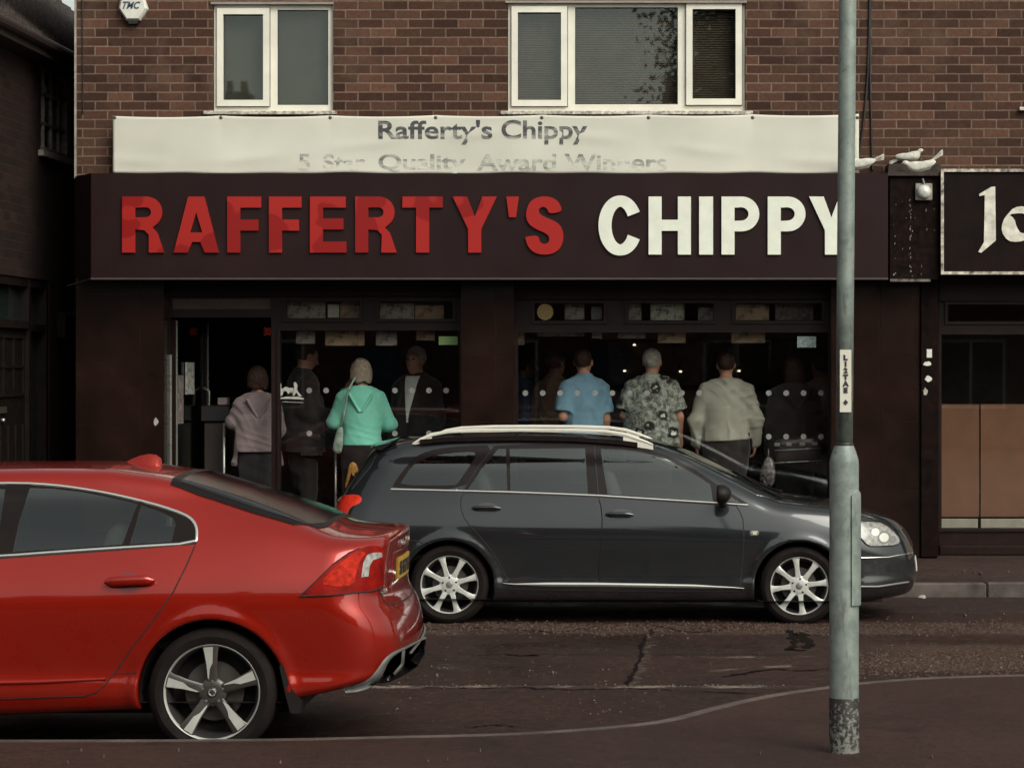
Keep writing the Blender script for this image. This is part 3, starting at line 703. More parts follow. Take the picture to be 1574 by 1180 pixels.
AW1 = [(719.6, 752), (740, 721), (766, 690), (777.6, 690), (780, 753.6)]; AW2 = [(784.5, 754), (783.5, 690), (899.6, 689), (903.6, 758.5)]
av.panel('window_surround', D2, trim, .002, 4, mirror=True, holes=[(AW1, 0), (AW2, 0)])
av.panel('window', AW1, carglass, .0045, 6, mirror=True, thick=.004)
av.panel('window', AW2, carglass, .0045, 8, mirror=True, thick=.004)
D3 = [(920.5, 760), (913.7, 682.5), (950, 684), (986, 688.6), (1027, 700.6), (1064.7, 719.5), (1106, 747), (1151, 774.4), (1040, 768)]
AW3 = [(934, 759.5), (928, 725), (923.3, 690), (955, 691), (986, 695), (1027, 707), (1064.7, 727), (1092, 745), (1096, 771), (1020, 765.5)]; AW4 = [(1104, 753), (1138, 772.5), (1104, 770)]
av.panel('window_surround', D3, trim, .002, 4, mirror=True, holes=[(AW3, 0), (AW4, 0)])
av.panel('window', AW3, carglass, .0045, 8, mirror=True, thick=.004)
av.panel('quarter_window', AW4, carglass, .0045, 5, mirror=True, thick=.004)
av.strip('chrome_window_trim', [(601, 751.8), (710.5, 754.3), (780, 756), (860, 759), (920, 761.5), (1040, 769), (1150, 776)], 3.0, CM['chrome'], .003, .006, 8, mirror=True)
av.strip('chrome_door_moulding', [(773, 896), (790, 897.5), (919, 898), (1060, 900.5), (1130, 902.5), (1144, 903.5)], [1, 6.5, 6.5, 6.5, 6, 1], CM['chrome'], .002, .010, 8, mirror=True)
GD = [(713.5, 757), (708.5, 766), (708.5, 780), (713.5, 796), (725, 811), (738, 824.4), (759, 852), (774.6, 879), (783.7, 905), (850, 906.5), (918, 907.5), (922.5, 850), (925.7, 800), (924, 780), (920, 763.5), (860, 761), (780, 758.5)]
rd2 = av.panel('door', GD, gp2, .002, 8, thick=.004, mirror=True)
av.strip('door_seal', GD, 1.6, gp, .002, .0006, 8, parent=rd2, closed=True)
GF = [(920, 763.5), (924, 780), (925.7, 800), (922.5, 850), (918, 907.5), (1000, 908.5), (1137, 909), (1140, 877), (1143.6, 826), (1142, 798), (1137, 786), (1131.6, 777), (1040, 771.5)]
fd2 = av.panel('door', GF, gp2, .002, 8, thick=.004, mirror=True)
av.strip('door_seal', GF, 1.6, gp, .002, .0006, 8, parent=fd2, closed=True)
av.strip('door_gap', [(761, 685), (735, 717), (713.5, 752)], 1.8, gp, .004, .001, 5)
cupg = mat('grey_cup_paint', (.022, .020, .021), .4, coat=.5)
handle(av, rd2, (749, 781), 17, 8.5, [(725, 781.5), (770, 782)], gp2, .013, cupg)
handle(av, fd2, (956, 790.5), 17, 8.5, [(930, 791), (974, 792)], gp2, .013, cupg)
ind = av.panel('side_indicator', [(1154, 815.5), (1165, 815.5), (1166.5, 819), (1165, 823), (1154, 823), (1152.5, 819)], CM['chrome'], .004, 3)
av.panel('indicator_lens', [(1157, 817), (1163, 817), (1163, 821.5), (1157, 821.5)], mat('amber_lens', (.5, .45, .33), .2, coat=1), .008, 3, parent=ind)
av.strip('bumper_seam', [(1323.7, 857), (1365, 856), (1403, 849)], 2.0, CM['chrome'], .002, .003, 5)
av.strip('bumper_moulding', [(1315, 901), (1350, 901), (1396, 894)], 3.0, mat('grey_moulding', (.16, .15, .14), .35, coat=.5), .002, .008, 5)
av.strip('bumper_seam', [(622, 829), (640, 831), (652, 835)], 1.5, gp, .002, .0006, 4)
av.strip('fender_seam', [(1143, 905), (1142, 915), (1160, 917)], 1.4, gp, .002, .0006, 4)
redl = mat('estate_tail_lens', (.72, .035, .016), .15, coat=1, var=.15, vscale=20)
av.panel('tail_lamp', [(520, 791), (519, 772.5), (524, 764), (531, 761.5), (552, 760.5), (557, 766), (553, 774), (538, 779), (533.5, 791), (527, 800)], redl, .010, 4, thick=.02, mirror=True, sm=1)
HL = [(1300, 800), (1323.7, 801), (1349, 802), (1362, 807), (1372, 815), (1384, 829), (1380, 838), (1349, 839.5), (1334, 839.5), (1322, 826), (1305, 812)]
hl = av.panel('headlight', HL, clear, .006, 5, thick=.012, mirror=True, sm=1)
hd = mat('lamp_inner_grey', (.14, .14, .13), .2, coat=1); hr = mat('lamp_inner_bright', (.75, .72, .62), .12, .5, coat=1)
for c_, r_, mm in (((1358, 826), 10, hd), ((1358, 826), 7, hr), ((1371, 829), 6, hd), ((1345, 818), 6, hr)):
    av.panel('lamp_reflector', [(c_[0] + r_ * math.cos(a), c_[1] + r_ * math.sin(a)) for a in np.linspace(0, 2 * PI, 17)[:-1]], mm, .008 + (.001 if mm is hr else 0), 3, parent=hl, thick=.002)
av.strip('headlight_edge', HL, 1.6, gp, .0075, .001, 4, parent=hl, closed=True, sm=1)
toppanel(av, 'windscreen', [(-.29, .40), (-.27, .52), (-.12, .585), (.22, .655), (.62, .735), (.73, .70), (.79, .50)], glassdark, .005)
toppanel(av, 'windscreen_shade_band', [(-.30, .38), (-.29, .53), (-.24, .545), (-.26, .38)], trim, .008)
fa = front_of(av, 2.3)
def behind_a(V2):
    O = np.stack([np.full(len(V2), -3.1), V2[:, 0], V2[:, 1]], 1); return O, np.tile([1.0, 0, 0], (len(V2), 1)), 0, 1.2
rearpanel(av, 'rear_window', [(ay - .62, 1.02), (ay + .62, 1.02), (ay + .55, 1.33), (ay - .55, 1.33)], glassdark, .004, pr=behind_a)
rearpanel(av, 'grille', [(ay - .38, .56), (ay + .38, .56), (ay + .42, .70), (ay - .42, .70)], CM['black'], .005, pr=fa)
rearpanel(av, 'number_plate', [(ay - .26, .36), (ay + .26, .36), (ay + .26, .47), (ay - .26, .47)], mat('plate_white', (.7, .69, .65), .4), .008, pr=fa)
# rear spoiler, wipers, mirror
t = MB(); V = []
sp_y = np.linspace(-.60, .60, 15)
for yy in sp_y:
    k = .03 * (yy / .6) ** 2
    V += [(-2.20 , ay + yy, float(av.top(-2.2)) - .07 * yy * yy + .006), (-2.40 + k, ay + yy, 1.375 - k * .6), (-2.415 + k, ay + yy, 1.360 - k * .6), (-2.30, ay + yy, 1.345 - k * .6)]
t.add(V, [(i * 4 + k, i * 4 + k + 1, i * 4 + k + 5, i * 4 + k + 4) for i in range(14) for k in range(3)] + [(0, 1, 2, 3), (56 + 3, 56 + 2, 56 + 1, 56)])
smooth_by_angle(t.build('rear_spoiler', gp2, gry), 50)
# roof rails
for sy in (-1, 1):
    xs = [(634, 680), (646, 672), (664, 664), (690, 659.5), (740, 657.5), (800, 657), (880, 657.5), (930, 659), (958, 663), (980, 670.5), (1004, 681)]
    V = []; yl = ay + sy * .615
    Xs = [fx(p[0], 20.27) for p in xs]; Zs = [fz(p[1] + 1, 20.27) for p in xs]
    def roofz(x): return float(av.top(x)) - .07 * .615 ** 2 - .03
    th = [.010, .024, .026, .025, .024, .024, .024, .025, .026, .024, .008]; t = MB(); V = []
    for x, z, h in zip(Xs, Zs, th): V += [(x, yl - .016, z), (x, yl - .020, z - h * .5), (x, yl - .016, z - h), (x, yl + .016, z - h), (x, yl + .020, z - h * .5), (x, yl + .016, z)]
    n = len(xs); t.add(V, [(i * 6 + k, i * 6 + (k + 1) % 6, (i + 1) * 6 + (k + 1) % 6, (i + 1) * 6 + k) for i in range(n - 1) for k in range(6)] + [tuple(range(6)), tuple(range((n - 1) * 6, n * 6))[::-1]])
    for i0, i1 in ((0, 2), (8, 10)):       # feet
        P = [(Xs[i], Zs[i] - .012) for i in range(i0, i1 + 1)]; P += [(P[-1][0], roofz(P[-1][0])), (P[0][0], roofz(P[0][0]))]
        t.prism(P, yl - .012, yl + .012)
    smooth_by_angle(t.build('roof_rail', mat('silver_roof_rail', (.64, .61, .53), .4, .1, coat=.3, var=.06), gry), 40)
    t = MB(); P = [(Xs[i], roofz(Xs[i]) + .035) for i in range(1, n - 1)]; P += [(Xs[i], roofz(Xs[i])) for i in range(n - 2, 0, -1)]; t.prism(P, yl - .03, yl + .01); t.build('rail_base', trim, gry)
for sy in (-1, 1): mirror_cap(av, gry, (.335, ay + sy * .985, 1.005), (.085, .095, .072), CM['black'], sy)
t = MB()
for a, b in (((.82, ay - .60), (.45, ay - .05)), ((.84, ay - .05), (.50, ay + .50))):
    Lx = np.linspace(0, 1, 10)[:, None]; q = np.array([a]) * (1 - Lx) + np.array([b]) * Lx; O, D, t0, t1 = down(q); P, N = av.cast(O, D, t0, t1); t.tube(P + N * .014, .008, 6)
t.build('windscreen_wiper', CM['black'], gry, True)
liners(av, gry, .30, .345)
t = MB(); t.box(-2.5, 1.6, ay - .66, ay + .66, .15, .28); t.build('underbody', CM['black'], gry)
w2 = make_wheel(av, (-1.75, ay - .835, .30), .305, .222, .205, dict(kind='multi', n=8, a0=math.radians(16), b0=math.radians(20), cap='capgrey', bolt='boltdark'), CM)
w3 = copy_tree(w2, gry, (.945 + .4, -.835, .29), 0); w3.rotation_euler = (0, math.radians(9), 0)
for x, z in ((-1.75, .30), (.945, .29)): copy_tree(w2, gry, (x + .4, .835, z), PI)
av.finish(.50, -2.55, .75, [(-.42, -.36, .24), (-.42, .36, .24), (-1.42, 0, .60)], cabin, seatm)
# ================================================================ GROUND
def sstep(g, v, a, b, soft): # 1 inside a..b
    return g.math('MULTIPLY', g.ramp(v, a - soft, a + soft), g.ramp(v, b - soft, b + soft, 1, 0))
def ground_mat(name, base, road=False):
    m = bpy.data.materials.new(name); m.use_nodes = True; MATS[name] = m; g = NT(m); p = g.n['Principled BSDF']
    geo = g.new('ShaderNodeNewGeometry').outputs['Position']; sp = g.new('ShaderNodeSeparateXYZ'); g.l.new(geo, sp.inputs[0])
    x, y = sp.outputs[0], sp.outputs[1]
    big = g.noise(.45, geo, 5, .65); fine = g.noise(55, geo, 3, .75); mid = g.noise(3.5, geo, 5, .7); fine2 = g.noise(160, geo, 2, .8)
    d = tuple(c * .55 for c in base); l = tuple(c * 1.45 for c in base); grit = g.noise(15, geo, 6, .85)
    col = g.mix(g.ramp(big, .32, .68), d, l)
    col = g.mix(g.ramp(mid, .42, .75, 0, .5), col, tuple(c * 1.5 for c in base))
    col = g.mix(g.ramp(mid, .42, .30, 0, .75), col, tuple(c * .35 for c in base)); col = g.mix(g.ramp(g.noise(1.4, geo, 6, .75), .56, .66, 0, .65 if road else .2), col, tuple(c * .40 for c in base))
    col = g.mix(g.ramp(grit, .50, .66, 0, .75 if road else .5), col, tuple(c * (3.2 if road else 2.2) for c in base)); col = g.mix(g.ramp(grit, .46, .36, 0, .9 if road else .6), col, tuple(c * .18 for c in base))
    chips = g.math('MULTIPLY', g.ramp(fine, .62, .74), g.ramp(fine2, .4, .6)); col = g.mix(g.math('MULTIPLY', chips, .55), col, (.15, .115, .10))
    hgt = g.math('ADD', fine, g.math('MULTIPLY', fine2, .6)); rough = g.ramp(big, .35, .65, .62, .82)
    if road:
        wx = g.math('MULTIPLY_ADD', g.noise(2.2, geo, 5, .7), .5, g.math('ADD', x, -.25)); wy = g.math('MULTIPLY_ADD', g.noise(3.1, geo, 5, .75), .5, g.math('ADD', y, -.25))
        wyf = g.math('MULTIPLY_ADD', g.noise(9, geo, 4, .7), .12, g.math('ADD', y, -.06)); wxf = g.math('MULTIPLY_ADD', y, -.03, g.math('MULTIPLY_ADD', g.noise(3.5, geo, 6, .8), .40, g.math('ADD', x, .35)))
        gr = g.math('MULTIPLY', g.ramp(g.noise(20, geo, 5, .85), .42, .62), 1.0)
        band = g.math('MULTIPLY', sstep(g, wy, 19.25, 20.1, .08), g.ramp(g.noise(1.3, geo, 4, .7), .36, .5, .25, 1)); band2 = g.math('MULTIPLY', sstep(g, wy, 16.9, 18.5, .1), g.ramp(wx, 1.2, 1.7))
        bm_ = g.math('MAXIMUM', band, g.math('MULTIPLY', band2, .9))
        bc = g.mix(gr, (.012, .006, .004), (.15, .092, .066)); col = g.mix(g.math('MULTIPLY', bm_, .8), col, bc)
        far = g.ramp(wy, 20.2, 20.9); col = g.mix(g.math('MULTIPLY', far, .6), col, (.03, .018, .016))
        brk = g.ramp(g.noise(2.6, geo, 4, .7), .47, .56)
        l1 = g.math('MULTIPLY', g.math('MULTIPLY', sstep(g, wyf, 16.02, 16.14, .02), sstep(g, x, -3.0, .65, .2)), g.math('MULTIPLY_ADD', brk, .85, .10))
        l2 = g.math('MULTIPLY', g.math('MULTIPLY', sstep(g, wyf, 17.70, 17.80, .04), sstep(g, x, -2.4, 1.0, .3)), g.ramp(g.noise(3.3, geo, 3, .7), .55, .66))
        l3 = g.math('MULTIPLY', g.math('MULTIPLY', sstep(g, g.math('MULTIPLY_ADD', x, -.55, wyf), 16.75, 16.86, .03), sstep(g, x, .25, .95, .1)), g.math('MULTIPLY', brk, .6))
        cr = g.math('MULTIPLY', sstep(g, wxf, -.215, -.180, .012), sstep(g, y, 16.0, 19.3, .1))
        ln = g.math('MAXIMUM', g.math('MAXIMUM', l1, l2), l3)
        col = g.mix(g.math('MULTIPLY', ln, .75), col, (.24, .195, .155)); dkl = g.math('MULTIPLY', g.math('MAXIMUM', g.math('MULTIPLY', sstep(g, wyf, 16.16, 16.24, .03), sstep(g, x, -3, .65, .2)), g.math('MULTIPLY', sstep(g, wyf, 17.83, 17.95, .03), sstep(g, x, -2.4, 1.0, .3))), g.ramp(g.noise(4, geo, 3, .7), .42, .55)); col = g.mix(g.math('MULTIPLY', dkl, .85), col, (.008, .004, .003)); col = g.mix(g.math('MULTIPLY', cr, .95), col, g.mix(g.ramp(g.noise(8, geo, 4, .8), .40, .62), (.005, .003, .0025), (.13, .09, .065)))
        wet = g.math('MULTIPLY', g.ramp(g.noise(1.1, geo, 5, .65), .48, .60), .42); rough = g.math('SUBTRACT', rough, wet)
    g.l.new(col, p.inputs['Base Color']); g.l.new(rough, p.inputs['Roughness']); p.inputs['Specular IOR Level'].default_value = .25
    g.l.new(g.bump(g.math('ADD', hgt, g.math('MULTIPLY', grit, 2.0)), .55, .008), p.inputs['Normal']); return m
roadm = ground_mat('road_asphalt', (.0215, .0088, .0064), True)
pavm = ground_mat('pavement_asphalt', (.030, .0130, .0098))
pavf = ground_mat('far_pavement', (.034, .0185, .0155))
kerbm = mat('kerb_concrete', (.085, .063, .055), .85, var=.3, vscale=4, bump=.4, bscale=90)
kerbf = mat('far_kerb_stone', (.075, .058, .052), .85, var=.4, vscale=5, bump=.4, bscale=90)
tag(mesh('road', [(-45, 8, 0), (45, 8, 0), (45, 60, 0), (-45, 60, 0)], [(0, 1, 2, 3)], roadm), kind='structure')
# near pavement with its build-out, edge measured off the photo (kerb top 0.13 m up)
kp = [(-2600, 1138), (0, 1137), (400, 1136), (600, 1131), (700, 1129), (802, 1126), (900, 1119), (960, 1114), (1008, 1108), (1040, 1101), (1075, 1091), (1120, 1080), (1165, 1070), (1215, 1062), (1268, 1055), (1323, 1048), (1400, 1042), (1468, 1039), (1574, 1036), (1800, 1033), (3500, 1030)]
edge = []
for a, b in smoothline(kp, 2): Y = gY(b, .13); edge.append((fx(a, Y), Y))
edge = [(-45, edge[0][1])] + edge + [(45, edge[-1][1])]
def offs(E, d):
    A = np.array(E); T = np.gradient(A, axis=0); T /= np.linalg.norm(T, axis=1)[:, None]; return A + np.stack([T[:, 1], -T[:, 0]], 1) * d
inn = offs(edge, .075); n = len(edge)
V = [(a, b, .130) for a, b in inn] + [(a, -14, .130) for a, b in inn]
tag(mesh('near_pavement', V, [(i + n, i + n + 1, i + 1, i) for i in range(n - 1)], pavm), kind='structure')
mid_ = offs(edge, .012)
V = [(a, b, 0.0) for a, b in edge] + [(a, b, .118) for a, b in edge] + [(a, b, .134) for a, b in mid_] + [(a, b, .134) for a, b in inn] + [(a, b, .05) for a, b in inn]
tag(smooth_by_angle(mesh('near_kerb', V, [(r * n + i, r * n + i + 1, (r + 1) * n + i + 1, (r + 1) * n + i) for r in range(4) for i in range(n - 1)], kerbm), 30), kind='structure')
# far pavement, rising to the shop fronts
KY = 22.35
tag(mesh('far_pavement', [(-45, KY + .12, .118), (45, KY + .12, .118), (45, 24.0, .262), (-45, 24.0, .262), (45, 45, .262), (-45, 45, .262)], [(0, 1, 2, 3), (3, 2, 4, 5)], pavf), kind='structure')
t = MB(); x = -44.0
while x < 44:
    t.box(x + .004, x + .911, KY, KY + .119, -.02, .122 + .003 * math.sin(x * 3), .012); x += .915
tag(t.build('far_kerb', kerbf), kind='structure')

# ================================================================ SHOP BUILDING
WY = 23.8; SY = 24.0
brickA = brick_mat('shop_brick', (.060, .0250, .0165), (.125, .059, .039), (.18, .124, .090), 'XZ', .014, (.05, .02), .45)
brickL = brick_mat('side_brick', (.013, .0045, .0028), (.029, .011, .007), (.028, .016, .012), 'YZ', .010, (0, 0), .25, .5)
brickO = brick_mat('opposite_brick', (.10, .042, .028), (.18, .085, .055), (.22, .18, .14), 'XZ', .010, (0, 0), .3)
bld = thing('shop_building', 'two-storey brick terrace building with white upstairs windows and dark shop fronts below', 'building', (0, WY, .25))
XL, XR = fx(118, WY), 9.0
white = mat('white_upvc', (.72, .69, .60), .42, var=.08, vscale=3, coat=.2)
greyseal = mat('glazing_gasket', (.05, .045, .04), .6)
wing = glass_mat('window_pane', (.80, .83, .80), 1.0, 1.6, wob=.02)
shopg = glass_mat('shop_pane', (.90, .90, .89), 1.0, 1.5, wob=.015)
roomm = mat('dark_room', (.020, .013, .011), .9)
def wall_holes(mb, x0, x1, z0, z1, y, holes, depth=.11):
    xs = sorted({x0, x1} | {h[0] for h in holes} | {h[1] for h in holes}); zs_ = sorted({z0, z1} | {h[2] for h in holes} | {h[3] for h in holes})
    for a, b in zip(xs[:-1], xs[1:]):
        for c, d in zip(zs_[:-1], zs_[1:]):
            mx, mz = (a + b) / 2, (c + d) / 2
            if any(h[0] < mx < h[1] and h[2] < mz < h[3] for h in holes): continue
            mb.add([(a, y, c), (b, y, c), (b, y, d), (a, y, d)], [(0, 1, 2, 3)])
    for h in holes:
        a, b, c, d = h
        mb.add([(a, y, c), (b, y, c), (b, y, d), (a, y, d), (a, y + depth, c), (b, y + depth, c), (b, y + depth, d), (a, y + depth, d)], [(0, 4, 5, 1), (1, 5, 6, 2), (2, 6, 7, 3), (3, 7, 4, 0)])
W1 = (fx(327, WY), fx(512, WY), fz(172, WY), fz(6, WY)); W2 = (fx(780, WY), fx(1146, WY), fz(172, WY), fz(4, WY)); W3 = (fx(1577, WY), fx(1577, WY) + 1.6, fz(166, WY), fz(-10, WY))
t = MB(); wall_holes(t, XL, XR, 2.82, 6.3, WY, [W1, W2, W3])
t.add([(XL, WY, .2), (XL, WY, 6.3), (XL, 32, 6.3), (XL, 32, .2)], [(0, 1, 2, 3)]); t.add([(XR, WY, .2), (XR, WY, 6.3), (XR, 32, 6.3), (XR, 32, .2)], [(3, 2, 1, 0)])
t.add([(XL, 32, .2), (XR, 32, .2), (XR, 32, 6.3), (XL, 32, 6.3)], [(3, 2, 1, 0)]); t.build('brick_wall', brickA, bld)
tile = mat('roof_tile', (.05, .032, .026), .8, var=.4, vscale=12, bump=.5, bscale=25)
t = MB(); t.prism([(0, 0)] * 0 or [(XL - .1, 6.3), (XR + .1, 6.3), (XR + .1, 6.4), (XL - .1, 6.4)], WY - .25, 32.2)
t.add([(XL - .1, WY - .3, 6.36), (XR + .1, WY - .3, 6.36), (XR + .1, 28, 8.6), (XL - .1, 28, 8.6), (XR + .1, 32.3, 6.36), (XL - .1, 32.3, 6.36)], [(0, 1, 2, 3), (3, 2, 4, 5), (0, 3, 5), (1, 4, 2)]); t.build('roof', tile, bld)
t = MB(); t.tube([(XL - .1, WY - .34, 6.33), (XR + .1, WY - .34, 6.33)], .055, 10); t.build('roof_gutter', blk, bld)
def ring(x0, x1, z0, z1, holes): return [[(x0, z0), (x1, z0), (x1, z1), (x0, z1)]] + [[(a, c), (a, d), (b, d), (b, c)] for a, b, c, d in holes]
def window(par, box, lights, sash, y, blind=None, sillx=None, name='window', fm=None):
    fm = fm or white; x0, x1, z0, z1 = box
    V, Fc = curve_mesh(ring(x0 + .004, x1 - .004, z0 + .004, z1 - .004, lights), .06); fr = mesh(name, on_wall(V, 0, 0, y + .03), Fc, fm, par)
    for i, (a, b, c, d) in enumerate(lights):
        if i in sash:
            e = .055; V, Fc = curve_mesh(ring(a - e, b + e, c - e, d + e, [(a + .002, b - .002, c + .002, d - .002)]), .028)
            s_ = mesh('sash', on_wall(V, 0, 0, y - .016), Fc, fm, fr)
            t = MB(); 
            V, Fc = curve_mesh(ring(a - e - .006, b + e + .006, c - e - .006, d + e + .006, [(a - e, b + e, c - e, d + e)]), .003); mesh('seal', on_wall(V, 0, 0, y - .0022), Fc, greyseal, s_)
        V, Fc = curve_mesh(ring(a - .001, b + .001, c - .001, d + .001, [(a + .008, b - .008, c + .008, d - .008)]), .01); mesh('seal', on_wall(V, 0, 0, y + .016), Fc, greyseal, fr)
        g_ = MB().box(a, b, y + .022, y + .028, c, d).build('pane', wing, fr)
        if blind == 'slats':
            t = MB(); zz = c - .02
            while zz < d + .02:
                t.add([(a - .02, y + .085, zz), (b + .02, y + .085, zz), (b + .02, y + .10, zz + .019), (a - .02, y + .10, zz + .019), (a - .02, y + .088, zz - .001), (b + .02, y + .088, zz - .001), (b + .02, y + .103, zz + .018), (a - .02, y + .103, zz + .018)], [(0, 1, 2, 3), (7, 6, 5, 4), (0, 4, 5, 1), (3, 2, 6, 7)]); zz += .0215
            t.build('blind', mat('brown_blind', (.12, .078, .062), .6, var=.15), fr)
        elif blind == 'cloth':
            MB().box(a - .03, b + .03, y + .10, y + .105, c - .03, d + .03).build('blind', mat('grey_roller_blind', (.085, .075, .065), .9, var=.12, vscale=2), fr)
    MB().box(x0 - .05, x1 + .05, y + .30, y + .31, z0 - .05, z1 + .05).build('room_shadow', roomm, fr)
    if sillx:
        MB().box(sillx[0], sillx[1], WY - .055, y, z0 - .030, z0 + .003, .004).build('sill', mat('worn_sill_paint', (.50, .45, .38), .6, var=.5, vscale=30), fr)
    return fr
yw = WY + .045
def L(a, b, c, d): return (fx(a, yw + .02), fx(b, yw + .02), fz(d, yw + .02), fz(c, yw + .02))
f1 = window(bld, W1, [L(344, 406, 23, 155), L(427, 505, 16, 162)], [0], yw, 'cloth', (fx(314, WY), fx(518, WY)))
f2 = window(bld, W2, [L(796, 863, 20, 155), L(884, 1042, 12, 161), L(1064, 1131, 15, 153)], [0, 2], yw, 'slats', (fx(770, WY), fx(1157, WY)))
a = W3[0]; f3 = window(bld, W3, [(a + .10, a + .75, W3[2] + .09, W3[3] - .1), (a + .85, a + 1.5, W3[2] + .09, W3[3] - .1)], [0], yw, 'cloth', (fx(1566, WY), a + 1.7))
for wd, x0, x1 in ((f1, 324, 513), (f2, 777, 1148)):
    MB().box(fx(x0, WY), fx(x1, WY), WY - .012, WY + .04, fz(7, WY) if wd is f1 else fz(5, WY), fz(3.5, WY) if wd is f1 else fz(1.5, WY)).build('lintel_trim', mat('grey_lintel', (.25, .22, .19), .6), wd)
# corner trim, ground-floor shell
dk = mat('shopfront_black', (.012, .0046, .0036), .45, var=.25, spec=.2); dk2 = mat('shopfront_frame', (.013, .0052, .0044), .4, var=.2, spec=.25)
tilem = mat('black_tile', (.014, .0060, .0044), .22, var=.3, vscale=2.5, coat=.15, spec=.3); grout = mat('tile_grout', (.07, .05, .042), .9, var=.5, vscale=8)
MB().box(XL - .02, XL - .002, WY - .012, WY + .03, 3.70, 6.3).build('corner_trim', mat('corner_white', (.30, .27, .23), .6, var=.3), bld)
# pilasters: tiles over grout
def pilaster(x0, x1, xj, zj, y0=23.72, y1=24.06, z0=.245, z1=2.775):
    g_ = MB().box(x0 + .003, x1 - .003, y0 + .006, y1, z0, z1).build('pilaster', grout, bld)
    t = MB(); X = [x0] + xj + [x1]; Z = [z0] + zj + [z1]
    for a, b in zip(X[:-1], X[1:]):
        for c, d in zip(Z[:-1], Z[1:]): t.box(a + .0018, b - .0018, y0, y0 + .01, c + .0018, d - .0018)
    for c, d in zip(Z[:-1], Z[1:]): 
        t.box(x0 - .004, x0 + .003, y0 + .003, y1, c + .0018, d - .0018); t.box(x1 - .003, x1 + .004, y0 + .003, y1, c + .0018, d - .0018)
    t.build('tile_cladding', tilem, g_); return g_
py = 23.72
pilaster(fx(117, py), fx(251, py), [fx(215, py)], [fz(v, py) for v in (752, 652, 553, 452)])
pilaster(fx(709, py), fx(789, py), [fx(762, py)], [fz(v, py) for v in (748, 648, 549)])
pilaster(fx(1278, py), fx(1413, py), [fx(1353, py), fx(1406, py)], [fz(v, py) for v in (750, 648, 546)])
MB().box(fx(1415, py), fx(1442, py), py - .03, 24.05, .245, 2.775, .006).build('pier', mat('painted_pier', (.0075, .0026, .0020), .8, var=.5, vscale=9, spec=.1), bld)
# header above shopfronts and inside shell
t = MB(); t.box(fx(251, SY), fx(709, SY), SY - .05, SY + .10, fz(455, SY), 2.80); t.box(fx(789, SY), fx(1278, SY), SY - .05, SY + .10, fz(460, SY), 2.80); t.box(fx(1443, SY), XR - .1, SY - .05, SY + .10, fz(463, SY), 2.80); t.build('shopfront_header', dk, bld)
FL = .30
inw = mat('interior_wall', (.045, .026, .020), .6, var=.3); inf = mat('interior_floor', (.05, .035, .03), .4); inc = mat('interior_ceiling', (.07, .05, .042), .8)
x0, x1 = XL + .06, fx(1400, SY)
t = MB(); t.box(x0, x1, SY + .02, 28.4, .255, FL); t.build('shop_floor', inf, bld)
t = MB(); t.box(x0, x1, 28.4, 28.5, FL, 3.0); t.box(x0 - .05, x0, SY + .1, 28.5, FL, 3.0); t.box(x1, x1 + .06, SY + .1, 28.5, FL, 3.0); t.build('interior_wall', inw, bld)
MB().box(x0, x1, SY + .10, 28.4, 2.83, 2.9).build('shop_ceiling', inc, bld)
# shop window frames and panes
def shopwin(x0, x1, ztop, zbot, lights, stall=None, nm='shop_window'):
    Z = lambda v: fz(v, SY); X = lambda v: fx(v, SY)
    H = [(X(a), X(b), Z(d), Z(c)) for a, b, c, d in lights]
    V, Fc = curve_mesh(ring(X(x0), X(x1), zbot, ztop, H), .07); fr = mesh(nm, on_wall(V, 0, 0, SY + .035), Fc, dk2, bld)
    for a, b, c, d in H:
        V, Fc = curve_mesh(ring(a - .028, b + .028, c - .028, d + .028, [(a, b, c, d)]), .02); mesh('glazing_bead', on_wall(V, 0, 0, SY - .010), Fc, dk2, fr)
        MB().box(a, b, SY + .022, SY + .030, c, d).build('pane', shopg, fr)
    return fr
zb_ = .42
sw1 = shopwin(420, 709, fz(455, SY), .26, [(440, 553, 463, 490), (583, 696, 463, 490), (431, 706, 508, fz(0, SY) and 823)], nm='shop_window')
sw2 = shopwin(789, 1278, fz(460, SY), .26, [(822, 928, 466, 493), (965, 1097, 466, 493), (1130, 1263, 466, 493), (796, 1273, 511, 823)], nm='shop_window')
sw3 = shopwin(1443, 2200, fz(463, SY), .26, [(1457, 1760, 468, 494), (1447, 1770, 514, 812), (1800, 2180, 468, 494), (1800, 2180, 514, 812)], nm='shop_window')
# safety dots and emblem on the glass
frost = mat('frosted_dot', (.20, .20, .185), .6, var=.2, vscale=30)
def dots(fr, xs, ys):
    t = MB(); 
    for y_ in ys:
        for a in xs[y_]:
            c = (fx(a, SY), fz(y_, SY)); r = .026; n = 20
            V = [(c[0] + r * math.cos(2 * PI * k / n), SY + .0205, c[1] + r * math.sin(2 * PI * k / n)) for k in range(n)]; V += [(v[0], SY + .0215, v[2]) for v in V]
            t.add(V, [tuple(range(n)), tuple(range(2 * n - 1, n - 1, -1))] + [(k, k + n, (k + 1) % n + n, (k + 1) % n) for k in range(n)])
    return tag(t.build('safety_dots', frost, fr), kind='stuff')
dots(sw1, {600: [448.5, 474.8, 500.8, 606.6, 633, 659, 685.5], 666: [475, 606.6, 659, 685.5]}, (600, 666))
row = [807.3 + 26.75 * k for k in range(18)]
dots(sw2, {604: row[:11] + row[14:], 671: row[:4] + row[10:11] + row[14:]}, (604, 671))
wst = mat('white_sticker', (.62, .62, .56), .5, var=.15, vscale=40)
t = MB(); SYe = SY + .018
def pl(pts, d=.002): outline_plate(t, [(fx(a, SY), fz(b, SY)) for a, b in pts], SYe, d)
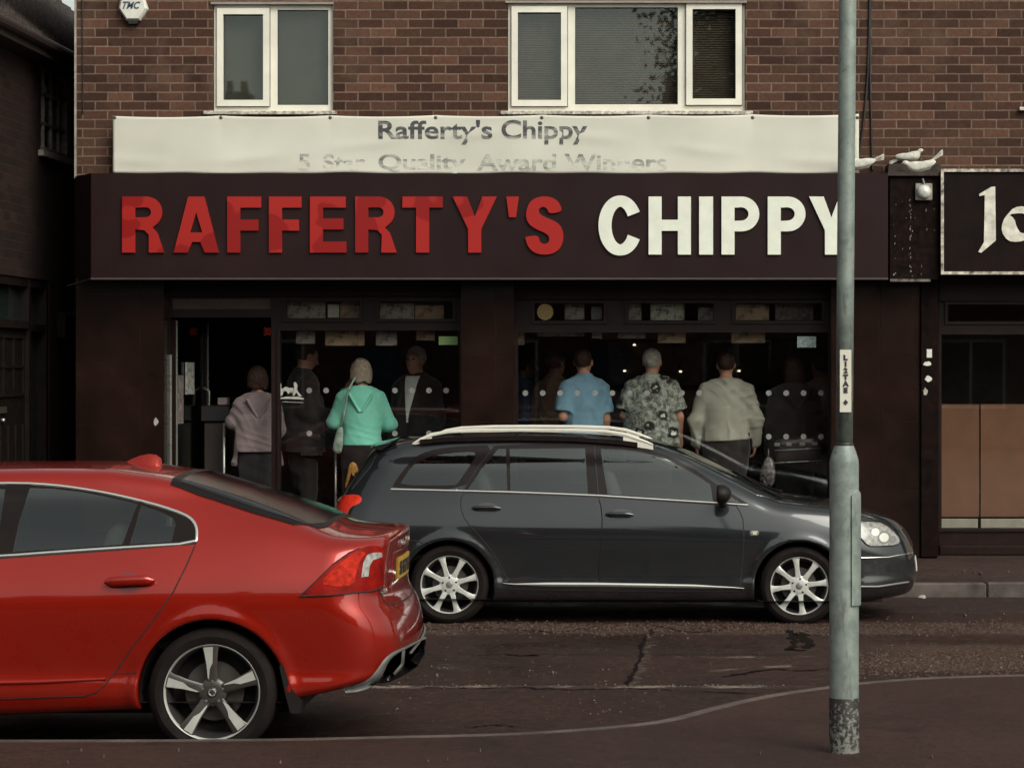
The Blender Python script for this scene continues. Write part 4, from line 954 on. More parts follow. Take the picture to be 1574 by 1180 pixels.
pl([(429, 587), (432, 590), (432, 596), (436, 600), (434, 607), (431, 609), (429, 601), (428, 593)]); pl([(451, 588), (454, 587), (457, 592), (456, 599), (460, 605), (464, 609), (459, 609), (455, 603), (452, 608), (449, 608), (452, 600)])
pl([(434, 597), (439, 594), (444, 596), (450, 596), (450, 602), (446, 601), (443, 606), (440, 601), (435, 601)]); pl([(430, 611), (440, 609.5), (458, 609.5), (467, 612), (466, 614), (446, 613), (431, 613)])
t.build('window_emblem', MATS['dull_sticker'] if 'dull_sticker' in MATS else mat('emblem_white', (.42, .42, .38), .6), sw1)
t = MB(); pl([(433, 616.5), (466, 618), (466, 619.2), (433, 618)]); t.build('emblem_lettering', frost, sw1)
# door frame, transom light, open door leaf
Z = lambda v: fz(v, SY); X = lambda v: fx(v, SY)
V, Fc = curve_mesh([[(X(252), .26), (X(252), Z(455)), (X(420), Z(455)), (X(420), .26), (X(417), .26), (X(417), Z(488)), (X(262), Z(488)), (X(262), .26)]] + [[(X(265), Z(475)), (X(265), Z(459)), (X(416), Z(459)), (X(416), Z(475))]], .07)
dfr = mesh('door_frame', on_wall(V, 0, 0, SY + .035), Fc, dk2, bld)
MB().box(X(265), X(416), SY + .02, SY + .028, Z(475), Z(459)).build('transom_pane', mat('milky_pane', (.085, .065, .06), .15, coat=1), dfr)
alu = mat('aluminium', (.42, .43, .40), .30, .7, var=.1)
MB().box(X(262) - .004, X(262) + .014, SY - .02, SY + .0, .27, Z(545)).build('door_edge_trim', alu, dfr)
dl = thing('shop_door', 'glazed shop door swung open inwards, with silver edges and a notice stuck to the glass', 'door', (X(268), SY + .05, .31))
def dlp(u, v, z): # u along leaf, v thickness
    ca, sa = math.cos(math.radians(81)), math.sin(math.radians(81)); return (X(268) + u * ca - v * sa, SY + .05 + u * sa + v * ca, z)
def dbox(u0, u1, v0, v1, z0, z1):
    V = [dlp(u, v, z) for z in (z0, z1) for u, v in ((u0, v0), (u1, v0), (u1, v1), (u0, v1))]; return MB().add(V, [(3, 2, 1, 0), (4, 5, 6, 7), (0, 1, 5, 4), (1, 2, 6, 5), (2, 3, 7, 6), (3, 0, 4, 7)])
top_ = Z(492); 
dbox(0, .05, 0, .045, .32, top_).build('door_stile', dk2, dl); dbox(.85, .90, 0, .045, .32, top_).build('door_stile', dk2, dl)
dbox(.05, .85, 0, .045, top_ - .06, top_).build('door_rail', dk2, dl); dbox(.05, .85, 0, .045, .32, .52).build('door_rail', dk2, dl)
dbox(.05, .85, .018, .026, .52, top_ - .06).build('door_pane', shopg, dl)
for u in (.012, .875): dbox(u, u + .018, -.012, -.002, .33, top_ - .004).build('door_edge', alu, dl)
t = MB(); t.tube([dlp(.78, -.002, .75), dlp(.78, -.05, .78), dlp(.78, -.05, 1.75), dlp(.78, -.002, 1.78)], .013, 10); t.build('door_handle', alu, dl, True)
dbox(.30, .52, -.0, .012, 1.72, 2.02).build('notice', mat('paper_notice', (.36, .35, .32), .7, var=.4, vscale=25), dl)
dbox(.10, .22, -.0, .012, 1.45, 1.9).build('notice', mat('dull_notice', (.16, .13, .12), .7, var=.5, vscale=25), dl)
# ---------------- fascia sign
FY = 23.4
sign = thing('fascia_sign', 'wide dark shop fascia with large red and white raised capital letters', 'sign', (fx(140, FY), FY, fz(428, FY)))
zA, zB = fz(429, FY), fz(266.5, FY)
V = [(fx(140, FY), FY, 0), (fx(1365, FY), FY, 0), (fx(1365, FY) + .0, WY - .002, 0), (fx(115, WY), WY - .002, 0)]
V = [(a, b, zA) for a, b, _ in V] + [(a, b, zB) for a, b, _ in V]
fasm = mat('fascia_panel', (.0165, .0062, .0068), .45, var=.12, vscale=1.2, spec=.2)
mesh('board', V, [(3, 2, 1, 0), (4, 5, 6, 7), (0, 1, 5, 4), (1, 2, 6, 5), (2, 3, 7, 6), (3, 0, 4, 7)], fasm, sign)
t = MB(); t.box(fx(140, FY), fx(1365, FY), FY - .006, FY - .001, zA - .004, zA + .012); t.tube([(fx(140, FY) + .003, FY, zA + .004), (fx(115, WY) - .06, WY - .02, zA - .05)], .007, 6); t.build('edge_trim', mat('dull_edge', (.055, .04, .04), .5), sign)
for sx in (247, 562, 875, 1190): MB().box(fx(sx, FY) - .0012, fx(sx, FY) + .0012, FY - .0012, FY - .0004, zA + .014, zB - .004).build('panel_joint', dk, sign)
def gl(ch, w, h=88.0, t=20.0, v=17.0):
    """capital letter outlines, origin top-left, y down"""
    c = w / 2
    if ch == 'I': return [[(0, 0), (w, 0), (w, h), (0, h)]]
    if ch == 'H': a = h * .40; b = a + v; return [[(0, 0), (t, 0), (t, a), (w - t, a), (w - t, 0), (w, 0), (w, h), (w - t, h), (w - t, b), (t, b), (t, h), (0, h)]]
    if ch == 'T': return [[(0, 0), (w, 0), (w, v), (c + t / 2, v), (c + t / 2, h), (c - t / 2, h), (c - t / 2, v), (0, v)]]
    if ch == 'F': return [[(0, 0), (w, 0), (w, v), (t, v), (t, h * .41), (w * .92, h * .41), (w * .92, h * .41 + v), (t, h * .41 + v), (t, h), (0, h)]]
    if ch == 'E': return [[(0, 0), (w * .98, 0), (w * .98, v), (t, v), (t, h * .39), (w * .92, h * .39), (w * .92, h * .39 + v), (t, h * .39 + v), (t, h - v), (w, h - v), (w, h), (0, h)]]
    if ch == 'A': return [[(c - t * .62, 0), (c + t * .62, 0), (w, h), (w - t * 1.08, h), (w - t * 1.42, h * .81), (t * 1.42, h * .81), (t * 1.08, h), (0, h)], [(c, h * .28), (c - w * .135, h * .64), (c + w * .135, h * .64)]]
    if ch == 'Y': return [[(0, 0), (t * 1.12, 0), (c, h * .36), (w - t * 1.12, 0), (w, 0), (c + t / 2, h * .58), (c + t / 2, h), (c - t / 2, h), (c - t / 2, h * .58)]]
    if ch == "'": return [[(0, 0), (w, 0), (w * .78, h * .37), (w * .22, h * .37)]]
    if ch in 'PR':
        r = h * (.30 if ch == 'P' else .28); hh = 2 * r; o = [(0, 0), (w - r, 0)] + [(a, b) for a, b in arc(w - r, r, r, r, -90, 90, 14)][1:]
        if ch == 'P': o += [(t, hh), (t, h), (0, h)]
        else: o = o[:-3] + [(w - r * .62, hh * .985), (w - r * .30, hh * 1.16), (w + 3, h), (w - t * 1.02, h), (t * 2.05, hh * 1.22), (t * 1.7, hh * 1.07), (t, hh * 1.05), (t, h), (0, h)]
        ri = r - v; hole = [(t, v), (t, hh - v + 1)] + [(a, b) for a, b in arc(w - r - 1, r, ri * 1.15, ri + .5, 90, -90, 10)]
        return [o, hole]
    def stroke(P, T):
        P = np.array(P); tg = np.gradient(P, axis=0); tg /= np.linalg.norm(tg, axis=1)[:, None]; nn = np.stack([-tg[:, 1], tg[:, 0]], 1); T = np.array(T)[:, None] / 2
        return [[tuple(q) for q in P + nn * T] + [tuple(q) for q in (P - nn * T)[::-1]]]
    if ch == 'C':
        P = arc(c + 1, h / 2, (w - t) / 2 + 1, (h + 3 - v) / 2, -28, -332, 36); return stroke(P, [v + (t - v) * abs(math.cos(math.radians(-28 - 304 * i / 36))) for i in range(37)])
    if ch == 'S':
        def q(a, b): return (a * w, b * h)
        outer = [q(*p) for p in [(.97, .26), (.62, .30), (.58, .21), (.50, .18), (.42, .18), (.36, .22), (.36, .27), (.42, .32), (.60, .375), (.80, .43), (.93, .50), (1.0, .62), (1.0, .76), (.93, .88), (.80, .96), (.62, 1.0), (.40, 1.0), (.22, .96), (.08, .87), (.01, .74), (0, .69), (.34, .665), (.37, .76), (.44, .81), (.53, .82), (.61, .79), (.64, .73), (.61, .67), (.50, .62), (.28, .56), (.12, .49), (.03, .39), (.02, .27), (.08, .14), (.20, .045), (.36, .005), (.52, -.005), (.68, .01), (.83, .06), (.93, .15)]]
        return [[tuple(p) for p in smoothline(outer, 2, True)]]
redL = bpy.data.materials.new('red_sign_letter'); redL.use_nodes = True; g = NT(redL); p = g.n['Principled BSDF']
tc = g.new('ShaderNodeTexCoord').outputs['Object']
nz = g.noise(1.4, tc, 2); f = g.ramp(nz, .535, .545)  # hard-edged noise mask: reflected sky and tree painted as two reds
g.l.new(g.mix(f, (.33, .012, .009), (.23, .0038, .0030)), p.inputs['Base Color']); p.inputs['Roughness'].default_value = .32; p.inputs['Coat Weight'].default_value = .3
whL = mat('white_sign_letter', (.70, .71, .62), .4, var=.06, vscale=8)
for ch, a, b, m in [('R', 188.5, 250, redL), ('A', 267.7, 337, redL), ('F', 350, 402, redL), ('F', 414, 464, redL), ('E', 477, 533, redL), ('R', 546.5, 607, redL), ('T', 619, 681, redL), ('Y', 696, 764, redL), ("'", 778.5, 797.7, redL), ('S', 807.5, 866, redL),
                    ('C', 920, 985, whL), ('H', 997, 1062, whL), ('I', 1074.6, 1096, whL), ('P', 1109, 1167, whL), ('P', 1180, 1238, whL), ('Y', 1243.5, 1312, whL)]:
    y0 = 302.5; h = 86 if m is redL and ch != 'S' else 89
    P = [[(fx(a + u, FY), fz(y0 + v, FY)) for u, v in o] for o in gl(ch, b - a, h)]
    V, Fc = curve_mesh(P, .022); mesh('letter', on_wall(V, 0, 0, FY - .014), Fc, m, sign)
# ---------------- banner
BY = 23.70
ban = thing('banner', 'faded white cloth banner pinned above the fascia, its grey lettering half washed out', 'banner', (fx(174, BY), BY, fz(266, BY)))
gx = [174, 340, 508, 670, 833, 997, 1157, 1318]
def bsurf(u, v): # u px, v 0 top..1 bottom -> X,Y,Z
    k = np.searchsorted(gx, u) - 1; k = np.clip(k, 0, 6); a = np.array(gx)[k]; b = np.array(gx)[k + 1]; s_ = (u - a) / (b - a); sag = np.sin(np.clip(s_, 0, 1) * PI) ** .8
    top = 178.5 - (u - 174) * .0025 + 2.6 * sag; bot = 266.5 + .6 * np.sin(u * .021) - .6 * np.sin(u * .05)
    yy = BY - .012 - .018 * sag * (1 - v) ** 2 - .004 * np.sin(u * .03 + v * 3.2) * v - .005 * np.sin(u * .013 - v * 5) * v - .006 * np.exp(-((v - .55 - .25 * np.sin(u * .006)) / .10) ** 2) * np.sin(u * .018 + 1) ** 2 - .0012 * np.sin(u * .11 + v * 9 + 2 * np.sin(u * .02)) * v
    dgy = (u * .035 + v * 2.2); yy = yy - .0012 * np.sin(dgy * 2.1) * v * (1 - v) * 3
    return fx(u, BY), yy, fz(top + (bot - top) * v, BY)
U = np.linspace(174, 1320, 340); Vv = np.linspace(0, 1, 26); UU, VV = np.meshgrid(U, Vv); Xb, Yb, Zb = bsurf(UU, VV)
P = np.stack([Xb.ravel(), Yb.ravel(), Zb.ravel()], 1); n = 340
Fb = [(r * n + i + n, r * n + i + n + 1, r * n + i + 1, r * n + i) for r in range(25) for i in range(n - 1)]
P2 = P + [0, .003, 0]; N2 = len(P); rim = [i for i in range(n)] + [r * n + n - 1 for r in range(1, 26)] + [25 * n + i for i in range(n - 2, -1, -1)] + [r * n for r in range(24, 0, -1)]
Fb2 = [tuple(i + N2 for i in f[::-1]) for f in Fb] + [(rim[i], rim[(i + 1) % len(rim)], rim[(i + 1) % len(rim)] + N2, rim[i] + N2) for i in range(len(rim))]
mesh('banner_cloth', np.vstack([P, P2]), Fb + Fb2, mat('banner_cloth', (.58, .565, .49), .55, var=.05, vscale=1.5), ban, True)
fade = bpy.data.materials.new('faded_print'); fade.use_nodes = True; g = NT(fade); p = g.n['Principled BSDF']; tc = g.new('ShaderNodeTexCoord').outputs['Object']
mp = g.new('ShaderNodeMapping'); mp.inputs['Scale'].default_value = (1, 1, 4); g.l.new(tc, mp.inputs[0])
sp = g.new('ShaderNodeSeparateXYZ'); g.l.new(tc, sp.inputs[0])
hz = g.ramp(sp.outputs[2], .0, .52, -.02, .30); ff = g.math('ADD', g.noise(3.4, mp.outputs[0], 5, .7), hz)
g.l.new(g.mix(g.ramp(ff, .45, .74), (.57, .555, .48), (.050, .050, .058)), p.inputs['Base Color']); p.inputs['Roughness'].default_value = .6
def ban_text(body, x0, x1, y0, y1, bold):
    V, Fc = text_vf(body, x1 - x0, y1 - y0, 1, bold)
    u = V[:, 0] + (x0 + x1) / 2; py_ = (y0 + y1) / 2 - V[:, 1]; v = np.clip((py_ - 179) / 87.5, 0, 1); a, b, c = bsurf(u, v)
    mesh('banner_lettering', np.stack([a, b - .0012 - .0004 * (V[:, 2] > 0), fz(py_, BY)], 1), Fc, fade, ban)
for w_, a, b, c, d in (("Rafferty's", 582, 757, 185, 223), ('Chippy', 771, 903, 185, 223), ('5', 459, 477, 237, 263), ('Star', 497, 562, 237, 263), ('Quality', 582, 716, 237, 268.5), ('Award', 733, 855, 237, 263), ('Winners', 868, 1025, 237, 263)): ban_text(w_, a, b, c, d, .022)
t = MB()
for a in gx: t.lathe([(0, -.006), (.012, -.004), (.016, 0), (.016, .012)], (fx(a + (3 if a < 200 else 0), BY), BY - .016, fz(181, BY)), n=14)
t.build('banner_pins', mat('eyelet', (.12, .10, .09), .4, .5), ban, True)
# ---------------- alarm box with lettering
AY = WY
al = thing('alarm_box', 'white hexagonal alarm box with small blue-grey lettering high on the brick wall', 'alarm box', (fx(205, AY), AY, fz(20, AY)))
hx = [(188, -6), (222, -6), (229, 15), (217, 33), (196, 33), (184, 15)]
def scal(P, k, c=(206, 13)): return [(c[0] + (a - c[0]) * k, c[1] + (b - c[1]) * k) for a, b in P]
t = MB(); o_ = [(fx(a, AY), fz(b, AY)) for a, b in hx]; i_ = [(fx(a, AY), fz(b, AY)) for a, b in scal(hx, .86)]
V = [(a, AY - .001, b) for a, b in o_] + [(a, AY - .05, b) for a, b in o_] + [(a, AY - .075, b) for a, b in i_]
t.add(V, [(k, (k + 1) % 6, (k + 1) % 6 + 6, k + 6) for k in range(6)] + [(k + 6, (k + 1) % 6 + 6, (k + 1) % 6 + 12, k + 12) for k in range(6)] + [(12, 13, 14, 15, 16, 17)]); t.build('cover', mat('alarm_white', (.60, .59, .54), .4), al)
outline_ = [(198, 33), (215, 33), (213, 38), (200, 38)]; MB().prism([(fx(a, AY), fz(b, AY)) for a, b in outline_], AY - .06, AY - .002).build('sounder', blk, al)
V, Fc = text_vf('TMC', 27 / 168, 11 / 168, .004, .02, .35); mesh('alarm_lettering', on_wall(V, fx(205, AY), fz(10, AY), AY - .078), Fc, mat('alarm_ink', (.05, .07, .10), .5), al)
# ---------------- right-hand console, light, neighbour sign
con = thing('party_wall_console', 'flaking dark console box between the two shop signs', 'wall box', (fx(1366, 23.5), 23.5, fz(430, 23.5)))
t = MB(); t.box(fx(1367, 23.5), fx(1444, 23.5), 23.50, WY - .002, fz(430, 23.5), fz(272, 23.5), .006); t.build('box', mat('flaking_black', (.009, .0038, .0030), .8, spec=.1, var=.6, vscale=14, bump=.6, bscale=30), con)
t = MB(); t.box(fx(1364, 23.5), fx(1446, 23.5), 23.46, WY - .002, fz(271, 23.5), fz(265, 23.5), .003); t.box(fx(1366, 23.6), fx(1447, 23.6), 23.64, WY - .002, fz(265, 23.5) + .001, fz(252.5, 23.7), .003); t.build('ledge', mat('ledge_dark', (.035, .022, .018), .8, var=.5, vscale=20), con)
t = MB(); t.box(fx(1368, 23.5), fx(1430, 23.5), 23.47, 23.499, fz(433, 23.5), fz(429, 23.5)); t.build('bottom_trim', mat('worn_metal', (.12, .10, .09), .6, .3, var=.7, vscale=20), con)
t = MB()
for _ in range(46):
    a = rnd.choice([rnd.gauss(1399, 1.3), rnd.gauss(1399, 1.3), rnd.gauss(1376, 2), rnd.uniform(1370, 1440)]); b = rnd.uniform(305, 425); r = rnd.uniform(.4, 1.0); q = [(fx(a + r * rnd.uniform(.4, 1.3) * math.cos(s), 23.5), fz(b + r * rnd.uniform(.8, 3.6) * math.sin(s), 23.5)) for s in np.linspace(0, 2 * PI, 7)[:-1]]; t.prism(q, 23.4975, 23.4995)
tag(t.build('paint_flakes', mat('old_white_paint', (.22, .19, .165), .8, var=.6, vscale=60), con), kind='stuff')
fl = thing('wall_light', 'small square white lamp with a round lens on the console below the birds', 'wall light', (fx(1420, 23.47), 23.47, fz(295, 23.47)))
MB().box(fx(1407, 23.47), fx(1433, 23.47), 23.46, 23.499, fz(308, 23.47), fz(282, 23.47), .006).build('plate', mat('lamp_plate', (.24, .23, .20), .5, var=.3, vscale=20), fl)
t = MB(); t.lathe([(0, -.055), (.03, -.052), (.055, -.035), (.066, -.008), (.066, .004)], (fx(1420, 23.46), 23.458, fz(295, 23.46)), n=32); t.build('lens', mat('lamp_lens', (.55, .54, .49), .25, coat=.6, var=.2, vscale=40), fl, True)
t = MB(); t.tube([(fx(1421, 23.45), 23.45, fz(283, 23.45)), (fx(1418, 23.45), 23.44, fz(275, 23.45))], .008, 8); t.build('bracket', mat('bracket', (.3, .28, .25), .5), fl)
NY = 23.45
ns = thing('neighbour_sign', 'black sign board with a white border and cream old-style lettering over the next shop', 'sign', (fx(1447, NY), NY, fz(420, NY)))
XE = 8.6
MB().box(fx(1447, NY), XE, NY, WY - .002, fz(421, NY), fz(262, NY)).build('board', mat('neighbour_board', (.0075, .0026, .0020), .6, var=.4, vscale=5, spec=.12), ns)
V, Fc = curve_mesh(ring(fx(1446, NY), XE + .02, fz(422, NY), fz(260, NY), [(fx(1450.5, NY), XE - .01, fz(417.5, NY), fz(264.5, NY))]), .02)
mesh('border', on_wall(V, 0, 0, NY - .011), Fc, mat('worn_white_border', (.42, .37, .31), .65, var=.7, vscale=18), ns)
crm = mat('cream_letter', (.60, .57, .49), .5, var=.2, vscale=14)
def cp(a, b): return (1040 + a / 2.948, b / 2.948)
lo_ = [cp(*q) for q in [(1443, 846), (1446, 1090), (1380, 1146), (1366, 1142), (1392, 1098), (1396, 884), (1372, 890), (1370, 880), (1400, 862), (1425, 848)]]
V, Fc = curve_mesh([[(fx(a, NY), fz(b, NY)) for a, b in lo_]], .012); mesh('letter', on_wall(V, 0, 0, NY - .008), Fc, crm, ns)
oo = [cp(*q) for q in [(1500, 970), (1528, 940), (1574, 934), (1612, 950), (1640, 985), (1642, 1040), (1610, 1080), (1545, 1098), (1500, 1092), (1470, 1050), (1478, 1000)]]
oi = [cp(*q) for q in [(1502, 972), (1530, 990), (1540, 1030), (1560, 1060), (1590, 1052), (1596, 1010), (1585, 975), (1560, 965)]]
V, Fc = curve_mesh([[(fx(a, NY), fz(b, NY)) for a, b in smoothline(oo, 1, True)], [(fx(a, NY), fz(b, NY)) for a, b in smoothline(oi, 1, True)]], .012); mesh('letter', on_wall(V, 0, 0, NY - .008), Fc, crm, ns)
# neighbour blinds and sill
nb = mat('brown_vertical_blind', (.19, .085, .046), .7, var=.14, vscale=3)
for a, b in ((1446, 1505), (1507.5, 1640), (1642, 1772), (1798, 1990), (1993, 2185)):
    bl_ = thing('window_blind', 'x', 'blind', (fx(a, SY + .1), SY + .10, 0)); 
    t = MB(); t.box(fx(a, SY + .1), fx(b, SY + .1), SY + .10, SY + .108, fz(794, SY + .1), fz(621, SY + .1)); t.build('blind_sheet', nb, bl_)
    t = MB(); t.box(fx(a, SY + .1), fx(b - 2, SY + .1), SY + .092, SY + .114, fz(811, SY + .1), fz(797, SY + .1), .004); t.build('bottom_bar', mat('pale_bar', (.40, .37, .31), .5), bl_)
    bl_['label'] = {1446: 'narrow brown pull-up blind at the left end of the neighbouring shop window', 1507.5: 'brown pull-up blind beside the narrow one, at the right edge of the photo'}.get(a, 'brown blind further along the neighbouring shop window'); bl_['group'] = 'brown blinds in the neighbouring shop window'
MB().box(fx(1443, SY), XR - .1, SY + .12, SY + .14, .3, .8).build('stallriser_back', dk, bld)
MB().box(fx(1443, SY), XR - .1, SY + 2.2, SY + 2.3, .3, 2.8).build('interior_wall', mat('neighbour_interior', (.030, .020, .017), .7), bld)
MB().box(fx(1443, SY - .1), XR - .1, SY - .14, SY - .005, .25, fz(838, SY - .1), .01).build('shop_step', dk, bld)
# stickers on piers
def sticker(px_, py_, w_, h_, lab, y=py - .034, m=wst, jag=True, grp=None, rnd_=False):
    pts = [(px_ + w_ / 2 * math.cos(q) * (1 if not jag else rnd.uniform(.75, 1.25)), py_ + h_ / 2 * math.sin(q) * (1 if not jag else rnd.uniform(.7, 1.2))) for q in np.linspace(0, 2 * PI, 12)[:-1]] if jag else [(px_ - w_ / 2, py_ - h_ / 2), (px_ + w_ / 2, py_ - h_ / 2), (px_ + w_ / 2, py_ + h_ / 2), (px_ - w_ / 2, py_ + h_ / 2)]
    if rnd_: pts = [(px_ + w_ / 2 * math.cos(q), py_ + h_ / 2 * math.sin(q)) for q in np.linspace(0, 2 * PI, 33)[:-1]]
    P = [(fx(a, y), fz(b, y)) for a, b in pts]; V, Fc = curve_mesh([P], .003); V = on_wall(V, 0, 0, y); o = mesh('sticker', V, Fc, m, origin=(fx(px_, y), y, fz(py_, y)))
    tag(o, lab, 'sticker', grp); return o
G_ = 'scraps of stickers on the pier right of the chip shop'
sticker(1428.5, 543, 8, 13, 'rectangular white sticker, topmost of the scraps on the pier', jag=False, grp=G_); sticker(1425.5, 559, 13, 8, 'torn white sticker scrap just below the rectangular one on the pier', grp=G_)
sticker(1427.5, 582, 12, 9, 'torn grey-white sticker scrap third from top on the pier', grp=G_); sticker(1422.5, 602, 7, 12, 'small pale sticker lowest of the scraps on the pier', grp=G_, m=mat('dull_sticker', (.35, .34, .29), .6, var=.4, vscale=60))
sticker(239.5, 648, 7, 12, 'small pale sticker alone on the dark tiled pilaster left of the shop door', y=py - .003, m=MATS['dull_sticker'])
sticker(689, 523.5, 29, 13, 'bright green rectangular sticker in the top corner of the left shop window', y=SY + .017, m=mat('green_sticker', (.22, .36, .12), .5, var=.15, vscale=60), jag=False)
sticker(1240, 525.5, 29, 17, 'pale blue notice in the top right corner of the right shop window', y=SY + .017, m=mat('pale_blue_sticker', (.30, .38, .36), .5, var=.45, vscale=45), jag=False)
o = sticker(838, 479.5, 25, 25, 'round yellow sticker in the high pane left of the right shop window', y=SY + .017, m=mat('yellow_sticker', (.30, .20, .07), .5, var=.35, vscale=70), rnd_=True)
# ---------------- lamp post
PY = 12.47; s_ = F_PX / PY; lx = lambda p: (p - PX0) / s_; lz = lambda v: CAMZ - (v - PY0) / s_
post = thing('lamp_post', 'tall galvanised steel lamp post with black painted foot on the near pavement', 'lamp post', (lx(1297.5), PY, .13))
galv = bpy.data.materials.new('galvanised'); galv.use_nodes = True; g = NT(galv); p = g.n['Principled BSDF']; tc = g.new('ShaderNodeTexCoord').outputs['Object']
vo = g.new('ShaderNodeTexVoronoi'); vo.inputs['Scale'].default_value = 28; g.l.new(tc, vo.inputs[0])
cc = g.mix(g.ramp(g.noise(7, tc, 6, .7), .3, .7), (.10, .123, .112), (.26, .295, .270)); bwn = g.new('ShaderNodeRGBToBW'); g.l.new(vo.outputs['Color'], bwn.inputs[0])
cc = g.mix(g.ramp(bwn.outputs[0], .2, .8, 0, .35), cc, (.29, .33, .30)); mp = g.new('ShaderNodeMapping'); mp.inputs['Scale'].default_value = (3, 3, .5); g.l.new(tc, mp.inputs[0])
cc = g.mix(g.ramp(g.noise(6, mp.outputs[0], 5, .7), .57, .68, 0, .6), cc, (.07, .065, .055)); cc = g.mix(g.ramp(g.noise(11, tc, 4, .7), .68, .74, 0, .9), cc, (.04, .03, .028))
g.l.new(cc, p.inputs['Base Color']); p.inputs['Metallic'].default_value = .25; p.inputs['Roughness'].default_value = .55; g.l.new(g.bump(g.noise(40, tc), .25, .003), p.inputs['Normal'])
cx = lx(1297.5)
t = MB(); t.lathe([(.0705, .131), (.0705, lz(712)), (.069, lz(706)), (.055, lz(692)), (.048, lz(686)), (.046, lz(684.5))], (cx, PY, 0), 'z', 48); t.build('base', galv, post, True)
t = MB(); t.lathe([(.0722, .1305), (.0722, lz(1072)), (.0706, lz(1071))], (cx, PY, 0), 'z', 48)
bp = bpy.data.materials.new('worn_black_paint'); bp.use_nodes = True; g = NT(bp); p = g.n['Principled BSDF']; tc = g.new('ShaderNodeTexCoord').outputs['Object']
sp = g.new('ShaderNodeSeparateXYZ'); g.l.new(tc, sp.inputs[0]); k = g.math('ADD', g.noise(42, tc, 5, .75), g.ramp(sp.outputs[2], 0, .26, .10, -.03))
g.l.new(g.mix(g.ramp(k, .52, .60), (.012, .009, .008), (.16, .16, .14)), p.inputs['Base Color']); p.inputs['Roughness'].default_value = .6; t.build('painted_foot', bp, post, True)
t = MB(); t.lathe([(.044, lz(686)), (.0455, lz(685)), (.0455, lz(681)), (.043, lz(680))], (cx, PY, 0), 'z', 40); t.build('collar', blk, post, True)
t = MB(); t.tube([(cx + (lx(1305) - cx) * q, PY, lz(684) + (7.6 - lz(684)) * (q / 2.1)) for q in np.linspace(0, 2.1, 8)], [.0415] * 8, 40); t.build('shaft', galv, post, True)
t = MB(); V = []; ra = .0705
zt, zb2 = lz(752), lz(930)
for th in np.linspace(math.radians(-75), math.radians(-2), 12):
    V += [(cx + (ra + .0) * math.cos(th), PY + ra * math.sin(th), z) for z in (zb2, zt)] 
V2_ = []
for th in np.linspace(math.radians(-66), math.radians(-4), 12):
    k = (th - math.radians(-66)) / math.radians(62); ex = .012 * math.sin(k * PI)
    for z, q in ((zb2, ra), (zb2 + .004 + 0, ra + .010), (zt - .03 + ex * 2, ra + .010), (zt - .022 + ex * 2, ra)): V2_.append((cx + q * math.cos(th), PY + q * math.sin(th), z))
t.add(V2_, [(i * 4 + k, (i + 1) * 4 + k, (i + 1) * 4 + k + 1, i * 4 + k + 1) for i in range(11) for k in range(3)] + [(0, 1, 2, 3), (47, 46, 45, 44)]); smooth_by_angle(t.build('access_door', galv, post), 40)
MB().box(lx(1290), lx(1307.5), PY - .0520, PY - .0485, lz(633), lz(537.5)).build('number_plate', mat('post_label_cream', (.62, .59, .50), .5, var=.06), post)
npb = bpy.data.objects['number_plate'] if False else post.children[-1]
zc = 549.5
for ch in 'L12TAE':
    V, Fc = text_vf(ch, None, 8.4 / s_, .003, .07); V[:, 0] *= 1.1; mesh('label_letter', on_wall(V, lx(1298.8), lz(zc), PY - .0536), Fc, mat('label_ink', (.025, .018, .03), .5), npb); zc += 10.0
t = MB(); t.prism([(lx(1298.8 + a), lz(618 + b)) for a, b in ((0, -4.5), (3.8, 0), (0, 4.5), (-3.8, 0))], PY - .0550, PY - .0525); t.build('label_diamond', MATS['label_ink'], npb)
zt = 7.6; xt = cx + (lx(1305) - cx) * 2.1
t = MB(); t.tube([(xt, PY, zt), (xt, PY + .1, zt + .25), (xt, PY + .5, zt + .35), (xt, PY + 1.2, zt + .38)], [.04, .035, .03, .03], 14); t.build('arm', galv, post, True)
t = MB(); t.box(xt - .13, xt + .13, PY + 1.1, PY + 1.75, zt + .30, zt + .44, .03); t.build('lantern', mat('lantern_grey', (.2, .2, .19), .5), post)
# ---------------- building on the left, side wall along the passage
LX = -6.0
lb = thing('side_building', 'dark brick building on the left with tiled eaves and a barred upstairs window', 'building', (LX, 20, .2))
def ly(p, X=LX): return X * F_PX / (p - PX0)          # distance of a point on the side wall seen at p
def lzz(v, Y): return fz(v, Y)
EV = 4.93
wy0, wy1 = ly(62), ly(112); wz0, wz1 = 4.02, 4.86
t = MB()
def swall(holes, x, y0, y1, z0, z1, mb, depth=.12):
    ys = sorted({y0, y1} | {h[0] for h in holes} | {h[1] for h in holes}); zz = sorted({z0, z1} | {h[2] for h in holes} | {h[3] for h in holes})
    for a, b in zip(ys[:-1], ys[1:]):
        for c, d in zip(zz[:-1], zz[1:]):
            if any(h[0] < (a + b) / 2 < h[1] and h[2] < (c + d) / 2 < h[3] for h in holes): continue
            mb.add([(x, a, c), (x, b, c), (x, b, d), (x, a, d)], [(0, 1, 2, 3)])
    for a, b, c, d in holes: mb.add([(x, a, c), (x, b, c), (x, b, d), (x, a, d), (x - depth, a, c), (x - depth, b, c), (x - depth, b, d), (x - depth, a, d)], [(0, 4, 5, 1), (1, 5, 6, 2), (2, 6, 7, 3), (3, 7, 4, 0)])
dy0, dy1 = ly(-10), ly(76); dz0, dz1 = .26, 2.80
swall([(wy0, wy1, wz0, wz1), (dy0, dy1, dz0, dz1)], LX, 19, 34, .2, EV, t)
t.add([(LX, 19, .2), (-14, 19, .2), (-14, 19, EV), (LX, 19, EV)], [(3, 2, 1, 0)]); t.build('brick_wall', brickL, lb)
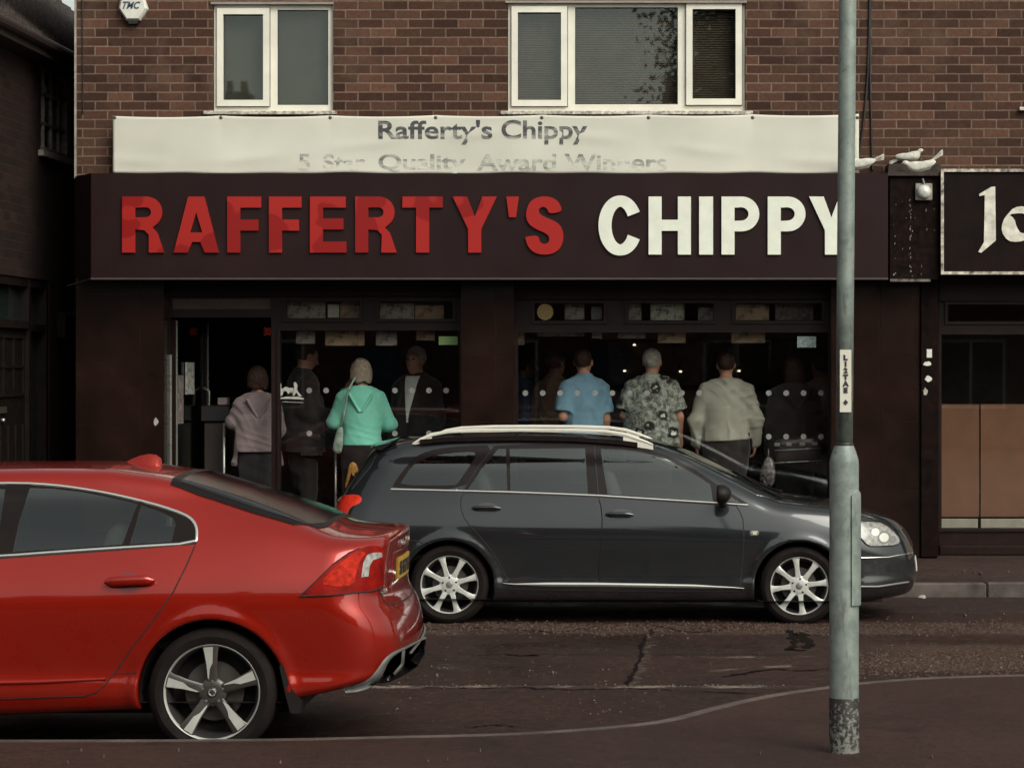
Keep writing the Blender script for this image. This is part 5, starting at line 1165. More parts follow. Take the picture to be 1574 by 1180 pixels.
t = MB(); t.box(LX - .0, LX + .20, 18.8, 34, EV - .10, EV - .0); t.build('soffit', mat('soffit_brown', (.03, .018, .014), .8), lb)
t = MB(); t.tube([(LX + .24, 18.8, EV + .0), (LX + .24, 34, EV + .0)], .05, 10); t.build('gutter', mat('gutter_brown', (.022, .013, .011), .5), lb)
t = MB(); xx = LX + .25; zz = EV + .03; k = 0
while xx > LX - 7.2:
    sgn = math.tan(math.radians(38)); t.box(xx - .15, xx, 18.8, 34, zz + .02 - .045, zz + .02); xx -= .12; zz += .12 * sgn
t.box(-14, LX - 7.2, 18.8, 34, EV, zz)
tl_ = t.build('roof', mat('old_tiles', (.06, .045, .038), .75, var=.75, vscale=16, bump=.8, bscale=14), lb)
# window with bars
wn = MB(); e = .05
def sbox(mb, a, b, c, d, x0, x1): return mb.box(x0, x1, a, b, c, d)
pw = mat('old_grey_paint', (.26, .22, .19), .6, var=.4, vscale=12)
sbox(wn, wy0, wy0 + e, wz0, wz1, LX - .08, LX - .02); sbox(wn, wy1 - e * 3.5, wy1, wz0, wz1, LX - .081, LX - .015); sbox(wn, wy0 + e, wy1 - e * 3.5, wz0, wz0 + e, LX - .08, LX - .022); sbox(wn, wy0 + e, wy1 - e * 3.5, wz1 - e, wz1, LX - .08, LX - .022)
wob = wn.build('window', pw, lb); t = MB()
for k in (1, 2, 3): yy = wy0 + (wy1 - wy0 - .1) * k / 4; t.box(LX - .065, LX - .035, yy - .012, yy + .012, wz0 + e, wz1 - e)
for k in (1, 2): zz = wz0 + (wz1 - wz0) * k / 3; t.box(LX - .063, LX - .037, wy0 + e, wy1 - e * 3.5, zz - .012, zz + .012)
t.build('glazing_bars', pw, wob)
MB().box(LX - .10, LX - .095, wy0, wy1, wz0, wz1).build('pane', glassdark, wob); MB().box(LX - .08, LX + .05, wy0 - .08, wy1 + .06, wz0 - .06, wz0 - .002, .005).build('sill', pw, wob)
# door set
dm = mat('dark_green_door', (.005, .0025, .0016), .6, spec=.2, var=.3); d2 = mat('door_frame_dark', (.008, .004, .003), .6, spec=.2, var=.3)
sd_ = thing('side_door', 'dark panelled door with a glazed top and letterbox in the shadowy side wall at the left edge', 'door', (LX - .06, dy0 + .1, .26))
t = MB(); ym = ly(48)
for a, b in ((dy0, dy0 + .08), (ym - .04, ym + .04), (dy1 - .08, dy1)): t.box(LX - .11, LX - .01, a, b, dz0, dz1)
t.box(LX - .105, LX - .015, dy0 + .08, ym - .04, dz1 - .08, dz1 - .0); t.box(LX - .105, LX - .015, ym + .04, dy1 - .08, dz1 - .08, dz1 - .0)
t.box(LX - .105, LX - .004, dy0 + .08, ym - .04, 2.33, 2.40); t.box(LX - .105, LX - .014, ym + .04, dy1 - .08, 2.31, 2.38); t.box(LX - .105, LX - .014, ym + .04, dy1 - .08, .85, .93); t.build('frame', d2, sd_)
MB().box(LX - .09, LX - .05, dy0 + .08, ym - .04, dz0, 2.33).build('leaf', dm, sd_)
t = MB(); ya, yb = dy0 + .16, ym - .12
for k in range(4): yy = ya + (yb - ya) * k / 3; t.box(LX - .05, LX - .035, yy - .014, yy + .014, 1.72, 2.25)
for zz in (1.72, 1.98, 2.25): t.box(LX - .049, LX - .033, ya, yb, zz - .012, zz + .012)
for k in range(5): yy = ya + (yb - ya) * k / 4; t.box(LX - .05, LX - .038, yy - .016, yy + .016, .4, 1.45)
t.build('door_mouldings', d2, sd_)
MB().box(LX - .05, LX - .03, ya + .14, ya + .42, 1.56, 1.62, .003).build('letterbox', mat('dull_brass', (.10, .08, .06), .4, .6), sd_)
t = MB(); t.lathe([(0, .03), (.02, .02), (.02, 0)], (0, 0, 0), 'z', 12); 
t = MB(); t.tube([(LX - .05, ya + .30, 1.50), (LX - .02, ya + .30, 1.50)], .018, 10); t.build('knob', alu, sd_, True)
MB().box(LX - .11, LX - .105, dy0 + .08, dy1 - .08, dz0, dz1).build('side_pane', glassdark, sd_)
vb = MB().box(LX, LX + .10, ly(86), ly(103), 2.25, 2.50, .01).build('meter_box', d2, origin=(LX, ly(94), 2.25)); tag(vb, 'small dark box fixed on the side wall beside the shop corner', 'wall box')
MB().box(-6.3, XL, 31.5, 31.7, .2, 4).build('passage_end_wall', brickL, lb)
# ---------------- cables on the wall
for k, (pts, lab) in enumerate((([(1338, -10), (1337.5, 60), (1337, 120), (1339, 180), (1340, 240), (1341, 262)], 'dark cable hanging straight down the brick wall beside the lamp post'),
              ([(1337, -10), (1335, 90), (1331, 150), (1326, 200), (1320, 240), (1318, 262)], 'dark cable slanting down the brick wall behind the birds'),
              ([(127, -10), (127.5, 60), (128, 120), (128, 175)], 'thin dark cable on the brick wall beside the building corner'))):
    t = MB(); t.tube([(fx(a, WY), WY - .012, fz(b, WY)) for a, b in smoothline(pts, 2)], .010 if k < 2 else .005, 8); tag(t.build('wall_cable', blk, None, True, origin=(fx(pts[0][0], WY), WY, 3.7)), lab, 'cable', 'cables on the brick wall')
# ---------------- across the road behind the camera: terrace and tree seen only in reflections
OY = -12.0
def house():
    h = thing('terraced_house', 'red brick terraced house across the road, behind the photographer', 'house', (0, OY, .13), 'terraced houses across the road')
    W = 5.4; H = 5.6
    holes = [(.6, 2.2, .9, 2.5), (3.4, 4.4, .1, 2.3), (.6, 2.0, 3.5, 4.8), (3.2, 4.6, 3.5, 4.8)]
    t = MB(); wall_holes(t, 0, W, .0, H, 0, holes, -.12)
    t.v = [(a, OY + b, c + .13) for a, b, c in t.v]; t.f = [f[::-1] for f in t.f]; t.build('wall', brickO, h)
    for i, (a, b, c, d) in enumerate(holes):
        if i == 1: MB().box(a, b, OY - .12, OY - .06, c + .13, d + .13).build('door', mat('opp_door', (.03, .05, .08), .4), h); continue
        fr = MB().box(a, b, OY - .10, OY - .06, c + .13, d + .13); o = fr.build('window', white, h)
        MB().box(a + .07, (a + b) / 2 - .03, OY - .062, OY - .052, c + .20, d + .06).build('pane', glassdark, o); MB().box((a + b) / 2 + .03, b - .07, OY - .062, OY - .052, c + .20, d + .06).build('pane', glassdark, o)
    t = MB(); t.add([(0, OY + .3, H + .1), (W, OY + .3, H + .1), (W, OY - 4.2, H + 2.4), (0, OY - 4.2, H + 2.4), (W, OY - 8.7, H + .1), (0, OY - 8.7, H + .1)], [(0, 3, 2, 1)[::-1], (3, 5, 4, 2)[::-1], (0, 5, 3), (1, 2, 4), (0, 1, 4, 5)]); rf = t.build('roof', tile, h)
    t = MB(); t.box(-.35, .35, OY - 4.7, OY - 3.8, H + 1.9, H + 3.1, .02); ch = t.build('chimney', brickO, rf); t = MB()
    for q in (-.18, .18): t.lathe([(.10, H + 3.1), (.085, H + 3.4), (.0, H + 3.4)], (q, OY - 4.25, 0), 'z', 14)
    t.build('chimney_pots', mat('terracotta', (.25, .10, .06), .8), ch)
    return h
h0 = house(); h0.location.x = -21.6
for k in range(1, 8): copy_tree(h0, None, (-21.6 + 5.4 * k, OY, .13))
# ================================================================ PEOPLE
def rc(x, y, z, a, b, r1, r2):
    ba = np.array(b, float) - np.array(a, float); L2 = (ba * ba).sum() + 1e-9
    px_, py_, pz_ = x - a[0], y - a[1], z - a[2]; h = np.clip((px_ * ba[0] + py_ * ba[1] + pz_ * ba[2]) / L2, 0, 1)
    return np.sqrt((px_ - h * ba[0]) ** 2 + (py_ - h * ba[1]) ** 2 + (pz_ - h * ba[2]) ** 2) - (r1 + (r2 - r1) * h)
def el(x, y, z, c, r): return (np.sqrt(((x - c[0]) / r[0]) ** 2 + ((y - c[1]) / r[1]) ** 2 + ((z - c[2]) / r[2]) ** 2) - 1) * min(r)
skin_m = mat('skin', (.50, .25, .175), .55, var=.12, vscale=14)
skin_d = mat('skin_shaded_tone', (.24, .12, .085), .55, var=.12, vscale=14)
ARM_HANG = ((.200, -.02, 1.13), (.212, .045, .885)); ARM_FWD = ((.200, -.03, 1.15), (.12, .23, 1.12)); ARM_POCKET = ((.265, -.05, 1.14), (.215, .06, .93))
def hair_mat(n, c):
    m = bpy.data.materials.new('hair_' + n); m.use_nodes = True; MATS['hair_' + n] = m; g = NT(m); p = g.n['Principled BSDF']; tc = g.new('ShaderNodeTexCoord').outputs['Object']
    mp = g.new('ShaderNodeMapping'); mp.inputs['Scale'].default_value = (1, 1, .12); g.l.new(tc, mp.inputs[0]); f = g.noise(150, mp.outputs[0], 3, .7)
    g.l.new(g.mix(g.ramp(f, .32, .68), tuple(x * .40 for x in c), tuple(min(1, x * 1.6) for x in c)), p.inputs['Base Color']); p.inputs['Roughness'].default_value = .5; p.inputs['Specular IOR Level'].default_value = .3
    g.l.new(g.bump(f, .9, .008), p.inputs['Normal']); return m
def person(label, px_, Y, H, yaw, top, trousers, hair, bx=1.0, by=1.0, arms=(ARM_HANG, ARM_HANG), hy=0, nod=0, skin=None, floor=.30, eyes=False, lean=0):
    skin = skin or skin_m; sx_ = 1
    root = thing('person', label, 'person', (0, 0, 0), 'people inside the chip shop')
    ar = [((-1) * np.array([1, -1, -1]) * np.array(arms[0][0]), np.array([-1, 1, 1]) * np.array(arms[0][1])), (np.array(arms[1][0]), np.array(arms[1][1]))]
    sh = [np.array([-.152 * bx ** .6, -.01, 1.385]), np.array([.152 * bx ** .6, -.01, 1.385])]
    for i in (0, 1):
        k = (bx - 1) * .12 * (1 if i else -1); ar[i] = (np.array(ar[i][0]) + [k, 0, 0], np.array(ar[i][1]) + [k, 0, 0])
    hip = [np.array([-.09, 0, .92]), np.array([.09, 0, .92])]; kn = [np.array([-.10, .015, .50]), np.array([.105, .01, .50])]; an = [np.array([-.11, -.02, .08]), np.array([.12, -.01, .08])]
    ch, shh = math.cos(hy), math.sin(hy); HC = np.array([0, .0, 1.60])
    def hd(x, y, z):
        y = y - .01; zz = z - HC[2]; c2, s2 = math.cos(nod), math.sin(nod)
        u = ch * x + shh * y; v = -shh * x + ch * y; v2 = c2 * v + s2 * zz; z2 = -s2 * v + c2 * zz; return u, v2, z2 + HC[2]
    def torso(x, y, z, th=0):
        X_ = np.abs(x)
        d = el(x, y, z, (0, -.005, 1.27), (.148 * bx + th, .108 * by + th, .235 + th))
        d = smin(d, el(x, y, z, (0, .02 * by, 1.07), (.138 * bx + th, .118 * by + th, .20 + th)), .10)
        d = smin(d, el(x, y, z, (0, -.01, .95), (.155 * bx + th, .120 * by + th, .14 + th)), .07)
        d = smin(d, rc(X_, y, z, (0, -.015, 1.40), (.122 * bx ** .6, -.01, 1.375), .070 + th, .058 + th), .07)
        d = smin(d, rc(X_, y, z, (0, -.02, 1.475), (.15 * bx ** .5, -.01, 1.395), .054 + th, .042 + th), .05)
        return d
    def limbs(x, y, z, f, legs=True, arms_=True):
        D = []
        for i in (0, 1):
            if arms_: 
                e, w_ = ar[i]; D.append(f(rc(x, y, z, sh[i], e, .054, .040))); D.append(f(rc(x, y, z, e, w_, .041, .026)))
        return D
    def hand(x, y, z, i):
        e, w_ = ar[i]; d = (w_ - e) / np.linalg.norm(w_ - e); s = 1 if i else -1
        nrm = np.array([-s, .15, 0]) - d * np.dot(np.array([-s, .15, 0]), d); nrm /= np.linalg.norm(nrm); u = np.cross(d, nrm) * s; 
        if u[1] < 0: u = -u
        pc = w_ + d * .035
        r = rc(x, y, z, w_ - u * 0, w_ + d * .03, .026, .028)
        for k in range(4):
            o = u * (-.027 + .018 * k); b = w_ + d * .045 + o * .8; b2 = w_ + d * .085 + o; Ln = (.058, .072, .078, .068)[k] if False else (.056, .070, .076, .068)[k]
            r = smin(r, rc(x, y, z, b, b2, .0135, .0105), .012)
            m1 = b2 + (d * .85 + nrm * .35) * Ln * .5; m2 = m1 + (d * .5 + nrm * .8) * Ln * .5; q = smin(rc(x, y, z, b2, m1, .0098, .0088), rc(x, y, z, m1, m2, .0088, .0072), .003); r = smin(r, q, .004)
        b = w_ + d * .02 + u * .026; m1 = b + (d * .6 + u * .6 + nrm * .4) * .038; m2 = m1 + (d * .9 + u * .15 + nrm * .45) * .032
        return smin(r, smin(rc(x, y, z, b, m1, .0135, .0105), rc(x, y, z, m1, m2, .0105, .0085), .004), .008)
    def head(x, y, z):
        u, v, q = hd(x, y, z); U_ = np.abs(u)
        d = el(u, v, q, (0, -.008, 1.662), (.077, .097, .094)); d = smin(d, el(u, v, q, (0, .035, 1.60), (.060, .064, .088)), .04)
        d = smin(d, rc(u, v, q, (0, .092, 1.655), (0, .118, 1.612), .009, .0135), .014)
        d = smin(d, rc(U_, v, q, (0, .088, 1.672), (.04, .072, 1.674), .013, .010), .015)
        d = smin(d, rc(u, v, q, (-.018, .088, 1.578), (.018, .088, 1.578), .009, .009), .010)
        d = smax(d, -el(U_, v, q, (.030, .098, 1.647), (.017, .014, .011)), .012)
        d = smin(d, el(U_, v, q, (.079, .0, 1.632), (.010, .021, .031)), .008)
        return d
    def body(x, y, z):
        d = torso(x, y, z, -.004)
        d = smin(d, rc(x, y, z, (0, -.02, 1.44), (0, -.002, 1.57), .060, .050), .04); d = smin(d, head(x, y, z), .02)
        for i in (0, 1):
            d = smin(d, smin(rc(x, y, z, sh[i], ar[i][0], .052, .039), rc(x, y, z, ar[i][0], ar[i][1], .040, .026), .02), .03); d = smin(d, hand(x, y, z, i), .012)
            d = smin(d, smin(rc(x, y, z, hip[i], kn[i], .082, .054), rc(x, y, z, kn[i], an[i], .054, .036), .03), .04)
            d = smin(d, rc(x, y, z, an[i] + [0, -.03, -.035], an[i] + [0, .12, -.045], .036, .030), .03)
        return d
    sc_ = .46 + .1 * (bx - 1)
    P, Q, N = nets(body, (-.40, -.26, 0), (.40, .34, 1.80), .0088); mesh('body', P, Q, skin, root, True, nrm=N)
    th = top.get('th', .014); hem = top.get('hem', .93)
    ph = rnd.uniform(0, 6)
    def wr(x, y, z):
        q = 2.2 * np.sin(x * 6.3 + ph + 1.7 * np.sin(z * 5.1)) + 1.6 * np.sin(y * 9 + z * 7.7 + ph * 2)
        am = .5 + .5 * np.sin(x * 5 + z * 11 + ph * 3 + q * .4)
        w_ = .0050 * am * np.exp(-((z - hem - .10) / .11) ** 2) * (1 - np.abs(np.sin(z * 42 + x * 6 * np.sin(ph) + q)) * 1.6)
        side = np.tanh(x * 9)
        w_ = w_ + .0045 * (1 - am * .6) * (1 - 1.7 * np.abs(np.sin(z * 15 - np.abs(x) * 24 + q * .9))) + .0022 * np.sin(z * 27 + x * 31 + q * 1.3)
        return w_ * top.get('wr', 1)
    def shirt(x, y, z):
        d = torso(x, y, z, th)
        if top.get('flare'):
            r0 = .135 * bx; q = np.sqrt((x / 1.28) ** 2 + (y / .95) ** 2) - (r0 + th + np.clip(1.15 - z, 0, 1) * top['flare']); d = smin(d, smax(q, np.abs(z - 1.0) - .26, .04), .06)
        for i in (0, 1):
            e, w_ = ar[i]
            if top['sleeve'] == 'long': s_ = smin(rc(x, y, z, sh[i], e, .060 + th, .047 + th), rc(x, y, z, e, w_ - (w_ - e) * .03, .047 + th, .032 + th), .03)
            else:
                q = sh[i] + (e - sh[i]) * .80; s_ = rc(x, y, z, sh[i], q, .062 + th, .062 + th * 1.3); dd = (e - sh[i]) / np.linalg.norm(e - sh[i]); s_ = smax(s_, (x - q[0]) * dd[0] + (y - q[1]) * dd[1] + (z - q[2]) * dd[2], .008)
            d = smin(d, s_, .035)
        d = d - wr(x, y, z)
        cut = (hem + lean * x) - z
        core = np.sqrt((x / 1.25) ** 2 + y ** 2) - .30 * 1.0
        sleeve_zone = np.abs(x) - (.155 * bx + .035)
        d = smax(d, np.where(sleeve_zone > 0, np.minimum(cut, -.02), cut), .012)
        d = smax(d, z - 1.515 - .10 * (-y), .012)
        return d
    if top.get('hood'):
        s0 = shirt
        def shirt(x, y, z):
            t_ = np.sqrt((x / 1.05) ** 2 + ((y + .035) / .85) ** 2); ringd = np.sqrt((t_ - .085) ** 2 + ((z - 1.455 - .30 * (y + .03)) / 1.1) ** 2) - .032
            d = smin(s0(x, y, z), ringd, .02); yb_ = -.098 * by - .02
            d = smin(d, smax(el(x, y, z, (.0, yb_, 1.40), (.125, .034, .125)), np.abs(x) - .02 - np.clip(z - 1.26, 0, 1) * .62, .02), .014)
            lip = np.abs(np.abs(x) - .015 - np.clip(z - 1.275, 0, 1) * .56); return smin(d, smax(smax(np.sqrt(lip ** 2 + (y - yb_ + .030) ** 2) - .013, z - 1.46, .01), 1.27 - z, .01), .010)
    elif top.get('collar', True):
        s1 = shirt
        def shirt(x, y, z):
            t_ = np.sqrt((x / 1.02) ** 2 + ((y + .012) / 1.0) ** 2); return smin(s1(x, y, z), smax(np.abs(t_ - .067) - .008, np.abs(z - 1.505 - .12 * -y) - .026, .008), .014)
    P, Q, N = nets(shirt, (-.42, -.30, min(hem, .82) - .03), (.42, .36, 1.60), .0095); so = mesh(top['name'], P, Q, top['mat'], root, True, nrm=N)
    if top.get('inner'):
        def inn_(x, y, z): return smax(smax(torso(x, y, z, th + .006), np.abs(x + .0) - .012 - np.clip(z - 1.12, 0, 1) * .16, .006), smax(-y, z - 1.50, .01), .01)
        P, Q, N = nets(inn_, (-.12, 0, 1.08), (.12, .3, 1.55), .0085); mesh('shirt_front', P, Q, top['inner'], root, True, nrm=N)
    def trs(x, y, z):
        d = el(x, y, z, (0, -.01, .95), (.172 * bx, .130 * by, .5))
        for i in (0, 1): d = smin(d, smin(rc(x, y, z, hip[i], kn[i], .100, .072), rc(x, y, z, kn[i], an[i], .072, .060), .03), .03)
        d = d - .003 * np.sin(z * 40 + x * 20) ; return smax(smax(d, .05 - z, .01), z - 1.03, .01)
    P, Q, N = nets(trs, (-.34, -.22, .02), (.34, .22, 1.08), .012); mesh('trousers', P, Q, trousers, root, True, nrm=N)
    def shoe(x, y, z):
        d = None
        for i in (0, 1):
            q = smin(rc(x, y, z, an[i] + [0, -.045, -.035], an[i] + [0, .135, -.042], .044, .038), rc(x, y, z, an[i] + [0, -.02, 0], an[i] + [0, -.02, -.02], .044, .044), .03); d = q if d is None else np.minimum(d, q)
        return smax(d, -z, .008)
    P, Q, N = nets(shoe, (-.18, -.14, -.02), (.2, .2, .14), .011); mesh('shoes', P, Q, CM['black'], root, True, nrm=N)
    kind, hm = hair
    def hairf(x, y, z):
        u, v, q = hd(x, y, z); n_ = .0010 * np.sin(u * 160 + 3 * np.sin(q * 30)) + .0008 * np.sin(q * 90 + u * 40)
        if kind == 'short': d = el(u, v, q, (0, -.012, 1.668), (.083, .102, .098)); d = smax(d, v - .058 - (q - 1.70) * .55, .02); return smax(d, 1.588 - q + v * .5 + .006 * np.sin(u * 90), .010) - n_
        if kind == 'thin': d = el(u, v, q, (0, -.012, 1.667), (.081, .100, .097)); d = smax(d, v - .030 - (q - 1.70) * .4, .02); return smax(d, 1.610 - q + v * .4, .012) - n_
        d = el(u, v, q, (0, -.012, 1.670), (.090, .110, .106)); low = (1.55 if kind == 'bob' else 1.44) + .012 * np.sin(u * 60)
        d = smin(d, smax(el(u, v, q, (0, -.030, 1.600), (.104, .090, .16)), low - q, .012), .04); return smax(d, v - .048 - np.clip(q - 1.69, 0, 1) * .8, .02) - n_
    P, Q, N = nets(hairf, (-.15, -.16, 1.38), (.15, .16, 1.80), .0075); mesh('hair', P, Q, hm, root, True, nrm=N)
    if eyes:
        t = MB()
        for s in (-1, 1):
            for r_, off, mm in ((.0115, 0, 'w'),):
                c = (s * .030, .080, 1.648); u, v, q = c[0], c[1], c[2] - HC[2]; v2 = math.cos(nod) * v - math.sin(nod) * q; q2 = math.sin(nod) * v + math.cos(nod) * q
                X_ = ch * u - shh * v2; Y_ = shh * u + ch * v2 + .01; t.lathe([(0, .0115), (.006, .0098), (.0105, .005), (.0115, 0), (.0105, -.005), (0, -.0115)], (X_, Y_, q2 + HC[2]), 'z', 14)
        t.build('eyes', mat('eye_dark', (.05, .035, .03), .2), root, True)
    s = H / 1.75; root.scale = (s, s, s); root.rotation_euler = (0, 0, yaw); root.location = (fx(px_, Y), Y, floor)
    return root
def cloth(n, c, **k): return mat('cloth_' + n, c, .85, var=k.pop('var', .10), vscale=k.pop('vscale', 5), bump=.35, bscale=130, sheen=.2, **k)
black_tr = cloth('black', (.010, .008, .009)); navy = cloth('navy', (.018, .018, .026)); darkj = cloth('dark_jacket', (.014, .008, .008)); greytr = cloth('charcoal', (.020, .014, .013))
gh, bh, dh, rh = hair_mat('grey', (.42, .39, .35)), hair_mat('brown', (.045, .021, .014)), hair_mat('dark', (.020, .013, .011)), hair_mat('ash_blonde', (.42, .33, .26))
floral = bpy.data.materials.new('floral_print'); floral.use_nodes = True; g = NT(floral); p = g.n['Principled BSDF']; tc = g.new('ShaderNodeTexCoord').outputs['Object']
mpx = g.new('ShaderNodeMapping'); mpx.inputs['Scale'].default_value = (1, .3, 1); g.l.new(tc, mpx.inputs[0])
vo = g.new('ShaderNodeTexVoronoi'); vo.inputs['Scale'].default_value = 7.5; vo.inputs['Randomness'].default_value = .8
nzv = g.new('ShaderNodeTexNoise'); nzv.inputs['Scale'].default_value = 22; g.l.new(mpx.outputs[0], nzv.inputs['Vector']); mv = g.new('ShaderNodeMix', data_type='VECTOR'); mv.inputs[0].default_value = .055; g.l.new(mpx.outputs[0], mv.inputs[4]); g.l.new(nzv.outputs['Color'], mv.inputs[5]); g.l.new(mv.outputs[1], vo.inputs[0])
dist = vo.outputs['Distance']; base = g.mix(g.ramp(g.noise(24, tc, 5, .8), .42, .58), (.10, .095, .085), (.40, .44, .39))
base = g.mix(sstep(g, dist, .20, .38, .04), base, (.014, .010, .010)); base = g.mix(g.ramp(dist, .24, .15), base, (.75, .77, .68)); base = g.mix(g.math('MULTIPLY', g.ramp(dist, .10, .05), .8), base, (.06, .05, .05)); g.l.new(base, p.inputs['Base Color']); p.inputs['Roughness'].default_value = .85
def T(name, m, **k): d = dict(name=name, mat=m, sleeve='long'); d.update(k); return d
R_ = math.radians
person('person in a pale mauve hooded jacket leaning on the counter inside the open doorway', 396, 24.42, 1.66, R_(12), T('jacket', cloth('mauve', (.20, .150, .155)), hood=True, hem=.93, flare=.10, th=.022), black_tr, ('bob', bh), 1.05, 1.1, (((.235, .05, 1.22), (.235, .30, 1.20)), ARM_FWD))
person('person in a dark coat seen in profile looking right, behind the white window emblem', 467, 24.75, 1.90, R_(-62), T('coat', darkj, hem=.80, th=.024, flare=.08), black_tr, ('short', bh), 1.0, 1.05, (ARM_HANG, ARM_FWD), nod=-.35, skin=skin_m)
pt_ = person('person in a bright turquoise hooded top with a pale blonde bob, back to the street', 555, 24.42, 1.73, R_(6), T('hooded_top', cloth('turquoise', (.25, .76, .60)), hood=True, hem=.955, th=.020, wr=.45), black_tr, ('bob', rh), 1.10, 1.2, (((.245, .04, 1.17), (.12, .25, 1.5)), ((.262, .02, 1.15), (.14, .24, 1.10))))
person('elderly person with grey hair in a dark jacket and open white collar, facing the street', 640, 24.75, 1.86, R_(158), T('jacket', darkj, hem=.80, th=.022, inner=cloth('white_shirt', (.75, .75, .72))), black_tr, ('short', gh), 1.02, 1.05, (ARM_HANG, ARM_HANG), hy=R_(-6), eyes=True)
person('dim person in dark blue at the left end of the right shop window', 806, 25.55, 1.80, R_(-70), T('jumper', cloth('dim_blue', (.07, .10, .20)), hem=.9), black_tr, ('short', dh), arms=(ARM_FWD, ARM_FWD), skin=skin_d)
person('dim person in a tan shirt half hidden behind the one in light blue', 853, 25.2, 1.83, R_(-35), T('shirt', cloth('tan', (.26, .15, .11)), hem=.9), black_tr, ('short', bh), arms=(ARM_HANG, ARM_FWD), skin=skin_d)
person('person in a light blue short-sleeved shirt with bare forearm, back to the street', 897, 24.45, 1.84, R_(22), T('shirt', cloth('light_blue', (.17, .32, .44), var=.15), hem=.84, sleeve='short', th=.018, wr=1.4), navy, ('thin', bh), 1.06, 1.08, (ARM_FWD, ARM_HANG), hy=R_(-30))
person('grey-haired person in a grey floral short-sleeved shirt, back to the street', 1002, 24.45, 1.84, R_(-6), T('shirt', floral, hem=.90, sleeve='short', th=.030, flare=.04), greytr, ('short', gh), 1.16, 1.15, (((.225, -.02, 1.16), (.18, .16, 1.05)), ((.228, -.02, 1.15), (.228, .06, .93))), hy=R_(-5))
person('broad person in a cream long-sleeved sweater with both arms hanging, back to the street', 1116, 24.42, 1.81, R_(2), T('sweater', cloth('cream', (.40, .385, .325)), hem=.955, th=.026, wr=1.5, collar=False), greytr, ('thin', bh), 1.28, 1.3, (((.232, -.03, 1.14), (.228, .03, .93)), ((.232, -.03, 1.14), (.228, .03, .93))), lean=.06)
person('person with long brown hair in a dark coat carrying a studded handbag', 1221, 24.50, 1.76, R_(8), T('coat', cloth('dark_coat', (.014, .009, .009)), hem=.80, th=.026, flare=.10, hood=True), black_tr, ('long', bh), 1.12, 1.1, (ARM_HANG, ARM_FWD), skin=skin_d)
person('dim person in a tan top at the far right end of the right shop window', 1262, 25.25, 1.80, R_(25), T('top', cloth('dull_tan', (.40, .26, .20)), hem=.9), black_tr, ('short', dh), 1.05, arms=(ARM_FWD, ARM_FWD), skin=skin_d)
# ---------------- bags
def softbag(name, label, cat, pts, Y, th, m, lump=.006):
    P = [(fx(a, Y), fz(b, Y)) for a, b in smoothline(pts, 2, True)]; V = []; n = len(P); cx_ = sum(p[0] for p in P) / n; cz_ = sum(p[1] for p in P) / n
    rings = [(1, 0), (.93, .55), (.75, .85), (.45, 1)]; t = MB(); V = []
    for sgn in (-1, 1):
        for k, h in rings if sgn < 0 else rings:
            for i, (a, b) in enumerate(P): V.append((cx_ + (a - cx_) * k, Y + sgn * th * h + lump * math.sin(i * 1.7 + k * 9) * h, cz_ + (b - cz_) * k))
    Fc = []
    for s in (0, 1):
        o = s * 4 * n
        for r in range(3): Fc += [tuple((o + r * n + i, o + r * n + (i + 1) % n, o + (r + 1) * n + (i + 1) % n, o + (r + 1) * n + i)[::(1 if s == 0 else -1)]) for i in range(n)]
        Fc.append(tuple(range(o + 3 * n, o + 4 * n))[::(1 if s == 0 else -1)])
    root = thing(name, label, cat, (cx_, Y, cz_)); o = mesh('bag_body', V, Fc, m, root, True); return root, P
r_, P = softbag('shoulder_bag', 'pale green slim shoulder bag hanging at the hip of the person in turquoise', 'bag', [(519, 656), (526, 655), (528, 664), (527, 690), (523, 698), (511, 696), (512, 680)], 24.24, .03, mat('pale_bag', (.33, .42, .36), .6, var=.3, vscale=20))
t = MB(); t.tube([(fx(a, 24.23), 24.23 + c, fz(b, 24.23)) for a, b, c in ((523, 657, 0), (528, 640, 0), (531, 622, -.0), (535, 600, .0), (545, 580, .04))], .010, 6, sx=.5); t.build('strap', MATS['pale_bag'], r_, True)
r_, P = softbag('handbag', 'dark grey handbag with silver studs at the waist of the person in the dark coat', 'bag', [(1189, 678), (1200, 674), (1240, 670), (1262, 672), (1262, 708), (1215, 711), (1192, 713)], 24.20, .045, mat('dark_leather', (.050, .040, .042), .35, var=.3, coat=.4))
t = MB()
for a in (1194, 1212, 1233, 1252): t.add(*[(lambda q: (q.v, q.f))(MB().box(fx(a - 4.5, 24.2), fx(a + 4.5, 24.2), 24.145, 24.165, fz(686 - (a - 1190) * .03, 24.2), fz(680 - (a - 1190) * .03, 24.2), .006))][0])
t.build('studs', mat('bag_silver', (.45, .46, .43), .3, .6), r_)
for y0 in (692, 711): 
    t = MB(); t.tube([(fx(a, 24.2), 24.155, fz(y0 - (a - 1190) * .05, 24.2)) for a in (1190, 1210, 1235, 1262)], .006, 6); t.build('silver_piping', MATS['bag_silver'], r_, True)
r_, P = softbag('carrier_bag', 'crumpled translucent carrier bag with pinkish stripes hanging low beside the studded handbag', 'bag', [(1177, 702), (1186, 702), (1192, 715), (1191, 742), (1183, 750), (1168, 747), (1168, 725)], 24.20, .05, mat('striped_plastic', (.17, .15, .15), .3, var=.9, vscale=26, coat=.5), .02)
t = MB(); t.tube([(fx(1181, 24.2), 24.2, fz(703, 24.2)), (fx(1181, 24.2), 24.2, fz(690, 24.2))], .006, 6); t.build('bag_handle', MATS['striped_plastic'], r_, True)
r_, P = softbag('tassel', 'bright orange strap tassel hanging low behind the estate car tail', 'tassel', [(537, 712), (543, 709), (549, 714), (551, 726), (546, 724), (544, 735), (540, 722), (536, 738), (531, 752), (530, 745), (534, 728)], 24.2, .012, mat('orange_cloth', (.45, .21, .045), .7, var=.3, vscale=30))
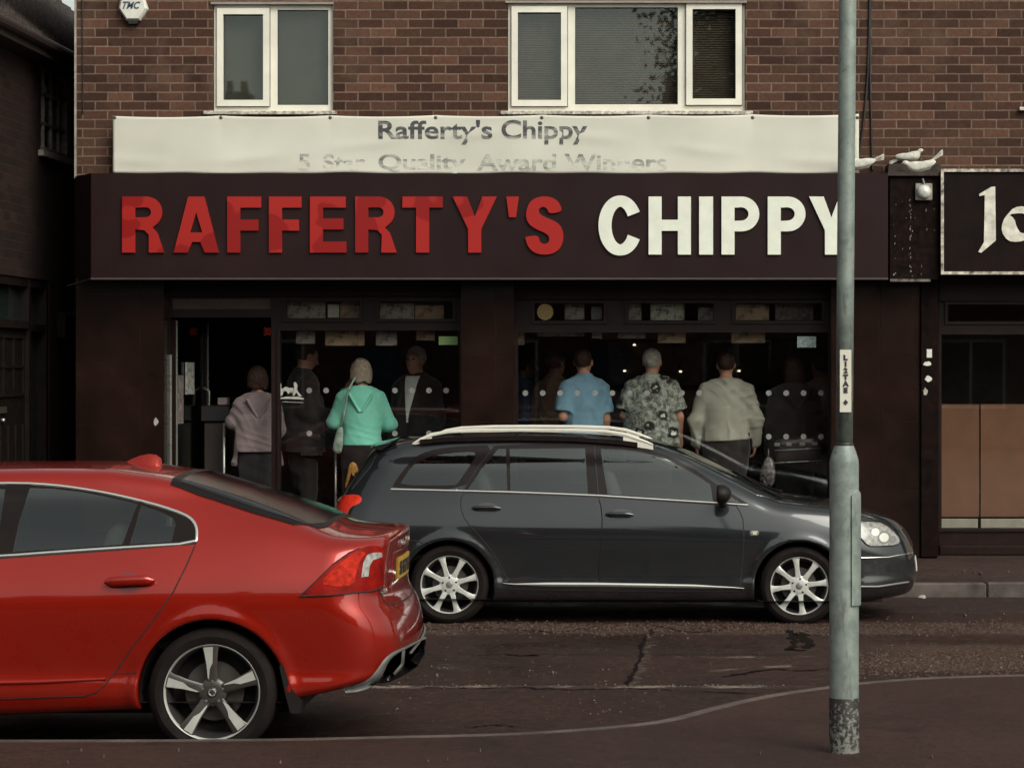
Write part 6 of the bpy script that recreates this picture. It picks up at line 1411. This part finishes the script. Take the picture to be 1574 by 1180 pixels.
# ---------------- shop fittings
ct = thing('serving_counter', 'long dark serving counter with bright steel edges across the back of the shop', 'counter', (0, 26.2, FL))
x0, x1 = fx(300, 25.9), fx(1290, 25.9)
MB().box(x0, x1, 25.9, 26.5, FL, 1.32, .01).build('front', mat('counter_front', (.022, .014, .012), .3, coat=.3), ct)
MB().box(x0 - .02, x1 + .02, 25.86, 26.55, 1.322, 1.36, .006).build('worktop', mat('counter_top', (.10, .08, .07), .25, .3), ct)
for z in (1.50, 1.62): pass
t = MB()
for a, b, v in ((1163, 1182, 622.5), (1167, 1181, 635.5), (1170, 1180, 649), (655, 704, 632), (520, 536, 634)): t.tube([(fx(a, 25.8), 25.8, fz(v, 25.8)), (fx(b, 25.8), 25.8, fz(v, 25.8))], .012, 8)
t.build('steel_rails', alu, ct)
fr_ = thing('frying_range', 'steel frying range with dim glass cabinets at the back of the shop', 'frying range', (fx(1000, 26.9), 26.9, FL))
x0, x1 = fx(925, 26.8), fx(1250, 26.8)
stl = mat('brushed_steel', (.16, .12, .10), .35, .7, var=.3)
MB().box(x0, x1, 26.8, 27.7, FL, 1.75, .02).build('cabinet', stl, fr_); MB().box(x0 + .05, x1 - .05, 26.95, 27.5, 1.78, 2.25, .015).build('hot_cabinet', mat('warm_glass', (.09, .05, .032), .2, coat=1, var=.5), fr_)
MB().box(x0, x1, 26.85, 27.6, 2.26, 2.34, .01).build('hood', stl, fr_)
warm = mat('lit_bulb', (.9, .8, .6), .5, emit=((1, .80, .52), 1.6))
for i, (a, b) in enumerate(((975, 530), (960, 570), (1046, 571), (1136, 570), (1138, 525))):
    lp = thing('spot_lamp', 'x', 'lamp', (fx(a, 26.6), 26.6, fz(b, 26.6)), 'small lit lamps over the frying range')
    lp['label'] = ['small lit lamp up high left of the floral shirt, above its lower neighbour', 'small lit lamp at the left shoulder of the floral shirt', 'small lit lamp just right of the neck of the floral shirt wearer', 'small lit lamp beside the neck of the cream sweater wearer', 'small lit lamp up high above the shoulder of the cream sweater wearer'][i]
    t = MB(); c = (fx(a, 26.6), 26.6, fz(b, 26.6)); t.lathe([(0, -.009), (.012, -.006), (.017, 0), (.012, .006), (0, .009)], c, 'z', 16); t.build('bulb', warm, lp, True)
    t = MB(); t.lathe([(.012, .013), (.045, .020), (.05, .05), (.0, .055)], c, 'z', 16); t.build('lamp_shade', stl, lp, True); t = MB(); t.tube([(c[0], c[1], c[2] + .05), (c[0], c[1], 2.83)], .005, 6); t.build('cord', blk, lp)
led = thing('led_sign', 'tiny dim red illuminated sign high inside the doorway', 'sign', (fx(411, 25.6), 25.6, fz(515, 25.6)))
t = MB(); t.box(fx(403, 25.6), fx(418, 25.6), 25.6, 25.64, fz(517, 25.6), fz(502, 25.6)); t.build('case', blk, led)
V, Fc = text_vf('30', .07, .08, .004, .03); mesh('digits', on_wall(V, fx(411, 25.6), fz(509.5, 25.6), 25.596), Fc, mat('red_led', (.3, .03, .01), .5, emit=((1, .12, .04), .03)), led)
# menu boards and posters seen through the glass
def food_mat(n, c1, c2, sc=9):
    m = bpy.data.materials.new(n); m.use_nodes = True; g = NT(m); p = g.n['Principled BSDF']; tc = g.new('ShaderNodeTexCoord').outputs['Object']; f = g.noise(sc, tc, 5, .7)
    col = g.mix(g.ramp(f, .38, .52), c1, c2); col = g.mix(g.ramp(g.noise(sc * 2.2, tc, 3, .6), .58, .66), col, (.30, .26, .21)); g.l.new(col, p.inputs['Base Color']); p.inputs['Roughness'].default_value = .3; return m
fm1 = food_mat('menu_photo_warm', (.06, .035, .025), (.42, .28, .18)); fm2 = food_mat('menu_photo_grey', (.05, .038, .034), (.34, .30, .28), 13); fm3 = food_mat('menu_photo_green', (.03, .03, .02), (.5, .5, .42), 17)
PYY = 24.16
NP = ['pale food photo menu board high behind the left shop window', 'framed grey menu card', 'warm food photo', 'price list']
posters = [(441, 500, 464, 489, fm2, 'grey menu board in the high pane nearest the shop door'), (504, 521, 468, 488, wst, 'small white notice between the menu boards beside the shop door'), (523, 552, 464, 489, fm1, 'warm-toned menu board at the right end of the high pane nearest the door'),
    (584, 636, 466, 490, fm2, 'grey price list in the second high pane from the door'), (638, 682, 469, 490, fm1, 'warm food picture in the second high pane from the door'),
    (455, 484, 509, 528, fm2, 'small grey menu card at the top of the left shop window above the dark-coated head'), (500, 560, 509, 531, fm1, 'wide warm food picture at the top of the left shop window above the turquoise top'), (578, 610, 510, 531, fm2, 'grey price list at the top of the left shop window above the elderly face'), (640, 668, 509, 523, fm1, 'small warm food picture atop the left shop window near the green sticker'),
    (868, 898, 468, 491, fm2, 'grey price list in the high pane right of the round yellow sticker'), (909, 925, 471, 491, MATS['dull_sticker'], 'small framed notice at the right end of the high pane with the yellow sticker'), (966, 986, 467, 492, fm2, 'grey price list at the left end of the middle high pane'), (1000, 1052, 467, 492, fm3, 'green and white food picture in the middle high pane'), (1073, 1096, 472, 492, fm2, 'grey price list at the right end of the middle high pane'),
    (1131, 1182, 468, 492, fm1, 'warm picture of bowls in the right-hand high pane'), (1192, 1250, 467, 492, MATS['dull_notice'], 'plain dull brown board in the right-hand high pane'),
    (796, 806, 511, 530, fm1, 'narrow warm picture at the left edge of the right shop window'), (826, 898, 511, 517, fm2, 'thin grey menu strip atop the right shop window above the light blue shirt'), (910, 926, 511, 520, MATS['dull_sticker'], 'small pale framed card at the top of the right shop window'), (950, 992, 511, 520, fm2, 'grey menu strip at the top of the right shop window above the floral shirt'), (1011, 1054, 511, 527, fm1, 'warm food picture high in the right window, between floral shirt and sweater'), (1124, 1176, 511, 527, fm1, 'warm food picture at the top of the right shop window, beyond the cream sweater')]
for a, b, c, d, m, lab in posters:
    yy = PYY if d > 500 or True else SY + .05
    o = MB().box(fx(a, yy), fx(b, yy), yy, yy + .012, fz(d, yy), fz(c, yy)).build('menu_poster', m, None, origin=(fx(a, yy), yy, fz(d, yy))); tag(o, lab, 'menu board', 'menu boards and posters in the shop windows')
for a, y0 in ((344, 652), (1205, 680)): pass
t = MB(); t.tube([(fx(344.5, 24.5), 24.5, FL), (fx(344.5, 24.5), 24.5, fz(650, 24.5))], .013, 10); tag(t.build('handrail_post', alu, None, True, origin=(fx(344.5, 24.5), 24.5, FL)), 'upright steel post inside the doorway beside the mauve jacket', 'post', 'steel posts inside the shop')
t = MB(); t.tube([(fx(516, 24.45), 24.45, FL), (fx(516, 24.45), 24.45, fz(690, 24.45))], .012, 10); tag(t.build('handrail_post', alu, None, True, origin=(fx(516, 24.45), 24.45, FL)), 'upright steel post just left of the person in turquoise', 'post', 'steel posts inside the shop')
o = MB().box(fx(336, 24.75), fx(350, 24.75), 24.7, 24.85, fz(622, 24.75), fz(611, 24.75), .004).build('paper_parcel', mat('parcel_paper', (.26, .20, .19), .8), None, origin=(fx(336, 24.75), 24.75, fz(622, 24.75))); tag(o, 'small wrapped paper parcel at the hand of the person in mauve', 'parcel')
ent = thing('entrance_counter', 'dark wood counter inside the doorway where the person in mauve leans', 'counter', (fx(320, 25), 24.7, FL))
MB().box(fx(322, 25), fx(356, 25), 24.70, 25.5, FL, fz(648, 24.7), .01).build('front', mat('dark_wood', (.028, .017, .012), .5), ent); MB().box(fx(318, 25), fx(362, 25), 24.66, 25.5, fz(648, 24.7) + .002, fz(623, 24.7), .01).build('top', blk, ent)
# ================================================================ BIRDS
bw = mat('white_plumage', (.56, .55, .48), .8, var=.15, vscale=25, bump=.3, bscale=60); bk = mat('bird_pinkish', (.30, .18, .14), .5)
def bird(label, px_, py_, Y, yaw, pitch, L_, tail_up=.3, tip=0):
    z0 = fz(py_, Y); root = thing('white_dove', label, 'bird', (0, 0, 0), 'white birds on the ledge above the signs')
    def f(x, y, z):
        d = el(x, y, z, (0, 0, .075), (.095, .048, .050)); d = smin(d, el(x, y, z, (.055, 0, .085), (.050, .042, .046)), .03); d = smin(d, rc(x, y, z, (.085, 0, .10), (.118, 0, .125), .026, .020), .02)
        d = smin(d, el(x, y, z, (.128, 0, .132), (.026, .019, .020)), .012); return smin(d, rc(x, y, z, (-.07, 0, .08), (-.12, 0, .09 + tail_up * .05), .028, .016), .03)
    P, Q, N = nets(f, (-.18, -.07, 0), (.18, .07, .18), .007); mesh('body', P, Q, bw, root, True, nrm=N)
    for s in (-1, 1):
        def wg(x, y, z): return smax(el(x + .03, y - s * .040, z - .085 - (x + .03) * -.12, (0, 0, 0), (.115, .015, .036)), .0 - 1, .01)
        P, Q, N = nets(wg, (-.17, -.08, .02), (.12, .08, .15), .007); mesh('wing', P, Q, bw, root, True, nrm=N)
    t = MB(); zt_ = .09 + tail_up * .05
    for k, a in enumerate((-14, -5, 5, 14)):
        a_ = math.radians(a); p0 = (-.10, .0, zt_ - .004); d = (-math.cos(a_), math.sin(a_) * .8, tail_up + math.sin(a_) * .55); q = [(p0[0] + d[0] * l, p0[1] + d[1] * l + w_, p0[2] + d[2] * l + .002 * k) for l, w_ in ((0, -.007), (.10, -.010), (.125, 0), (.10, .010), (0, .007))]
        t.add(q + [(a, b, c - .010) for a, b, c in q], [(0, 1, 2, 3, 4), (9, 8, 7, 6, 5)] + [(i, i + 5, (i + 1) % 5 + 5, (i + 1) % 5) for i in range(5)])
    t.build('tail', bw, root)
    t = MB(); t.tube([(.150, 0, .131), (.162, 0, .129), (.172, 0, .124)], [.007, .005, .001], 8); t.build('beak', bk, root, True)
    for s in (-1, 1):
        t = MB(); t.tube([(.01, s * .02, .04), (.005, s * .022, .002)], .0045, 6)
        for a in (-.5, 0, .5): t.tube([(.005, s * .022, .004), (.03, s * .022 + a * .02, .003)], .003, 5)
        t.build('foot', bk, root, True)
    t = MB()
    for s in (-1, 1): t.lathe([(0, .004), (.0035, .002), (.0035, -.002), (0, -.004)], (.134, s * .0185, .136), 'z', 8)
    t.build('eye', blk, root, True)
    root.scale = (L_, L_, L_); root.rotation_euler = (0, -pitch, yaw); root.location = (fx(px_, Y), Y, z0)
bird('white bird on the ledge with its tail raised right, above the square lamp', 1416, 269.5, 23.50, R_(180), R_(-8), 1.0, .55)
bird('smaller white bird facing right, behind the one above the square lamp', 1399, 252.5, 23.70, R_(-14), R_(6), .85, -.25)
bird('white bird mostly hidden behind the lamp post, only its forked tail showing', 1321, 266.5, 23.55, R_(180), R_(-4), 1.05, .25)
# ================================================================ ROAD CRACKS, LOOSE STONES
crm_ = mat('crack_dark', (.006, .003, .0025), .9, var=.3, spec=.1); rg2 = np.random.default_rng(11)
def crack(label, pts, w0, seed):
    r2 = random.Random(seed); P = []
    for a, b in zip(pts[:-1], pts[1:]):
        for k in range(9): P.append((a[0] + (b[0] - a[0]) * k / 9 + r2.gauss(0, 2.2), a[1] + (b[1] - a[1]) * k / 9 + r2.gauss(0, .45)))
    P.append(pts[-1]); G3 = []
    for a, b in P: Y = gY(b, 0); G3.append((fx(a, Y), Y))
    G3 = np.array(G3); T_ = np.gradient(G3, axis=0); T_ /= np.linalg.norm(T_, axis=1)[:, None] + 1e-9; N_ = np.stack([-T_[:, 1], T_[:, 0]], 1); W_ = np.array([w0 * .55 * r2.uniform(.35, 1.5) for _ in P])[:, None]; W_[0] = W_[-1] = .002
    A_ = G3 + N_ * W_; B_ = G3 - N_ * W_; n = len(P); V = [(a, b, .004) for a, b in A_] + [(a, b, .004) for a, b in B_]
    o = mesh('road_crack', V, [(i + n, i + n + 1, i + 1, i) for i in range(n - 1)], crm_, origin=(G3[0][0], G3[0][1], 0)); tag(o, kind='structure'); return o
crack('c', [(964, 1055), (972, 1035), (985, 1010), (984, 992), (1000, 972), (1012, 962)], .022, 1)
crack('c', [(640, 1057), (720, 1058), (800, 1057), (880, 1060), (970, 1058), (1060, 1062), (1170, 1066)], .020, 2)
crack('c', [(770, 1005), (800, 1008), (830, 1007)], .035, 3); crack('c', [(1110, 1040), (1150, 1034), (1190, 1028), (1230, 1031), (1275, 1028)], .030, 4)
crack('c', [(1212, 968), (1222, 985), (1214, 998), (1240, 1000)], .05, 5); crack('c', [(1228, 972), (1246, 990), (1236, 996)], .07, 6)
crack('c', [(1010, 962), (1060, 972), (1110, 968)], .02, 7); crack('c', [(640, 968), (760, 964), (850, 972), (900, 966)], .02, 8); crack('c', [(720, 1118), (760, 1114), (800, 1117)], .02, 9)
def stones(label, n_, fxy, smin_, smax_, m_, seed):
    r3 = np.random.default_rng(seed); XY = fxy(r3, n_); s_ = r3.uniform(smin_, smax_, n_); V = []; Fc = []
    for k in range(n_):
        a0 = r3.uniform(0, 6.28); b = len(V); z = .0 if XY[k][2] == 0 else XY[k][2]
        for i in range(5): rr_ = s_[k] * r3.uniform(.6, 1.2); V.append((XY[k][0] + rr_ * math.cos(a0 + i * 1.2566), XY[k][1] + rr_ * math.sin(a0 + i * 1.2566), z + .0005))
        V.append((XY[k][0], XY[k][1], z + s_[k] * r3.uniform(.5, .9))); Fc += [(b + i, b + (i + 1) % 5, b + 5) for i in range(5)]
    return tag(mesh('loose_stones', V, Fc, m_), label, 'gravel', kind='stuff')
def band_(r, n): 
    x = r.uniform(-2.4, 7, n); y = 19.70 + .30 * r.normal(0, 1, n) * .8 + .08 * np.sin(x * 3.1); return np.stack([x, np.clip(y, 18.9, 20.6), 0 * x], 1)
def right_(r, n): x = 1.15 + np.abs(r.normal(0, 1.6, n)); y = 17.3 + .42 * r.normal(0, 1, n); return np.stack([x, np.clip(y, 16.0, 18.6), 0 * x], 1)
def line_(r, n): x = r.uniform(-3, .7, n) ** 1; y = 16.13 + .035 * r.normal(0, 1, n); k = np.sin(x * 4.1) + np.sin(x * 9.7 + 1) > -.2; y = np.where(k, y, 16.0 + r.uniform(-3, 3, n) * .4); y = np.maximum(y, 13.2 + np.maximum(0, x + 1) * 1.2); return np.stack([x, y, 0 * x], 1)
def any_(r, n): x = r.uniform(-2.6, 5, n); y = r.uniform(14.2, 22.2, n); y = np.where(y < 13.2 + np.maximum(0, x + 1) * 1.5, 21, y); return np.stack([x, y, 0 * x], 1)
brs = mat('brown_stones', (.062, .031, .021), .9, var=.55, vscale=35); gst = mat('pale_stones', (.13, .10, .08), .9, var=.6, vscale=35); dst_ = mat('dark_stones', (.020, .012, .010), .9, var=.4, vscale=35)
stones('brown grit worn loose along the wheel track in front of the estate car', 2600, band_, .006, .019, brs, 1); stones('dark grit in the wheel track in front of the estate car', 1500, band_, .006, .018, dst_, 2)
stones('coarse brown stones in the rough patch of road right of the lamp post', 1700, right_, .006, .017, brs, 3); stones('pale stones in the rough patch of road right of the lamp post', 220, right_, .005, .013, gst, 4)
stones('pale grit along the joint across the road behind the red car', 320, line_, .004, .010, gst, 5); stones('fine dark grit scattered over the road', 1800, any_, .004, .011, dst_, 6); stones('fine brown grit scattered over the road', 900, any_, .004, .010, brs, 7)
# ================================================================ LITTER
lm = mat('litter_white', (.40, .38, .34), .7, var=.3, vscale=60)
lit = MB()
def scrap(px_, py_, z, r, mb):
    Y = gY(py_, z); c = (fx(px_, Y), Y); n = 7; V = [(c[0] + r * rnd.uniform(.6, 1.5) * math.cos(k * 2 * PI / n), c[1] + r * 3 * rnd.uniform(.5, 1.2) * math.sin(k * 2 * PI / n), z + .006 + rnd.uniform(0, .012)) for k in range(n)] + [(c[0], c[1], z + .022)]
    V += [(a, b, z + .002) for a, b, _ in V[:n]]; mb.add(V, [(k, (k + 1) % n, n) for k in range(n)] + [(k, n + 1 + k, n + 1 + (k + 1) % n, (k + 1) % n) for k in range(n)])
t = MB(); scrap(1418, 918, 0, .035, t); tag(t.build('litter_scrap', lm, None, origin=(1.9, 22, 0)), 'largest white scrap of litter in the far gutter right of the estate car', 'litter')
t = MB()
for _ in range(46):
    if rnd.random() < .45: scrap(rnd.uniform(1415, 1574), rnd.uniform(853, 885), .16, rnd.uniform(.004, .014), t)
    elif rnd.random() < .5: scrap(rnd.uniform(640, 1574), rnd.uniform(935, 1040), .0, rnd.uniform(.003, .009), t)
    else: scrap(rnd.uniform(0, 1574), rnd.uniform(1145, 1178), .13, rnd.uniform(.002, .005), t)
tag(t.build('litter_specks', mat('dull_litter', (.09, .065, .055), .8, var=.5, vscale=50), None), 'tiny pale specks of litter scattered over road and pavements', 'litter', kind='stuff')
# ================================================================ TREE across the road (seen in the upstairs window)
def tree(loc, Ht, R, label):
    root = thing('tree', label, 'tree', loc, 'street trees across the road'); t = MB(); tips = []
    t.tube([(loc[0], loc[1], loc[2] - .1), (loc[0] + .1, loc[1], loc[2] + Ht * .25), (loc[0] + .05, loc[1] + .1, loc[2] + Ht * .5), (loc[0] + .2, loc[1], loc[2] + Ht * .8)], [.28, .22, .16, .05], 12)
    for k in range(16):
        a = k * 2.4; z = loc[2] + Ht * (.28 + .035 * k); L_ = R * rnd.uniform(.6, 1) * (1.1 - .03 * k); e = (loc[0] + math.cos(a) * L_, loc[1] + math.sin(a) * L_, z + L_ * .55); m_ = (loc[0] + math.cos(a) * L_ * .5, loc[1] + math.sin(a) * L_ * .5, z + L_ * .22)
        t.tube([(loc[0] + .05, loc[1], z), m_, e], [.09, .06, .02], 6); tips += [e, m_, ((e[0] + m_[0]) / 2, (e[1] + m_[1]) / 2, (e[2] + m_[2]) / 2)]
    t.build('trunk', mat('bark', (.05, .035, .025), .9), root, True)
    rg = np.random.default_rng(3); C_ = np.array(tips)[rg.integers(0, len(tips), 30000)] + rg.normal(0, R * .13, (30000, 3)); A = rg.normal(0, 1, (30000, 3)); A /= np.linalg.norm(A, axis=1)[:, None]; B = np.cross(A, rg.normal(0, 1, (30000, 3))); B /= np.linalg.norm(B, axis=1)[:, None]
    s_ = rg.uniform(.06, .12, (30000, 1)); V = np.stack([C_ - A * s_, C_ + B * s_ * .5, C_ + A * s_, C_ - B * s_ * .5], 1).reshape(-1, 3); mesh('crown', V, np.arange(120000).reshape(-1, 4), mat('leaves', (.035, .055, .022), .6, var=.5, vscale=1.5), root)
tree((2.2, -8.5, .13), 11.5, 3.6, 'broad leafy street tree behind the photographer, right of the camera')
tree((-21, -8.8, .13), 9.5, 3.0, 'smaller leafy street tree behind the photographer, far to the left')
